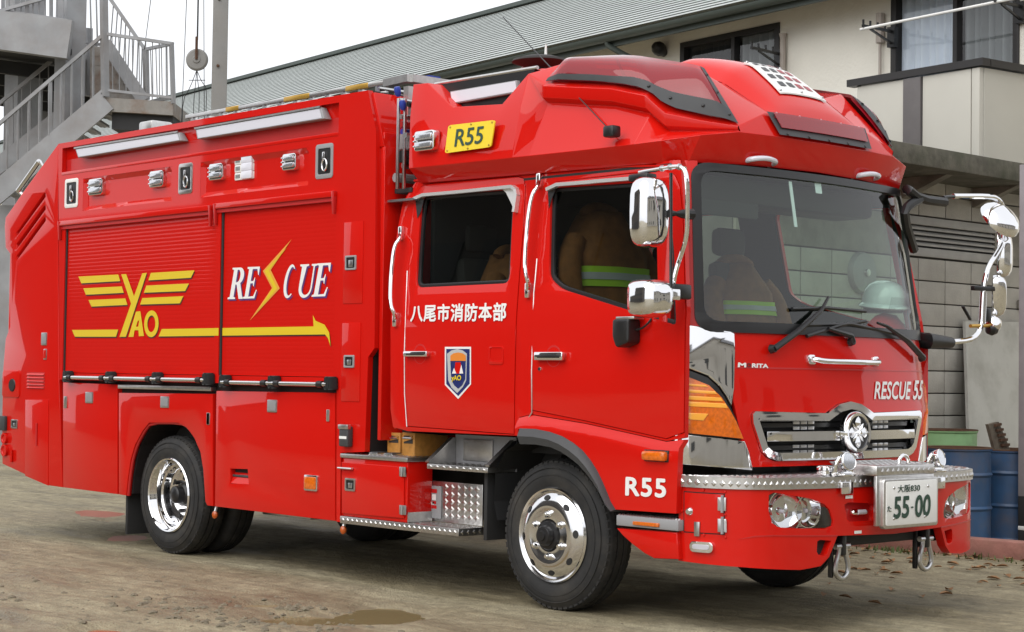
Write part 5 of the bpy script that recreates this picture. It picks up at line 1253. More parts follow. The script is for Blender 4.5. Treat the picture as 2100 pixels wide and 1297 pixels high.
obj('tread_pattern', add_tread(BM(), (bx0+.13, yb-.0005, bz0+.02), (bx1-bx0-.13, 0, 0), (0, 0, bz1-bz0-.03), 6, 5, .004, .9, stagger=False), 'aluminium', bp_, smooth=0, kind='stuff')
sg = obj('filler_sign', panel(rrect(bx0+.006, bx0+.122, bz0+.02, bz1-.03, .006, 2), (), side_map(yb-.008), th=.007, bev=.002), 'grey_paint', bp_)
def on_sign(u0, v0, u1, v1, m, nm):
    w, h = .116, bz1-bz0-.05; x0, x1 = bx0+.006+w*u0, bx0+.006+w*u1; z1, z0 = bz1-.03-h*v0, bz1-.03-h*v1
    obj(nm, poly_face([(x0, yb-.0095, z0), (x1, yb-.0095, z0), (x1, yb-.0095, z1), (x0, yb-.0095, z1)]), m, sg, smooth=0)
on_sign(.24, .10, .68, .22, 'red_dull', 'sign_mark'); on_sign(.28, .26, .60, .44, 'white', 'sign_mark'); on_sign(.2, .5, .45, .58, 'white', 'sign_mark'); on_sign(.3, .47, .62, .56, 'red_dull', 'sign_mark'); on_sign(.25, .60, .66, .70, 'red_dull', 'sign_mark')
# folding upper step
us_ = [SY('C7', *p, .03) for p in ((905, 512), (1482, 556), (1482, 606), (902, 562))]
zu1 = (us_[0].z+us_[1].z)/2; zu0 = (us_[2].z+us_[3].z)/2; ux0, ux1 = us_[0].x, us_[1].x
up = obj('upper_step', box(ux0, ux1, .03, .26, zu0, zu1, .004), 'aluminium', T)
obj('tread_pattern', add_tread(add_tread(BM(), (ux0+.005, .0295, zu0+.003), (ux1-ux0-.01, 0, 0), (0, 0, zu1-zu0-.006), 9, 1, .004, stagger=False), (ux0+.01, .04, zu1+.0005), (ux1-ux0-.02, 0, 0), (0, .2, 0), 9, 4, .004), 'aluminium', up, smooth=0, kind='stuff')
zr_ = SY('C7', 1075, 262, .26).z
for x in (ux0, ux1-.006):
    obj('step_cheek', add_hex(BM(), [(x, .035, zu1), (x+.006, .035, zu1), (x+.006, .26, zu1), (x, .26, zu1), (x, .235, zr_), (x+.006, .235, zr_), (x+.006, .26, zr_), (x, .26, zr_)]), 'aluminium', up, smooth=0)
    obj('cheek_flange', add_bar(BM(), (x+.003, .03, zu1+.01), (x+.003, .23, zr_), .035, .008, up=(0, -1, 0.6)), 'aluminium', up, smooth=0)
obj('step_back', box(ux0, ux1, .262, .27, zu0, zr_+.02), 'grey_paint', up, smooth=0)
pw = (ux1-ux0); obj('back_cover', panel(rect(ux0+pw*.16, ux0+pw*.64, zu1+.02, zr_-.005), (), side_map(.250), th=.01, bev=.003), 'aluminium', up)
obj('underfloor_dark', box(.62, 1.05, .45, .5, .45, .95), 'black_matt', T, smooth=0)

# ================================================================== MIRRORS
def shell(c, wy, h, dx, yaw, m='chrome', name='mirror_head', par=T, tilt=0.0):
    """rounded chrome housing, flat glass at the back (-x) side"""
    bm = BM(); rows = []; seg = 24
    for i, (s, t) in enumerate(((.80, -.5), (.97, -.46), (1.0, -.30), (.98, .0), (.90, .26), (.70, .44), (.40, .5), (0, .52))):
        ring = []
        for k in range(seg):
            a = 2*math.pi*k/seg; ca, sa = math.cos(a), math.sin(a); e = 0.55
            yy = math.copysign(abs(ca)**e, ca)*wy/2*s; zz = math.copysign(abs(sa)**e, sa)*h/2*s
            ring.append(Vector((t*dx, yy, zz)))
        rows.append(ring)
    M = Matrix.Translation(c) @ Matrix.Rotation(yaw, 4, 'Z') @ Matrix.Rotation(tilt, 4, 'X')
    vr = [[bm.verts.new(M @ p) for p in r] for r in rows[:-1]]; tipv = bm.verts.new(M @ Vector((.52*dx, 0, 0)))
    for A, B in zip(vr, vr[1:]):
        for k in range(seg): bm.faces.new((A[k], A[(k+1) % seg], B[(k+1) % seg], B[k]))
    for k in range(seg): bm.faces.new((vr[-1][k], vr[-1][(k+1) % seg], tipv))
    o = obj(name, bm, m, par, smooth=60)
    bm = BM(); bm.faces.new([bm.verts.new(M @ (p+Vector((.004, 0, 0)))) for p in rows[0]]); obj('mirror_glass', bm, 'polished', o, smooth=0)
    return o
arm = [SY('I', x, y, v) for x, y, v in ((1312, 354, -.16), (1345, 348, -.20), (1388, 341, -.22), (1404, 346, -.22), (1410, 372, -.22), (1410, 430, -.20), (1409, 485, -.19), (1398, 520, -.17), (1386, 555, -.14), (1380, 590, -.12))]
am_ = obj('mirror_arm', add_tube(BM(), smooth_path(arm, 2), .012, 10), 'chrome', T)
for i, f_ in ((1, 0), (1, 1), (2, 0)):
    p = arm[i].lerp(arm[i+1], .3+.4*f_); d = (arm[i+1]-arm[i]).normalized(); obj('arm_clamp', tube([p-d*.006, p+d*.006], .017, 10), 'steel', am_)
c1 = SY('I', 1336, 435, -.24); shell(c1, .20, .375, .13, math.radians(-12))
c2 = SY('I', 1338, 612, -.24); m2_ = shell(c2, .20, .205, .20, math.radians(-12))
obj('mirror_window', box(c2.x+.085, c2.x+.10, c2.y+.02, c2.y+.11, c2.z-.01, c2.z+.05, .008), 'polished', m2_)
p0, p1 = SY('I', 1372, 438, -.2), SY('I', 1420, 440, -.05)
bm = BM(); add_tube(bm, [p0, p0.lerp(p1, .3), p0.lerp(p1, .55), p1], .02, 10, rs=[.022, .012, .024, .03]); obj('mirror_bracket', bm, 'black', am_)
obj('mirror_bracket', tube([SY('I', 1376, 355, -.2), SY('I', 1376, 590, -.2)], .009, 8), 'black', am_)
obj('arm_foot', box(*[f_ for f_ in (arm[-1].x-.03, arm[-1].x+.03)], arm[-1].y-.02, .0, arm[-1].z-.06, arm[-1].z+.02, .012), 'black', am_)
k0 = SY('I', 1312, 356, -.18); obj('mirror_pivot', box(k0.x-.05, k0.x+.09, -.22, -.14, k0.z-.045, k0.z-.005, .01), 'black', am_)
obj('upper_arm_link', tube([arm[3], SY('I', 1400, 330, .02)], .012, 8), 'chrome', am_)
# blind-spot lamp on the door
x0, x1, z0, z1 = RXZ('B4', 48, 1085, 158, 1280, -.06); o = obj('approach_lamp', panel(rpoly([(x0, z0+.06), (x0+.03, z0), (x1, z0+.03), (x1, z1), (x0, z1)], .02), (), side_map(-.10), th=.09, bev=.015), 'black', fd_)
obj('lamp_cap', box(x0+.02, x1+.03, -.09, -.01, z1-.004, z1+.012, .004), 'aluminium', o)
obj('lamp_bracket', tube(smooth_path([(x1, -.04, z0+.10), (x1+.04, -.03, z0+.11), (x1+.075, -.02, z1-.02), (x1+.075, -.0, z1)], 1), .006, 6), 'black', o)
# far-side mirror on its Y bracket
XM = 2.46
def fm(x, y, d=0.0): return SX('I', x, y, XM+d)
ft = [fm(1948, 702), fm(1985, 699), fm(2003, 690), fm(2012, 670), fm(2014, 640), fm(2016, 605), fm(2019, 575), fm(2028, 545), fm(2044, 522), fm(2056, 500), fm(2059, 470), fm(2058, 435), fm(2054, 418), fm(2044, 407), fm(2030, 403), fm(1955, 403)]
fa = obj('mirror_arm', add_tube(BM(), smooth_path(ft, 1), .017, 10), 'chrome', T)
obj('arm_sleeve', tube([fm(2014, 660), fm(2017, 600)], .024, 12), 'polished', fa)
obj('arm_base', add_tube(BM(), [Vector((2.36, 2.25, 1.60)), fm(1905, 700), fm(1950, 703)], .04, 10, rs=[.05, .05, .035]), 'black', fa)
bm = BM(); yk = Vector((2.30, 2.20, 2.53)); e_ = fm(1938, 415); j_ = fm(1886, 409)
obj('visor_bracket', add_tube(BM(), smooth_path([yk, fm(1860, 388), j_, e_], 1), .03, 8), 'black', fa)
obj('pillar_bracket', add_tube(BM(), smooth_path([Vector((2.33, 2.24, 2.16)), fm(1852, 440), fm(1862, 422), j_], 1), .03, 8), 'black', fa)
obj('bracket_pin', tube([fm(1935, 406), fm(1958, 403)], .012, 8), 'black', fa)
dome = obj('dome_mirror', lathe([(.0, .075), (.06, .068), (.11, .045), (.14, .01), (.145, -.015), (.135, -.018), (.11, .01), (.06, .04), (0, .05)], fm(2052, 450), (.75, -.1, .62), 28), 'chrome', fa)
obj('dome_boss', lathe([(0, .0), (.03, -.01), (.035, -.05), (.02, -.07)], fm(2056, 462), (.4, -.3, .8), 12), 'steel', dome)
shell(fm(2062, 522)+Vector((-.02, .03, 0)), .17, .30, .09, math.radians(24), par=fa)
shell(fm(2046, 606)+Vector((0, .02, 0)), .13, .27, .09, math.radians(34), par=fa, tilt=.25)
obj('clamp_bar', add_bar(BM(), fm(1995, 591), fm(2056, 594), .035, .03, bev=.006), 'black', fa)
obj('clamp_bar', add_bar(BM(), fm(1974, 628), fm(1990, 656), .02, .012, bev=.003), 'black', fa)
obj('lower_clamp', tube([fm(1990, 669), fm(2030, 668)], .012, 8), 'gold', fa)
obj('lower_mirror', lathe([(0, .05), (.03, .045), (.05, .02), (.055, -.02), (0, -.03)], fm(2032, 664)+Vector((0, .03, 0)), (.6, -.5, .3), 18), 'chrome', fa)
obj('lower_knob', lathe([(0, .04), (.03, .03), (.04, 0), (.03, -.03), (0, -.035)], fm(2034, 676), (.3, .8, 0), 14), 'black', fa)
obj('clamp_body', box(fm(2018, 640).x-.03, fm(2018, 640).x+.02, fm(2024, 640).y-.03, fm(2024, 640).y+.03, fm(2018, 660).z, fm(2018, 632).z, .01), 'black', fa)

# ================================================================== GAP BEHIND THE CAB, ROOF RACK
rk = obj('equipment_rack', box(-.15, .02, .10, 2.2, 2.50, 2.53, .004), 'black_matt', T)
for i, (z, y0, r, m) in enumerate(((2.60, .08, .03, 'grey_paint'), (2.68, .12, .022, 'steel'), (2.73, .07, .04, 'black_matt'), (2.80, .10, .028, 'steel'), (2.86, .06, .018, 'aluminium'), (2.90, .13, .02, 'blue'), (2.94, .09, .024, 'red_dull'), (2.985, .07, .016, 'aluminium'), (3.02, .12, .022, 'steel'), (3.06, .08, .018, 'black'), (3.10, .10, .016, 'aluminium'))):
    x = -.12+.03*(i % 5); obj('stowed_pole', tube([(x, y0, z), (x+.02, 2.1, z+.01)], r, 10), m, rk)
for x, y in ((-.06, .05), (-.02, .07)): obj('rack_post', box(x-.009, x+.009, y-.009, y+.009, 2.52, 3.10, .003), 'steel', rk)
for x, y, z in ((-.06, .04, 3.14), (-.02, .05, 3.05)): obj('clamp_knob', lathe([(0, .035), (.018, .032), (.023, .015), (.02, -.015), (.012, -.03), (0, -.032)], (x, y, z), (0.1, -.3, 1), 12), 'blue', rk)
bx_ = [SY('A4', *p, .12) for p in ((1290, 395), (1415, 375), (1395, 500), (1260, 470))]
obj('rack_box', box(-.13, .06, .10, .5, 2.78, 2.88, .008), 'grey_paint', rk)
obj('rack_shelf', box(-.16, .10, .05, 2.2, 2.44, 2.455), 'steel', rk, smooth=0)
obj('gap_panel', box(-.16, -.06, .20, 2.1, .95, 1.30, .01), 'black_matt', T)
obj('gap_panel', box(-.16, -.08, .12, 2.1, 1.32, 1.95, .01), 'red_dull', T)
obj('gap_panel', box(-.16, -.08, .16, 2.1, 1.97, 2.42, .01), 'black_matt', T)
# rooftop: loudspeaker disc, white stub aerial
c = SY('C2', 1190, 375, .55); o = obj('roof_disc', lathe([(0, .04), (.10, .035), (.17, .015), (.18, 0), (.12, -.02), (.03, -.03), (.03, -.12)], c, (0, 0, 1), 28), 'seat', T)
obj('disc_strut', tube([c+Vector((-.2, 0, -.10)), c+Vector((-.12, -.02, .0))], .012, 8), 'steel', o)
a1, a2 = SY('C2', 1222, 352, .55), SY('C2', 1224, 268, .55); bm = BM(); add_tube(bm, [a1, a1.lerp(a2, .3), a2], .01, 8, rs=[.014, .009, .006]); obj('stub_aerial', bm, 'white', o)
obj('front_rack_beam', add_bar(BM(), SY('C2', 270, 500, .25), SY('C2', 415, 468, .25), .06, .05), 'aluminium', T)
obj('front_rack_post', add_bar(BM(), SY('C2', 405, 520, .25), SY('C2', 405, 480, .25)+Vector((0, 0, -.5)), .05, .05), 'aluminium', T)
obj('front_rack_cross', add_bar(BM(), SY('C2', 415, 470, .25), SY('C2', 415, 470, .25)+Vector((.0, 1.8, 0)), .06, .05), 'aluminium', T)
obj('blue_fitting', box(SY('C2', 500, 480, .5).x-.08, SY('C2', 500, 480, .5).x+.10, .45, .55, SY('C2', 500, 490, .5).z, SY('C2', 500, 466, .5).z), 'blue', T)
obj('rear_winch', box(SY('A1', 1000, 830, .4).x-.1, SY('A1', 1000, 830, .4).x+.1, .35, .55, 3.14, SY('A1', 1050, 800, .4).z, .02), 'aluminium', T)
# aluminium ladder lying on the body roof (a thing of its own)
yl = .30; la, lb = SY('A4', 0, 375, yl), SY('A4', 1270, 168, yl); dl = (lb-la); la = la-dl*.05; zl = (la.z+lb.z)/2
la.z = lb.z = zl
LD = top('aluminium_ladder', 'silver and amber aluminium ladder lying on top of the truck body', 'ladder', (la.lerp(lb, .5).x, .5, 3.14))
for y in (yl, yl+.42):
    A_, B_ = Vector((la.x, y, zl)), Vector((lb.x, y, zl)); obj('ladder_rail', add_bar(BM(), A_, B_, .028, .030, bev=.004), 'aluminium', LD)
    A2_, B2_ = A_+Vector((0, .01, -.07)), B_+Vector((0, .01, -.07)); obj('ladder_rail', add_bar(BM(), A2_, B2_, .025, .028, bev=.004), 'aluminium', LD)
n_r = 13
for i in range(n_r):
    x = la.x+(lb.x-la.x)*(i+.5)/n_r; obj('rung', tube([(x, yl, zl-.03), (x, yl+.42, zl-.03)], .014, 8), 'aluminium', LD); obj('rail_strut', box(x-.012, x+.012, yl-.010, yl+.012, zl-.085, zl), 'steel', LD, smooth=0)
    obj('ladder_foot', box(x-.015, x+.015, yl+.03, yl+.06, 3.139, zl-.06), 'plastic_grey', LD, smooth=0) if i % 4 == 1 else None
for k, x0_, x1_2 in (('A4', 215, 300), ('A4', 600, 770), ('A4', 1010, 1160)):
    a_, b_ = SY(k, x0_, 250, yl).x, SY(k, x1_2, 250, yl).x; obj('amber_sleeve', add_bar(BM(), (a_, yl, zl), (b_, yl, zl), .034, .036, bev=.005), 'gold', LD)

# ================================================================== CAB INTERIOR
obj('dashboard', add_hex(BM(), [(1.98, .10, 1.10), (2.36, .10, 1.10), (2.36, 2.20, 1.10), (1.98, 2.20, 1.10), (2.04, .10, 1.50), (2.37, .12, 1.575), (2.37, 2.18, 1.575), (2.04, 2.20, 1.50)], .04), 'dash', T)
obj('instrument_hood', box(1.98, 2.16, .35, .85, 1.46, 1.60, .05), 'dash', T)
sw = Vector((1.93, .60, 1.52)); ax = Vector((-.62, 0, .78)); ring = []
s_ = ax.cross(Vector((0, 1, 0))).normalized(); 
obj('steering_wheel', add_tube(BM(), [sw+(Vector((0, 1, 0))*math.cos(t)+s_*math.sin(t))*.215 for t in [2*math.pi*i/36 for i in range(37)]], .017, 8, caps=False), 'black', T)
obj('steering_column', tube([sw, sw-ax*.35], .04, 10), 'black', T)
for t in (0, math.pi, math.pi*1.5): obj('wheel_spoke', add_bar(BM(), sw, sw+(Vector((0, 1, 0))*math.cos(t)+s_*math.sin(t))*.21, .03, .015), 'black', T)
def seat(x, y, w=.5, hb=.75, name='seat'):
    o = obj(name, add_hex(BM(), [(x, y-w/2, 1.22), (x+.5, y-w/2, 1.22), (x+.5, y+w/2, 1.22), (x, y+w/2, 1.22), (x+.02, y-w/2, 1.38), (x+.5, y-w/2, 1.42), (x+.5, y+w/2, 1.42), (x+.02, y+w/2, 1.38)], .05), 'seat', T)
    obj('backrest', add_hex(BM(), [(x-.08, y-w/2, 1.34), (x+.06, y-w/2, 1.34), (x+.06, y+w/2, 1.34), (x-.08, y+w/2, 1.34), (x-.20, y-w*.42, 1.34+hb), (x-.10, y-w*.42, 1.34+hb), (x-.10, y+w*.42, 1.34+hb), (x-.20, y+w*.42, 1.34+hb)], .05), 'seat', o)
    obj('seat_base', box(x+.05, x+.45, y-w*.4, y+w*.4, 1.02, 1.225), 'cab_dark', o, smooth=0)
    if hb < .8: obj('headrest', box(x-.23, x-.13, y-.13, y+.13, 1.34+hb+.04, 1.34+hb+.22, .04), 'seat', o)
seat(1.45, .60); seat(1.45, 1.72); seat(1.45, 1.16, .5, .6)
seat(.35, .55); seat(.35, 1.15); seat(.35, 1.75)
obj('overhead_console', box(1.9, 2.2, .3, 2.0, 2.34, 2.49, .03), 'dash', T)
obj('sun_visor', box(2.17, 2.19, .3, .9, 2.26, 2.44, .01), 'dash', T)
# firefighters' turnout coats hung over the seats
def coat(base, w, d, h, yaw, label):
    B_ = Vector(base); c = top('turnout_coat', label, 'coat', base, 'turnout coats on the seats')
    M = Matrix.Translation(B_) @ Matrix.Rotation(yaw, 4, 'Z')
    def rings(zs, grow=0.0):
        bm = BM(); R_ = []
        for t in zs:
            k = 1.0 if t < .72 else max(.30, 1-(t-.72)/.28*.62)
            sh = 1.06-.10*abs(t-.35); ring = []
            for i in range(28):
                a = 2*math.pi*i/28; f = 1+.05*math.sin(5*a+7*t)+.04*math.sin(9*a-5*t)
                ring.append(bm.verts.new(M @ Vector(((math.cos(a)*d/2*f*(.6+.4*k)+grow*math.cos(a))-.10*t, (math.sin(a)*w/2*f*k*sh)+grow*math.sin(a), h*t))))
            R_.append(ring)
        for A, B in zip(R_, R_[1:]):
            for i in range(28): bm.faces.new((A[i], A[(i+1) % 28], B[(i+1) % 28], B[i]))
        return bm, R_
    bm, R_ = rings([i/14 for i in range(15)]); bm.faces.new(R_[-1]); bm.faces.new(R_[0][::-1]); obj('coat_body', bm, 'brown_coat', c, smooth=80)
    for t0, t1, g, m in ((.50, .63, .012, 'lime'), (.545, .590, .017, 'silver_tape'), (.04, .12, .010, 'lime')):
        bm, _ = rings([t0+(t1-t0)*i/3 for i in range(4)], g); obj('reflective_band', bm, m, c, smooth=80)
    for s in (-1, 1):
        pts = [M @ Vector((-.06, s*w*.40, h*.80)), M @ Vector((-.02, s*w*.56, h*.66)), M @ Vector((.03, s*w*.60, h*.42)), M @ Vector((.10, s*w*.56, h*.18)), M @ Vector((.14, s*w*.54, h*.08))]
        sl_ = obj('sleeve', add_tube(BM(), smooth_path(pts, 2), .07, 14, rs=None), 'brown_coat', c, smooth=80)
        p = pts[3]; q_ = pts[2]; obj('sleeve_band', tube([q_.lerp(p, .55), q_.lerp(p, .85)], .074, 14), 'lime', sl_)
    bm = BM(); add_tube(bm, [M @ Vector((-.10, math.cos(t)*.13, h*.98+.05*math.sin(t))) for t in [math.pi*i/8 for i in range(9)]], .035, 8); obj('collar', bm, 'brown_coat', c, smooth=80)
coat((1.40, .50, 1.42), .60, .40, .90, 0.0, 'brown turnout coat with lime bands over the seat behind the steering wheel')
coat((.62, .52, 1.30), .50, .40, .80, 0.15, 'brown turnout coat with lime bands behind the rear door window')
coat((1.40, 1.74, 1.42), .50, .34, .66, -0.1, 'brown turnout coat with lime bands on the passenger seat away from the steering wheel')
# helmet and red cloth on the dashboard
hp = SX('I', 1812, 642, 2.20); HM = top('fire_helmet', 'pale grey fire helmet lying on the dashboard behind the windscreen', 'helmet', hp)
prof_h = [(.150, .0), (.158, .008), (.150, .02), (.138, .03), (.136, .07), (.125, .11), (.10, .145), (.06, .167), (0, .175)]
obj('helmet_shell', lathe(prof_h, hp+Vector((0, 0, .03)), (0.12, -.05, 1), 28), 'helmet', HM)
obj('helmet_visor', panel([(-.12, .0), (.12, .0), (.10, .09), (-.10, .09)], (), lambda u, v, w: hp+Vector((.15-u*u*2.2+w, u, .0+v)), th=.004, bev=0, cu=[-.08, -.04, 0, .04, .08]), 'glass_lamp', HM)
obj('helmet_liner', lathe([(.0, 0), (.12, .0), (.13, .05)], hp, (0, 0, 1), 20), 'black', HM)
bm = BM()
for i in range(9):
    for j in range(7): pass
g_ = [[bm.verts.new((2.10+.030*i, hp.y-.16+.045*j, 1.56+max(0, (hp.z-1.565))*(1-((i-4)/4.3)**2)*(1-((j-3.5)/3.8)**4)+.02*noise.noise(Vector((i*.7, j*.8, 3))))) for j in range(8)] for i in range(9)]
for i in range(8):
    for j in range(7): bm.faces.new((g_[i][j], g_[i+1][j], g_[i+1][j+1], g_[i][j+1]))
solo('red_cloth', bm, 'red_dull', 'crumpled red cloth under the helmet on the dashboard', 'cloth', (2.2, 1.9, 1.55))
# wheel chocks on the locker deck
for i, (cx0, cx1) in enumerate(((528, 662), (668, 800))):
    a_, b_ = SY('C7', cx0, 400, .12), SY('C7', cx1, 400, .12); zt4 = SY('C7', cx0+20, 218, .12).z; z0 = zd+.029
    W_ = top('wheel_chock', ('amber plastic wheel chock beside the truck cabinet edge', 'amber plastic wheel chock next to the folding step')[i], 'chock', ((a_.x+b_.x)/2, .2, z0), 'wheel chocks on the locker deck')
    w = b_.x-a_.x-.012
    obj('chock_body', add_hex(BM(), [(a_.x, .12, z0), (a_.x+w, .12, z0), (a_.x+w, .40, z0), (a_.x, .40, z0), (a_.x, .12, zt4), (a_.x+w, .12, zt4), (a_.x+w, .40, zt4-.02), (a_.x, .40, zt4-.02)], .004), 'wood', W_)
    obj('chock_hollow', box(a_.x+.018, a_.x+w-.018, .1185, .1199, z0+.08, zt4-.02), 'seat', W_, smooth=0)
    obj('chock_frame', add_bar(BM(), (a_.x+.018, .117, z0+.10), (a_.x+w-.018, .117, zt4-.03), .008, .02), 'wood', W_)
    obj('chock_handle', tube([(a_.x+.02, .112, zt4-.035), (a_.x+w-.02, .112, zt4-.035)], .007, 8), 'steel', W_)
    o = obj('deck_clip', box(a_.x-.05, a_.x+.035, .01, .10, zd+.029, zd+.045, .003), 'steel', T); obj('clip_pad', box(a_.x-.042, a_.x+.027, .018, .092, zd+.0452, zd+.050), 'plastic_grey', o, smooth=0)
# ================================================================== GROUND
def ground_mat():
    m = bpy.data.materials.new('wet_earth'); m.use_nodes = True; nt = m.node_tree; b = nt.nodes['Principled BSDF']; L = nt.links.new
    geo = nt.nodes.new('ShaderNodeNewGeometry')
    mp = nt.nodes.new('ShaderNodeMapping'); mp.inputs['Scale'].default_value = (.55, 1.6, 1); mp.inputs['Rotation'].default_value = (0, 0, math.radians(-14)); L(geo.outputs['Position'], mp.inputs['Vector'])
    def nz(scale, det, rough, vec): 
        n = nt.nodes.new('ShaderNodeTexNoise'); n.inputs['Scale'].default_value = scale; n.inputs['Detail'].default_value = det; n.inputs['Roughness'].default_value = rough; L(vec, n.inputs['Vector']); return n
    n1 = nz(1.1, 8, .6, mp.outputs[0]); n2 = nz(9, 6, .65, geo.outputs['Position']); n3 = nz(70, 4, .6, geo.outputs['Position'])
    cr = nt.nodes.new('ShaderNodeValToRGB'); e = cr.color_ramp.elements
    e[0].position = .30; e[0].color = (.185, .158, .100, 1); e[1].position = .70; e[1].color = (.40, .362, .258, 1)
    x = cr.color_ramp.elements.new(.48); x.color = (.30, .262, .174, 1)
    L(n1.outputs['Fac'], cr.inputs[0])
    mx = nt.nodes.new('ShaderNodeMix'); mx.data_type = 'RGBA'; mx.blend_type = 'MULTIPLY'; mx.inputs[0].default_value = .75
    cr2 = nt.nodes.new('ShaderNodeValToRGB'); cr2.color_ramp.elements[0].position = .33; cr2.color_ramp.elements[0].color = (.62, .60, .57, 1); cr2.color_ramp.elements[1].position = .66; cr2.color_ramp.elements[1].color = (1.12, 1.1, 1.06, 1)
    L(n2.outputs['Fac'], cr2.inputs[0]); L(cr.outputs[0], mx.inputs[6]); L(cr2.outputs[0], mx.inputs[7])
    mp2 = nt.nodes.new('ShaderNodeMapping'); mp2.inputs['Scale'].default_value = (.9, 7.5, 1); mp2.inputs['Rotation'].default_value = (0, 0, math.radians(-6)); L(geo.outputs['Position'], mp2.inputs['Vector'])
    n4 = nz(1.6, 7, .62, mp2.outputs[0]); cr3 = nt.nodes.new('ShaderNodeValToRGB'); cr3.color_ramp.elements[0].position = .36; cr3.color_ramp.elements[0].color = (.72, .70, .66, 1); cr3.color_ramp.elements[1].position = .62; cr3.color_ramp.elements[1].color = (1.12, 1.11, 1.08, 1)
    L(n4.outputs['Fac'], cr3.inputs[0]); mx2 = nt.nodes.new('ShaderNodeMix'); mx2.data_type = 'RGBA'; mx2.blend_type = 'MULTIPLY'; mx2.inputs[0].default_value = .8; L(mx.outputs[2], mx2.inputs[6]); L(cr3.outputs[0], mx2.inputs[7])
    cr4 = nt.nodes.new('ShaderNodeValToRGB'); cr4.color_ramp.elements[0].position = .36; cr4.color_ramp.elements[0].color = (.55, .53, .50, 1); cr4.color_ramp.elements[1].position = .56; cr4.color_ramp.elements[1].color = (1.08, 1.08, 1.06, 1)
    L(n3.outputs['Fac'], cr4.inputs[0]); mx3 = nt.nodes.new('ShaderNodeMix'); mx3.data_type = 'RGBA'; mx3.blend_type = 'MULTIPLY'; mx3.inputs[0].default_value = .4; L(mx2.outputs[2], mx3.inputs[6]); L(cr4.outputs[0], mx3.inputs[7])
    L(mx3.outputs[2], b.inputs['Base Color'])
    mr = nt.nodes.new('ShaderNodeMapRange'); mr.inputs['From Min'].default_value = .35; mr.inputs['From Max'].default_value = .6; mr.inputs['To Min'].default_value = .42; mr.inputs['To Max'].default_value = .85
    L(n1.outputs['Fac'], mr.inputs['Value']); L(mr.outputs[0], b.inputs['Roughness'])
    ad = nt.nodes.new('ShaderNodeMath'); ad.operation = 'MULTIPLY_ADD'; ad.inputs[1].default_value = .35; L(n3.outputs['Fac'], ad.inputs[0]); L(n2.outputs['Fac'], ad.inputs[2])
    bp = nt.nodes.new('ShaderNodeBump'); bp.inputs['Strength'].default_value = .8; bp.inputs['Distance'].default_value = .045; L(ad.outputs[0], bp.inputs['Height']); L(bp.outputs[0], b.inputs['Normal'])
    MATS['wet_earth'] = m
ground_mat()
PUD = []       # centre, long half-axis, short half-axis, direction
def pud(k, x0, y0, x1, y1, sx=1.0, sy=1.0):
    a, b = SZ(k, x0, (y0+y1)/2), SZ(k, x1, (y0+y1)/2); c0, c1 = SZ(k, (x0+x1)/2, y0), SZ(k, (x0+x1)/2, y1)
    c = (a+b)/2; PUD.append((c, (b-a)/2*sx, (c1-c0)/2*sy))
pud('C3', 510, 360, 700, 392); pud('C3', 330, 240, 600, 280); pud('C3', 470, 292, 540, 306); pud('C3', 330, 798, 640, 850); pud('C3', 1120, 684, 1430, 712); pud('C3', 1180, 728, 1760, 800); pud('C3', 1600, 696, 2050, 785)
def gz(x, y):
    p = Vector((x, y, 0)); d = math.hypot(x+1, y-1)
    amp = 1.0 if d < 12 else max(0.2, 1-(d-12)/25)
    z = .022*noise.noise(Vector((x*.35, y*.9, 1.3)))+.016*noise.noise(Vector((x*1.1+y*.25, y*4.2, 4)))+.012*noise.noise(Vector((x*2.6, y*8.5, 6)))+.007*noise.noise(Vector((x*7, y*9, 2)))
    # shallow ruts along the drive, clods between them
    for k, yr in ((0, -2.15), (1, -2.75), (2, -3.6), (3, 3.6)):
        yy = y-yr-.12*math.sin(x*.35+k); z -= .018*math.exp(-(yy/.16)**2)*(.6+.6*noise.noise(Vector((x*1.3, k, 9)))); z += .012*math.exp(-((abs(yy)-.24)/.09)**2)*(.6+noise.noise(Vector((x*3.2, y*3, 5))))
    for c, u, v in PUD:
        # solve in the puddle's own axes
        det = u.x*v.y-u.y*v.x; dx, dy = x-c.x, y-c.y
        a = (dx*v.y-dy*v.x)/det; b = (u.x*dy-u.y*dx)/det; r = math.hypot(a, b)+.34*noise.noise(Vector((x*2.3, y*3.3, 7)))+.16*noise.noise(Vector((x*7, y*9, 3)))
        if r < 1.6: z = z*min(1, max(.2, (r-.4)/1.0)) - .042*max(0, 1-(r/1.25)**2)
    for wx, wy in ((XF, .18), (XRW, .2), (XF, 2.12), (XRW, 2.1)):
        d2 = math.hypot((x-wx)/.5, (y-wy)/.3)
        if d2 < 1.6: z = z*min(1, max(0, d2-.6))
    return z*amp*.9
def axis(dense0, dense1, step, ends):
    v = []; x = dense0
    while x <= dense1+1e-6: v.append(x); x += step
    s = step; x = dense1
    while x < ends[1]: s *= 1.28; x += s; v.append(x)
    s = step; x = dense0
    while x > ends[0]: s *= 1.28; x -= s; v.insert(0, x)
    return v
gxs = axis(-9.5, 5.5, .06, (-400, 400)); gys = axis(-5.0, 6.5, .06, (-400, 400))
gv = [(x, y, gz(x, y) if -12 < x < 8 and -7 < y < 9 else 0.0) for y in gys for x in gxs]; nx = len(gxs)
gf = [(j*nx+i, j*nx+i+1, (j+1)*nx+i+1, (j+1)*nx+i) for j in range(len(gys)-1) for i in range(nx-1)]
me = bpy.data.meshes.new('ground'); me.from_pydata(gv, [], gf); o = obj('ground', me, 'wet_earth', smooth=80, kind='structure')
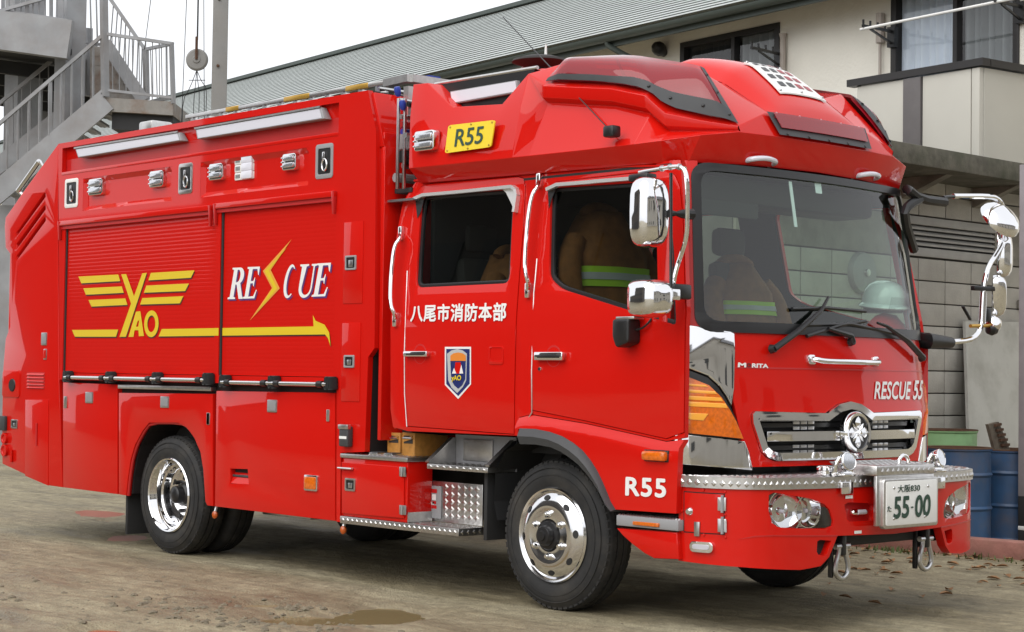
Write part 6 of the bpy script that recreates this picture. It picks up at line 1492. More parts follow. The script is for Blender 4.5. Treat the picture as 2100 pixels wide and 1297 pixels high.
# muddy water in the hollows
mat('mud_red_reflection', (.30, .075, .045), .35, spec=.12); mw = mat('muddy_water', (.30, .115, .055), .10, spec=.3); mat('brown_water', (.25, .19, .095), .10, spec=.35)  # far puddles: the truck's red reflection is put into the mud colour
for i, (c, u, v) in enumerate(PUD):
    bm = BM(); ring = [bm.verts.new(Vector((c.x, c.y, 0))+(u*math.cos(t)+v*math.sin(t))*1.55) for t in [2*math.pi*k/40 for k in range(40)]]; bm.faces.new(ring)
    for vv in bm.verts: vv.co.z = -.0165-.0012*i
    o = obj('puddle', bm, ('mud_red_reflection' if i < 3 else ('muddy_water' if i == 3 else 'brown_water')), smooth=0, kind='structure')
# scattered clods, fallen leaves, weeds
mat('leaf', (.30, .16, .07), .75, noise_amt=.55, noise_scale=3.0); mat('weed', (.075, .105, .025), .7, noise_amt=.4, noise_scale=9)
mat('clod', (.16, .135, .092), .9, noise_amt=.3, noise_scale=12)
bm = BM()
def clod(x, y, r):
    v = []
    for p in ((1, 0, 0), (0, 1, 0), (-1, 0, 0), (0, -1, 0), (.6, .6, .5), (-.6, .5, .6), (-.4, -.6, .5), (.6, -.5, .4), (0, 0, .8)): v.append(bm.verts.new((x+p[0]*r*random.uniform(.7, 1.2), y+p[1]*r*random.uniform(.7, 1.2), gz(x, y)-.003+p[2]*r*random.uniform(.5, .9))))
    for f in ((0, 1, 4), (1, 2, 5), (2, 3, 6), (3, 0, 7), (4, 1, 5, 8), (5, 2, 6, 8), (6, 3, 7, 8), (7, 0, 4, 8)): bm.faces.new([v[i] for i in f])
for _ in range(900):
    x, y = random.uniform(-9, 5), random.uniform(-4.8, 4.5); k = noise.noise(Vector((x*.5, y*1.2, 11)))
    if random.random() < .2+k: clod(x, y, random.uniform(.004, .013))
for (cx, cy, n, sp) in ((SZ('C3', 1150, 775).x, SZ('C3', 1150, 775).y, 170, .55), (SZ('C3', 700, 690).x, SZ('C3', 700, 690).y, 30, .9), (SZ('C3', 350, 735).x, SZ('C3', 350, 735).y, 30, .6), (SZ('C3', 1400, 725).x, SZ('C3', 1400, 725).y, 60, .3)):
    for _ in range(n): clod(cx+random.gauss(0, sp), cy+random.gauss(0, sp*.4), random.uniform(.008, .032))
obj('mud_clods', bm, 'clod', smooth=0, kind='stuff')
bm = BM()
for _ in range(95):
    p = SZ('I', random.uniform(1690, 2110), 1128+abs(random.gauss(0, 46)))
    if p.y > 5.2: continue
    a = random.uniform(0, 6.3); s = random.uniform(.022, .055); t = random.uniform(-.4, .4); z = gz(p.x, p.y)+.008
    pts = [(-1, 0), (-.5, .42), (.1, .5), (.55, .28), (1, 0), (.5, -.35), (-.1, -.5), (-.6, -.4)]; vs_ = []
    for u, v in pts: vs_.append(bm.verts.new((p.x+s*(u*math.cos(a)-v*math.sin(a)), p.y+s*(u*math.sin(a)+v*math.cos(a)), z+s*abs(v)*.7+s*.25*u*t)))
    c = bm.verts.new((p.x, p.y, z+.002))
    for i in range(8): bm.faces.new((vs_[i], vs_[(i+1) % 8], c))
obj('fallen_leaves', bm, 'leaf', smooth=0, kind='stuff')
bm = BM()
for (kx, ky, n) in ((1830, 1133, 50), (1795, 1131, 26), (1880, 1134, 16), (2005, 1142, 40), (2040, 1149, 12), (1985, 1136, 14)):
    c = SZ('I', kx, ky)
    for _ in range(n):
        x, y = c.x+random.gauss(0, .13), c.y+random.gauss(0, .10); a = random.uniform(0, 6.3); h = random.uniform(.02, .055); w = .006; l = random.uniform(.01, .05); z = gz(x, y)
        d = Vector((math.cos(a), math.sin(a), 0)); s = Vector((-d.y, d.x, 0))
        v = [bm.verts.new(q) for q in (Vector((x, y, z-.01))-s*w, Vector((x, y, z-.01))+s*w, Vector((x, y, z+h*.6))+d*l*.4+s*w*.8, Vector((x, y, z+h*.6))+d*l*.4-s*w*.8, Vector((x, y, z+h))+d*l)]
        bm.faces.new(v[:4]); bm.faces.new((v[3], v[2], v[4]))
obj('weeds', bm, 'weed', smooth=0, kind='stuff')
mat('kerb_pink', (.33, .15, .12), .85, noise_amt=.25, noise_scale=6, bump=.4, bump_scale=40, dirt=(.16, .12, .08), dirt_amt=.6, dirt_scale=4)
ka, kb = SZ('I', 1900, 1132), SZ('I', 2100, 1149); kd = (kb-ka).normalized(); kn = Vector((-kd.y, kd.x, 0)); 
kb = kb+kd*3; ka = ka-kd*1.5
obj('kerb', add_hex(BM(), [ka+Vector((0, 0, -.05)), kb+Vector((0, 0, -.05)), kb+kn*.2+Vector((0, 0, -.05)), ka+kn*.2+Vector((0, 0, -.05)), ka+kn*.02+Vector((0, 0, .13)), kb+kn*.02+Vector((0, 0, .13)), kb+kn*.2+Vector((0, 0, .13)), ka+kn*.2+Vector((0, 0, .13))], .02), 'kerb_pink', kind='structure')

# ================================================================== BLOCK GARAGE (right, behind the truck)
mat('block', (.40, .385, .35), .9, noise_amt=.13, noise_scale=5, bump=.35, bump_scale=55, dirt=(.26, .25, .22), dirt_amt=.5, dirt_scale=1.6)
mat('mortar', (.12, .115, .105), .95, noise_amt=.2)
mat('concrete', (.24, .225, .195), .9, noise_amt=.2, noise_scale=4, bump=.3, bump_scale=30, dirt=(.07, .065, .05), dirt_amt=.8, dirt_scale=2.2)
mat('mossy', (.105, .098, .078), .95, noise_amt=.35, noise_scale=9, bump=.5, bump_scale=30, dirt=(.045, .052, .03), dirt_amt=.9, dirt_scale=3)
mat('galv', (.30, .305, .315), .55, metal=.25, noise_amt=.15, noise_scale=3, dirt=(.16, .10, .06), dirt_amt=.35, dirt_scale=1.4)
mat('louvre', (.34, .335, .32), .6, noise_amt=.1)
XW = -.6
GA = top('block_garage', 'grey concrete block garage with mossy slab roof and louvre vent', 'garage', (XW, 6.6, 0))
obj('wall_core', box(-6.0, XW-.035, 4.02, 9.4, 0, 3.16), 'mortar', GA, smooth=0)
b0 = box(0, .035, .004, .416-.008, .004, .20-.006, .006); mb = bpy.data.meshes.new('block'); bm = b0; bm.to_mesh(mb); bm.free(); mb.materials.append(MATS['block']); finish(mb, 35)
yj = SX('B5', 920, 800, XW).y; PW_ = .428; y_start = yj-6*PW_
zrow = 2.463
yl0, yl1 = SX('B5', 850, 500, XW).y-.05, SX('B5', 1415, 500, XW).y+.03
for r in range(16):
    z = zrow-.2045*(r+1) if r < 13 else 2.845+.2045*(r-13)
    if z < -.15 or z > 3.06: continue
    for c in range(13):
        y = y_start+PW_*c
        if y+PW_ > 9.45: continue
        inst('block', mb, (XW-.034, y, z), GA, scale=(1, PW_/.416, 1.02))
obj('lintel_band', box(XW-.034, XW-.001, 4.03, yl0-.006, zrow+.008, 2.838), 'concrete', GA, smooth=0)
obj('lintel_band', box(XW-.034, XW-.001, yl1+.006, 9.39, zrow+.008, 2.838), 'concrete', GA, smooth=0)
lv = obj('louvre_vent', box(XW-.034, XW-.02, yl0, yl1, zrow+.008, 2.838), 'black_matt', GA, smooth=0)
zls = [SX('B5', 1100, y, XW).z for y in (395, 455, 500, 545, 600, 680)]
obj('vent_plate', box(XW-.02, XW+.02, yl0, yl1, 2.76, 2.834, .006), 'louvre', lv); obj('vent_plate', box(XW-.02, XW+.012, yl0, yl1, zrow+.012, 2.555, .006), 'louvre', lv)
for i in range(4):
    z = 2.572+i*.048; obj('vent_slat', add_hex(BM(), [(XW-.018, yl0+.02, z+.026), (XW+.012, yl0+.02, z), (XW+.012, yl1-.02, z), (XW-.018, yl1-.02, z+.026), (XW-.018, yl0+.02, z+.036), (XW+.012, yl0+.02, z+.018), (XW+.012, yl1-.02, z+.018), (XW-.018, yl1-.02, z+.036)]), 'louvre', lv, smooth=0)
s0, s1 = SX('I', 1846, 282, .1), SX('I', 2098, 338, .1); zs1 = (s0.z+s1.z)/2
obj('slab_roof', add_hex(BM(), [(-6, 3.9, 3.161), (.10, 3.9, 3.161), (.0, 9.4, 3.161), (-6, 9.4, 3.161), (-6, 3.9, zs1), (.10, 3.9, zs1), (.0, 9.4, zs1), (-6, 9.4, zs1)], .012), 'mossy', GA)
for y in (5.2, 6.35, 7.5, 8.7): obj('slab_bracket', add_hex(BM(), [(XW-.01, y-.05, 2.98), (XW+.02, y-.05, 2.98), (XW+.02, y+.05, 2.98), (XW-.01, y+.05, 2.98), (XW-.01, y-.05, 3.16), (-.12, y-.05, 3.16), (-.12, y+.05, 3.16), (XW-.01, y+.05, 3.16)]), 'concrete', GA, smooth=0)
c = SX('I', 1768, 560, XW+.02); o = obj('round_vent', lathe([(0, .05), (.10, .048), (.17, .03), (.185, .0), (.185, -.03)], c, (1, 0, 0), 28), 'galv', GA); obj('vent_boss', lathe([(0, .075), (.03, .07), (.035, .05)], c, (1, 0, 0), 14), 'steel', o)
c = SX('C5', 955, 935, XW); obj('wall_fitting', box(XW, XW+.05, c.y-.05, c.y+.05, c.z-.04, c.z+.04, .008), 'concrete', GA)
# things along the garage wall
mat('drum_blue', (.025, .075, .17), .5, coat=.15, noise_amt=.2, noise_scale=5, dirt=(.12, .09, .07), dirt_amt=.55, dirt_scale=3.5)
mat('drum_green', (.27, .48, .23), .55, noise_amt=.15, noise_scale=4, dirt=(.10, .12, .07), dirt_amt=.5, dirt_scale=3)
mat('rust', (.09, .045, .025), .85, noise_amt=.3, noise_scale=12)
def drum(px_c, py_b, t_extra, m, label, grp, H=.885):
    c = SZ('I', px_c, py_b); d = (c-CAM); d.z = 0; d.normalize(); c = c+d*t_extra; c.z = 0
    if t_extra == 0: c = SX('I', px_c, py_b, -.27); c.z = 0
    D = top('oil_drum', label, 'drum', c, grp); R = .29
    pr = [(0, .0), (R-.01, 0), (R, .012), (R, .03), (R-.008, .04), (R-.008, .285), (R, .295), (R+.005, .305), (R, .315), (R-.008, .325), (R-.008, .56), (R, .57), (R+.005, .58), (R, .59), (R-.008, .60), (R-.008, H-.03), (R+.002, H-.02), (R+.004, H-.006)]
    obj('drum_body', lathe(pr, c, (0, 0, 1), 40), m, D)
    obj('drum_rim', lathe([(R+.004, H-.008), (R+.005, H), (R-.004, H+.004), (R-.014, H-.002), (R-.016, H-.025), (0, H-.022)], c, (0, 0, 1), 40), 'rust', D)
    return c
DG = 'oil drums along the garage wall'
cA = drum(1960, 1122, .29, 'drum_blue', 'blue steel drum standing in front of the pale green drum', DG, .80)
cB = drum(2070, 1114, .29, 'drum_blue', 'blue steel drum beside the striped post, with the slatted board on it', DG, .775)
cG = drum(1936, 1000, 0, 'drum_green', 'pale green steel drum behind the blue drums', DG, .92)
mat('white_board', (.46, .46, .43), .6, noise_amt=.06, noise_scale=3, dirt=(.25, .24, .21), dirt_amt=.7, dirt_scale=2.5)
P_ = [SX('I', x, y, v) for x, y, v in ((1974, 660, XW+.04), (2096, 662, XW+.04), (2094, 1080, XW+.32), (1988, 1080, XW+.32))]
P_[2].z = P_[3].z = 0.0
t_ = Vector((.03, 0, .004)); bm = add_hex(BM(), [P_[3], P_[2], P_[2]+t_, P_[3]+t_, P_[0], P_[1], P_[1]+t_, P_[0]+t_]); solo('leaning_board', bm, 'white_board', 'tall off-white board leaning against the block wall', 'board', (P_[3]+P_[2])/2, smooth=0)
mat('old_wood', (.15, .125, .095), .85, noise_amt=.3, noise_scale=18)
WS = top('slatted_board', 'short weathered wooden board with cross slats leaning on the white board', 'board', (cB.x-.02, cB.y, .775))
qa, qb, qc, qd = [SX('B8', x, y, cB.x-.08) for x, y in ((1258, 268), (1322, 252), (1392, 425), (1300, 425))]
qd.z = qc.z = .76
obj('board', add_hex(BM(), [qd, qc, qc+Vector((-.03, 0, 0)), qd+Vector((-.03, 0, 0)), qa, qb, qb+Vector((-.03, 0, 0)), qa+Vector((-.03, 0, 0))]), 'old_wood', WS, smooth=0)
for i in range(5):
    f0 = .08+i*.18; a_, b_ = qa.lerp(qd, f0), qb.lerp(qc, f0); obj('slat', add_bar(BM(), a_.lerp(b_, .45)+Vector((.012, 0, 0)), b_.lerp(a_, .02)+Vector((.012, 0, 0)), .02, .022), 'rust', WS, smooth=0)
mat('post_grey', (.26, .24, .25), .7, noise_amt=.12); 
c = SZ('I', 2094, 1117); c = c+Vector((.11, .11, 0)); PS = top('striped_post', 'grey square post with black and white stripe at its foot', 'post', (c.x, c.y, 0))
zs_ = [0, .02, .26, .285, .32, 3.161]
for (z0, z1, m) in ((0, .12, 'black_matt'), (.12, .155, 'white'), (.155, .40, 'black_matt'), (.40, 3.165, 'post_grey')): obj('post_section', box(c.x-.13, c.x+.13, c.y-.13, c.y+.13, z0, z1, .006), m, PS)

# ================================================================== APARTMENT BUILDING
BA = math.radians(173.2); BXv = Vector((math.cos(BA), math.sin(BA), 0)); BN = Vector((-.118404, -.992966, 0)); B0 = Vector((-4.3, 9.9, 0))
def FB(s, z, off=0.0): return B0+BXv*s+BN*off+Vector((0, 0, z))
def BS(k, x, y, off=0.0):
    p = SP(k, x, y, B0+BN*off, BN); return ((p-B0).dot(BXv), p.z)
def bmap(off): return lambda u, v, w: FB(u, v, off-w)
mat('siding', (.80, .775, .70), .8, noise_amt=.05, noise_scale=2, bump=.5, bump_scale=26, dirt=(.56, .52, .44), dirt_amt=.4, dirt_scale=.7)
mat('siding_panel', (.50, .485, .435), .7, noise_amt=.04, noise_scale=2)
mat('frame_dark', (.02, .018, .018), .45); mat('pier_grey', (.115, .105, .105), .6, noise_amt=.08)
mat('roof_tin', (.40, .43, .415), .5, noise_amt=.10, noise_scale=2, dirt=(.36, .39, .37), dirt_amt=.5, dirt_scale=1.0)
mat('gutter', (.055, .07, .062), .5); mat('soffit', (.30, .27, .23), .8); mat('curtain', (.68, .73, .80), .9, noise_amt=.06, noise_scale=5); mat('curtain_dark', (.24, .25, .25), .9); mat('pipe', (.42, .37, .33), .6)
glass('glass_house', (.90, .93, .95))
AP = top('apartment_building', 'cream two-storey apartment building with grey-green ribbed metal roof and dark window frames', 'building', FB(10, 0))
w1 = (BS('C1', 638, 140)[0], BS('C1', 52, 262)[0], 3.85, BS('C1', 638, 140)[1]); w2 = (BS('C1', 2070, 200)[0], BS('C1', 1312, 200)[0], 3.55, 5.72)
if w2[0] > w2[1]: w2 = (w2[1], w2[0], w2[2], w2[3])
w1 = (min(w1[:2]), max(w1[:2]), w1[2], w1[3])
w3 = (9.2, 11.0, 3.85, 5.67)
obj('front_wall', panel(rect(-6.5, 36, 0, 5.84), (rect(*w1), rect(*w2), rect(*w3)), bmap(0.0), th=.12, bev=0), 'siding', AP, smooth=0)
for s in (-6.5, 35.9): obj('end_wall', add_hex(BM(), [FB(s, 0, -.125), FB(s+.1, 0, -.125), FB(s+.1, 0, -7.0), FB(s, 0, -7.0), FB(s, 5.84, -.125), FB(s+.1, 5.84, -.125), FB(s+.1, 5.84, -7.0), FB(s, 5.84, -7.0)]), 'siding', AP, smooth=0)
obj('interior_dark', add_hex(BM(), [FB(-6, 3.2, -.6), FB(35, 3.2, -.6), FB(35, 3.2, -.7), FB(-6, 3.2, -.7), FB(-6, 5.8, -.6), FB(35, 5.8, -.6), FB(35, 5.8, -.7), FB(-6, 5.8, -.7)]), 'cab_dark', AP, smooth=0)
def window(w, cur, split=.5):
    s0, s1, z0, z1 = w; f = obj('window', panel(rect(s0-.01, s1+.01, z0-.01, z1+.01), (rect(s0+.07, s0+(s1-s0)*split-.03, z0+.06, z1-.06), rect(s0+(s1-s0)*split+.03, s1-.07, z0+.06, z1-.06)), bmap(.02), th=.10, bev=.006), 'frame_dark', AP)
    for i, (a, b) in enumerate(((s0+.06, s0+(s1-s0)*split-.02), (s0+(s1-s0)*split+.02, s1-.06))):
        obj('pane', panel(rect(a, b, z0+.05, z1-.05), (), bmap(-.03-.02*i), th=0), 'glass_house', f, smooth=0)
        bm = BM(); n = 40; pr = None
        for j in range(n+1):
            s = a+(b-a)*j/n; off = -.12+.035*math.sin(j*1.25+i)+.015*math.sin(j*.55); cur_ = (bm.verts.new(FB(s, z0+.02, off)), bm.verts.new(FB(s, z1-.02, off)))
            if pr: bm.faces.new((pr[0], cur_[0], cur_[1], pr[1]))
            pr = cur_
        obj('curtain', bm, cur[i], f, smooth=80)
    return f
window(w1, ('curtain_dark', 'cab_dark'), .45); window(w2, ('curtain_dark', 'curtain'), .48); window(w3, ('curtain_dark', 'cab_dark'))
# roof: ribbed sheet in stepped courses
ze, zrg, oe, orr = 5.80, 7.88, .62, -3.5
bm = BM(); N_ = 26; rows = []
for i in range(N_):
    f0, f1 = i/N_, (i+1)/N_
    for f, dz in ((f0-.20/N_, .016), (f1, .0)):
        o_ = oe+(orr-oe)*f; z = ze+(zrg-ze)*f+dz+.05; rows.append((bm.verts.new(FB(-7.2, z, o_)), bm.verts.new(FB(37, z, o_))))
for A, B in zip(rows, rows[1:]): bm.faces.new((A[0], A[1], B[1], B[0]))
rf = obj('roof', bm, 'roof_tin', AP, smooth=0)
obj('roof_back', poly_face([FB(-7.2, zrg+.05, orr), FB(37, zrg+.05, orr), FB(37, ze, 2*orr-oe), FB(-7.2, ze, 2*orr-oe)]), 'roof_tin', AP, smooth=0)
for s in (-6.5, 35.9): obj('gable', poly_face([FB(s, 5.84, -.1), FB(s, zrg-.1, orr), FB(s, 5.84, -7)]), 'siding', AP, smooth=0)
obj('ridge_cap', add_bar(BM(), FB(-7.25, zrg+.09, orr), FB(37, zrg+.09, orr), .22, .07), 'gutter', rf, smooth=0)
obj('fascia', add_hex(BM(), [FB(-7.2, 5.66, oe-.04), FB(37, 5.66, oe-.04), FB(37, 5.66, oe-.08), FB(-7.2, 5.66, oe-.08), FB(-7.2, 5.84, oe-.04), FB(37, 5.84, oe-.04), FB(37, 5.84, oe-.08), FB(-7.2, 5.84, oe-.08)]), 'gutter', AP, smooth=0)
obj('soffit', poly_face([FB(-7.2, 5.70, oe-.05), FB(37, 5.70, oe-.05), FB(37, 5.835, .001), FB(-7.2, 5.835, .001)]), 'soffit', AP, smooth=0)
bm = BM(); pr = None
for s in (-7.2, 37):
    ring = [bm.verts.new(FB(s, 5.79+.075*math.sin(a), oe+.03+.075*math.cos(a))) for a in [math.pi+math.pi*k/8 for k in range(9)]]
    if pr:
        for k in range(8): bm.faces.new((pr[k], pr[k+1], ring[k+1], ring[k]))
    pr = ring
obj('eaves_gutter', bm, 'gutter', AP, smooth=80)
sA, zA = BS('C2', 1595, 245, oe); obj('downpipe', add_tube(BM(), smooth_path([FB(sA, 5.74, oe+.02), FB(sA, 5.66, oe), FB(sA-.55, 5.28, .08), FB(sA-.55, 5.0, .06), FB(sA-.55, 0.1, .06)], 1), .04, 8), 'gutter', AP)
s_, z_ = BS('C1', 680, 205); obj('vent_pipe', add_tube(BM(), [FB(s_, 3.0, .06), FB(s_, z_-.06, .06), FB(s_, z_, .06)], .045, 8, rs=[.035, .035, .05]), 'pipe', AP)
s_, z_ = BS('C1', 1262, 85); obj('vent_pipe', add_tube(BM(), [FB(s_, 3.0, .06), FB(s_, z_-.35, .06), FB(s_, z_-.34, .06), FB(s_, z_, .06)], .04, 8, rs=[.018, .018, .05, .05]), 'pipe', AP)
s_, z_ = BS('I', 1349, 100, .12); o = obj('vent_hood', lathe([(0, .10), (.05, .09), (.085, .05), (.095, 0), (.085, -.05), (.06, -.08), (.05, -.12)], FB(s_, z_, .10), (BN.x, BN.y, .5), 18), 'black', AP)
def bracket(k, x0, y0, x1, y1, off0, off1):
    sa, za = BS(k, x1, y1, off1); sb, zb = BS(k, x0, y0, off0)
    A_, B_ = FB(sa, za, off1), FB(sb, zb, off0); o = obj('laundry_bracket', add_bar(BM(), A_, B_, .025, .03), 'black', AP, smooth=0)
    obj('bracket_brace', add_bar(BM(), A_+Vector((0, 0, -.14)), A_.lerp(B_, .75)+Vector((0, 0, -.02)), .02, .022), 'black', o, smooth=0)
    for f in (.25, .5, .75, .98): P__ = A_.lerp(B_, f); obj('bracket_hook', add_bar(BM(), P__, P__+Vector((0, 0, .07)), .018, .018), 'black', o, smooth=0)
    obj('bracket_plate', box(A_.x-.05, A_.x+.05, A_.y-.03, A_.y+.05, A_.z-.18, A_.z+.05), 'black', o, smooth=0); return B_
B1_ = bracket('C1', 1135, 155, 1312, 190, .75, .05); bracket('C1', 468, 285, 640, 325, .7, .05); B2_ = bracket('C1', 1925, 5, 2080, 40, .75, .05)
pA, pB = SP('C1', 1122, 178, B0+BN*.72, BN), SP('C1', 1990, 2, B0+BN*.72, BN); solo('laundry_pole', tube([pA, pB+(pB-pA)*.1], .016, 8), 'white', 'white laundry pole hung on black brackets before the curtained window', 'pole', pA)
# balcony
OB = 1.1
sb0 = BS('C1', 1840, 400, OB)[0]; sb1 = BS('C1', 1100, 520, OB)[0]; zrl = (BS('C1', 1840, 372, OB)[1]+BS('C1', 1070, 500, OB)[1])/2; zb0 = 3.38
BL = obj('balcony', add_hex(BM(), [FB(sb0, 3.30, OB), FB(sb1, 3.30, OB), FB(sb1, 3.30, .001), FB(sb0, 3.30, .001), FB(sb0, 3.42, OB), FB(sb1, 3.42, OB), FB(sb1, 3.42, .001), FB(sb0, 3.42, .001)]), 'concrete', AP, smooth=0)
sp1, sp2 = BS('C1', 1380, 600, OB)[0], BS('C1', 1490, 600, OB)[0]; sp3 = BS('C1', 1785, 600, OB)[0]
for a, b, m, o_ in ((sp1, sb1, 'siding_panel', OB), (sp2, sp1, 'pier_grey', OB+.02), (sp3, sp2, 'siding_panel', OB), (sb0, sp3, 'siding_panel', OB+.004)):
    obj('balcony_panel', panel(rect(min(a, b)+.008, max(a, b)-.008, 3.42, zrl-.05), (), bmap(o_), th=.06, bev=.004), m, BL)
obj('balcony_panel', add_hex(BM(), [FB(sb0-.001, 3.42, OB-.06), FB(sb0+.06, 3.42, OB-.06), FB(sb0+.06, 3.42, .03), FB(sb0-.001, 3.42, .03), FB(sb0-.001, zrl-.05, OB-.06), FB(sb0+.06, zrl-.05, OB-.06), FB(sb0+.06, zrl-.05, .03), FB(sb0-.001, zrl-.05, .03)]), 'siding_panel', BL, smooth=0)
obj('corner_post', add_bar(BM(), FB(sb0-.02, 3.2, .02), FB(sb0-.02, zrl, .02), .05, .05), 'frame_dark', BL, smooth=0)
obj('balcony_rail', add_bar(BM(), FB(sb0-.05, zrl, OB-.03), FB(sb1+.12, zrl, OB-.03), .12, .075), 'frame_dark', BL, smooth=0); obj('balcony_rail', add_bar(BM(), FB(sb0-.0, zrl, OB-.10), FB(sb0-.0, zrl, .0), .10, .073), 'frame_dark', BL, smooth=0)
obj('rail_bracket', add_bar(BM(), FB(sb1-.01, 3.42, OB-.03), FB(sb1-.01, zrl, OB-.03), .03, .03), 'frame_dark', BL, smooth=0)

# ================================================================== STEEL STAIR TOWER (left, behind the truck)
TS = 29.0
SB = ST('A1', 700, 650, TS); SB = Vector((SB.x, SB.y, 0))
SR = top('steel_stair_tower', 'grey galvanised steel outdoor stair with landing and upper platform', 'stairs', SB)
away = Vector((CD.x, CD.y, 0)).normalized()
def s1(x, y, d=0.0): return ST('A1', x, y, TS+d)
def beam(name, a, b, w, h, m='galv', par=SR): return obj(name, add_bar(BM(), a, b, w, h), m, par, smooth=0)
def hbox(name, A, B, depth, th, m='galv', par=SR):
    """level slab from A to B (front edge) of the given depth and thickness"""
    dv = away*depth; return obj(name, add_hex(BM(), [A-Vector((0, 0, th)), B-Vector((0, 0, th)), B+dv-Vector((0, 0, th)), A+dv-Vector((0, 0, th)), A, B, B+dv, A+dv]), m, par, smooth=0)
mat('rusty_galv', (.26, .245, .225), .65, metal=.15, noise_amt=.15, dirt=(.17, .08, .035), dirt_amt=.85, dirt_scale=3.0)
la_, lb_ = s1(700, 650), s1(1150, 690); lb_.z = la_.z-.05
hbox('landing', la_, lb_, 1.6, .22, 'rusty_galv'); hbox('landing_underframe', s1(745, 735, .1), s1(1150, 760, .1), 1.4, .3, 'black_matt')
# landing railing
zt5 = s1(700, 225).z; pl_, pr_ = s1(700, 640), s1(1150, 690)
def post(x0, y0, x1, y1, d=0.0, w=.06): return beam('rail_post', s1(x0, y0, d), s1(x1, y1, d), w, w)
post(690, 0, 700, 645, 0, .10); post(1140, 290, 1153, 690, 0, .06); post(968, 325, 975, 665, 1.5, .08)
beam('handrail', s1(700, 226), s1(1148, 292), .05, .05); beam('handrail', s1(1148, 292), s1(965, 330, 1.5), .05, .05); beam('lower_rail', s1(705, 600), s1(1150, 652), .04, .04); beam('lower_rail', s1(1150, 652), s1(980, 680, 1.5), .04, .04)
for i in range(9):
    f = (i+1)/10; beam('baluster', s1(700+448*f, 226+66*f), s1(705+445*f, 600+52*f), .012, .012)
for i in range(4):
    f = (i+1)/5; beam('baluster', s1(1148, 292).lerp(s1(965, 330, 1.5), f), s1(1150, 652).lerp(s1(980, 680, 1.5), f), .012, .012)
# lower flight
f0, f1_ = (700, 690), (-60, 1330)
beam('stringer', s1(712, 672), s1(-60, 1320), .06, .34); beam('stringer', s1(520, 690, 1.3), s1(-160, 1230, 1.3), .06, .25)
n_t = 13
for i in range(n_t):
    f = (i+.5)/n_t; A_ = s1(700-760*f, 640+640*f); hbox('tread', A_-Vector((.0, .0, 0)), A_+(s1(760, 640)-s1(700, 640)), 1.25, .04)
beam('handrail', s1(692, 228), s1(-60, 872), .055, .055); beam('handrail', s1(498, 276, 1.3), s1(-60, 735, 1.3), .055, .055); beam('handrail', s1(498, 276, 1.3), s1(690, 300, 1.3), .05, .05)
beam('lower_rail', s1(690, 598), s1(-60, 1235), .045, .045); beam('lower_rail', s1(505, 640, 1.3), s1(-60, 1085, 1.3), .04, .04)
for i in range(10):
    f = (i+1)/10.5; beam('baluster', s1(692-752*f, 228+644*f), s1(690-750*f, 598+637*f), .03 if i % 5 != 4 else .06, .03)
for i in range(9):
    f = (i+1)/9.5; beam('baluster', s1(498-558*f, 276+459*f, 1.3), s1(505-565*f, 640+445*f, 1.3), .015, .015)
post(502, 285, 512, 680, 1.3, .07)
# upper flight
beam('stringer', s1(955, 672, .5), s1(700, 285, .5), .05, .20); beam('stringer', s1(820, 640, 1.6), s1(590, 290, 1.6), .05, .20)
for i in range(6):
    y = 620-i*62; xr = 905-i*40; hbox('tread', s1(598, y, .6), s1(xr, y, .6), .5, .16, 'rusty_galv')
beam('handrail', s1(962, 328, 1.0), s1(730, -10, 1.0), .06, .06); beam('lower_rail', s1(955, 650, 1.0), s1(705, 285, 1.0), .05, .05)
for i in range(8):
    f = (i+.6)/8.5; beam('baluster', s1(962-232*f, 328-338*f, 1.0), s1(955-250*f, 650-365*f, 1.0), .015, .015)
post(545, 160, 562, 290, 1.0, .09); post(590, 190, 585, 640, 1.2, .10)
for x in (560, 600, 640): beam('baluster', s1(x, -10, 1.1), s1(x+8, 290, 1.1), .02, .02)
# upper platform with its beam, columns, railing
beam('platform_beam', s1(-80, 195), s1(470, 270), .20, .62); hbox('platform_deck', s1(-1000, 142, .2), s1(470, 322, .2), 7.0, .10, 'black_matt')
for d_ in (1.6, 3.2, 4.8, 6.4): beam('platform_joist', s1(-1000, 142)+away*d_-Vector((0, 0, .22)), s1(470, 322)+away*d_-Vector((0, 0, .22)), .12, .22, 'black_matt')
A_ = s1(-150, 1250, .3); B_ = s1(95, 1250, .3); obj('base_panel', add_hex(BM(), [Vector((A_.x, A_.y, 0)), Vector((B_.x, B_.y, 0)), Vector((B_.x, B_.y, 0))+away*.05, Vector((A_.x, A_.y, 0))+away*.05, Vector((A_.x, A_.y, 4.0)), Vector((B_.x, B_.y, 4.0)), Vector((B_.x, B_.y, 4.0))+away*.05, Vector((A_.x, A_.y, 4.0))+away*.05]), 'galv', SR, smooth=0)
for x0, w, d, t0 in ((475, .80, 0.5, -20), (492, .55, .8, 280), (160, 1.05, 2.0, 500)):
    a_ = s1(x0, t0, d); beam('tower_column', a_, Vector((a_.x, a_.y, 0)), w*.45, w*.45)
for x_, d_ in ((-980, .5), (-980, 6.8), (-420, 6.8), (300, 6.8)):
    a_ = s1(x_, 262+x_*.12)+away*d_; a_.z = s1(0, 262, .2).z-.1; beam('tower_column', a_, Vector((a_.x, a_.y, 0)), .3, .3)
beam('handrail', s1(-60, 92, .1), s1(290, -8, .1), .05, .05); beam('lower_rail', s1(-60, 62, .15), s1(455, 140, .15), .05, .05)
for i in range(11):
    x = 20+i*40; beam('baluster', s1(x, -10, .15), s1(x, 75+x*.15, .15), .022 if i % 4 else .06, .022)
beam('rail_post', s1(165, -10, 1.0), s1(165, 130, 1.0), .55, .3, 'galv')
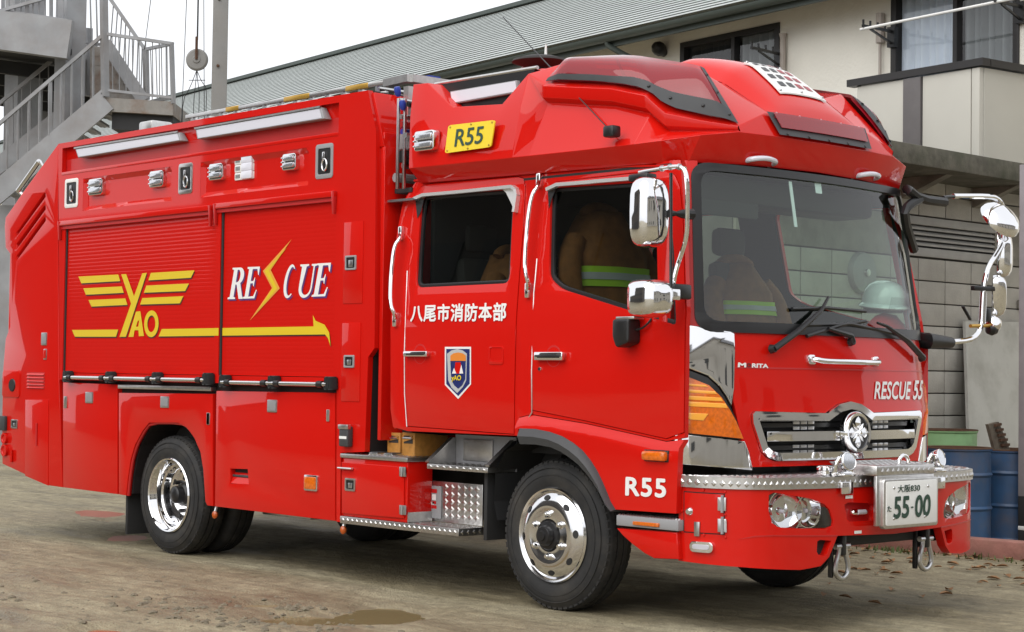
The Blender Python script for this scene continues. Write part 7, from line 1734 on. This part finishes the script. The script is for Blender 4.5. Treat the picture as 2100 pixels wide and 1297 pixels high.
# concrete pole with jib, pulley, ropes
c = ST('I', 453, 0, 27.0); CP = top('concrete_pole', 'tall square grey concrete pole behind the truck roof', 'pole', (c.x, c.y, 0))
mat('pole_conc', (.25, .245, .235), .85, noise_amt=.12, noise_scale=4, bump=.2, bump_scale=20, dirt=(.15, .13, .11), dirt_amt=.5, dirt_scale=2)
hw_ = .095; rot = Matrix.Rotation(YAW+math.radians(12), 4, 'Z')
bm = box(-hw_-.02, hw_+.02, -hw_-.015, hw_+.015, 0, 9.6, .015); bm.transform(Matrix.Translation((c.x, c.y, 0)) @ rot); obj('pole_shaft', bm, 'pole_conc', CP)
pc = ST('I', 404, 123, 27.0); obj('jib_arm', add_bar(BM(), (c.x, c.y, 9.4), (pc.x+(pc.x-c.x)*.6, pc.y+(pc.y-c.y)*.6, 9.4), .12, .15), 'galv', CP, smooth=0)
for z in (5.9, 6.9, 7.3): obj('pole_bolt', lathe([(0, .03), (.02, .025), (.025, 0)], (c.x+.085, c.y-.085, z), (.7, -.7, 0), 8), 'rust', CP)
PL = top('rope_pulley', 'round pale pulley block hanging from a rope beside the concrete pole', 'pulley', pc)
nv = -CD; obj('pulley_cheek', lathe([(0, .05), (.05, .05), (.06, .035), (.14, .03), (.165, .01), (.168, -.01), (.14, -.03), (0, -.035)], pc, (nv.x, nv.y, 0), 32), 'pole_conc', PL)
pz = Vector((0, 0, 1)); obj('pulley_hanger', add_bar(BM(), pc+nv*.06, pc+pz*.34+nv*.06, .03, .03), 'rust', PL, smooth=0)
obj('hoist_rope', tube([pc+pz*.30, (pc.x, pc.y, 9.4)], .014, 6), 'black_matt', PL)
ap = pc-pz*.155
for x, y in ((375, 205), (398, 195), (409, 190), (424, 180)): obj('rope_leg', add_tube(BM(), smooth_path([ap, ap.lerp(ST('I', x, y, 27.0), .5)+Vector((0, 0, -.05)), ST('I', x, y, 27.0), ST('I', x-2, y+60, 27.0)], 1), .006, 5), 'black_matt', PL)
obj('spreader_ring', tube([ST('I', 387, 165, 27.0), ST('I', 421, 165, 27.0)], .006, 5), 'black_matt', PL)
for xa, xb2 in ((383, 373), (418, 419)):
    a_, b_ = ST('I', xa, -8, 27.2), ST('I', xb2, 235, 27.2); d_ = (a_-b_); k = (9.4-b_.z)/d_.z; solo('guide_wire', tube([b_-d_*(b_.z/d_.z)*.98, b_+d_*k], .006, 5), 'black_matt', ('thin guide wire between the round pulley and the steel stairs' if xa < 400 else 'thin guide wire between the round pulley and the concrete pole'), 'wire', b_-d_*(b_.z/d_.z)*.98, group='guide wires beside the pulley')
a_, b_ = ST('I', 310, -6, 28.0), ST('I', 283, 120, 28.0); 
b2 = s1(960, 330, 1.0); solo('stay_wire', tube([b2, b2+(a_-b2)*1.3], .006, 5), 'black_matt', 'thin stay wire rising from the landing railing', 'wire', b2)

# ================================================================== houses across the yard, seen only mirrored in paint, glass and chrome
mat('stucco', (.42, .40, .36), .85, noise_amt=.06, noise_scale=1.0); mat('stucco_dark', (.085, .075, .068), .85, noise_amt=.1, noise_scale=1.0); mat('tile_dark', (.06, .06, .065), .7)
def house(name, label, x0, x1, y0, y1, h, hr, m, face):
    H = top(name, label, 'house', ((x0+x1)/2, (y0+y1)/2, 0))
    obj('wall', box(x0, x1, y0, y1, 0, h), m, H, smooth=0)
    xm, ym = (x0+x1)/2, (y0+y1)/2
    if x1-x0 > y1-y0: P = [(x0-.5, y0-.5, h), (x1+.5, y0-.5, h), (x1+.5, y1+.5, h), (x0-.5, y1+.5, h), (x0+2, ym, hr), (x1-2, ym, hr)]; F = [(0, 1, 5, 4), (2, 3, 4, 5), (0, 4, 3), (1, 2, 5), (0, 3, 2, 1)]
    else: P = [(x0-.5, y0-.5, h), (x1+.5, y0-.5, h), (x1+.5, y1+.5, h), (x0-.5, y1+.5, h), (xm, y0+2, hr), (xm, y1-2, hr)]; F = [(0, 1, 4), (1, 2, 5, 4), (2, 3, 5), (3, 0, 4, 5), (0, 3, 2, 1)]
    bm = BM(); v = [bm.verts.new(p) for p in P]
    for f in F: bm.faces.new([v[i] for i in f])
    obj('roof', bm, 'tile_dark', H, smooth=0)
    n = 9
    for zz in (1.0, 3.9, 7.0):
        if zz+1.3 > h: continue
        for i in range(n):
            f = (i+.3)/n
            if face == 'y': a = x0+(x1-x0)*f; w = obj('window', box(a, a+1.3, y1-.02, y1+.05, zz, zz+1.3), 'frame_dark', H, smooth=0); obj('pane', box(a+.08, a+1.22, y1+.051, y1+.055, zz+.08, zz+1.22), 'dash', w, smooth=0)
            else: a = y0+(y1-y0)*f; w = obj('window', box(x0-.05, x0+.02, a, a+1.3, zz, zz+1.3), 'frame_dark', H, smooth=0); obj('pane', box(x0-.055, x0-.051, a+.08, a+1.22, zz+.08, zz+1.22), 'dash', w, smooth=0)
house('brown_house', 'tall brown building across the yard mirrored in the truck side', -26, -8.5, -24, -15.5, 10.6, 12.6, 'stucco_dark', 'y')
house('white_house', 'pale two-storey house across the yard mirrored in the chrome and windscreen', 20, 30, -14, 30, 6.4, 8.8, 'stucco', 'x')
house('low_shed', 'low dark shed across the yard mirrored in the rear corner', -50, -27.5, -24, -17, 5.0, 6.0, 'stucco_dark', 'y')
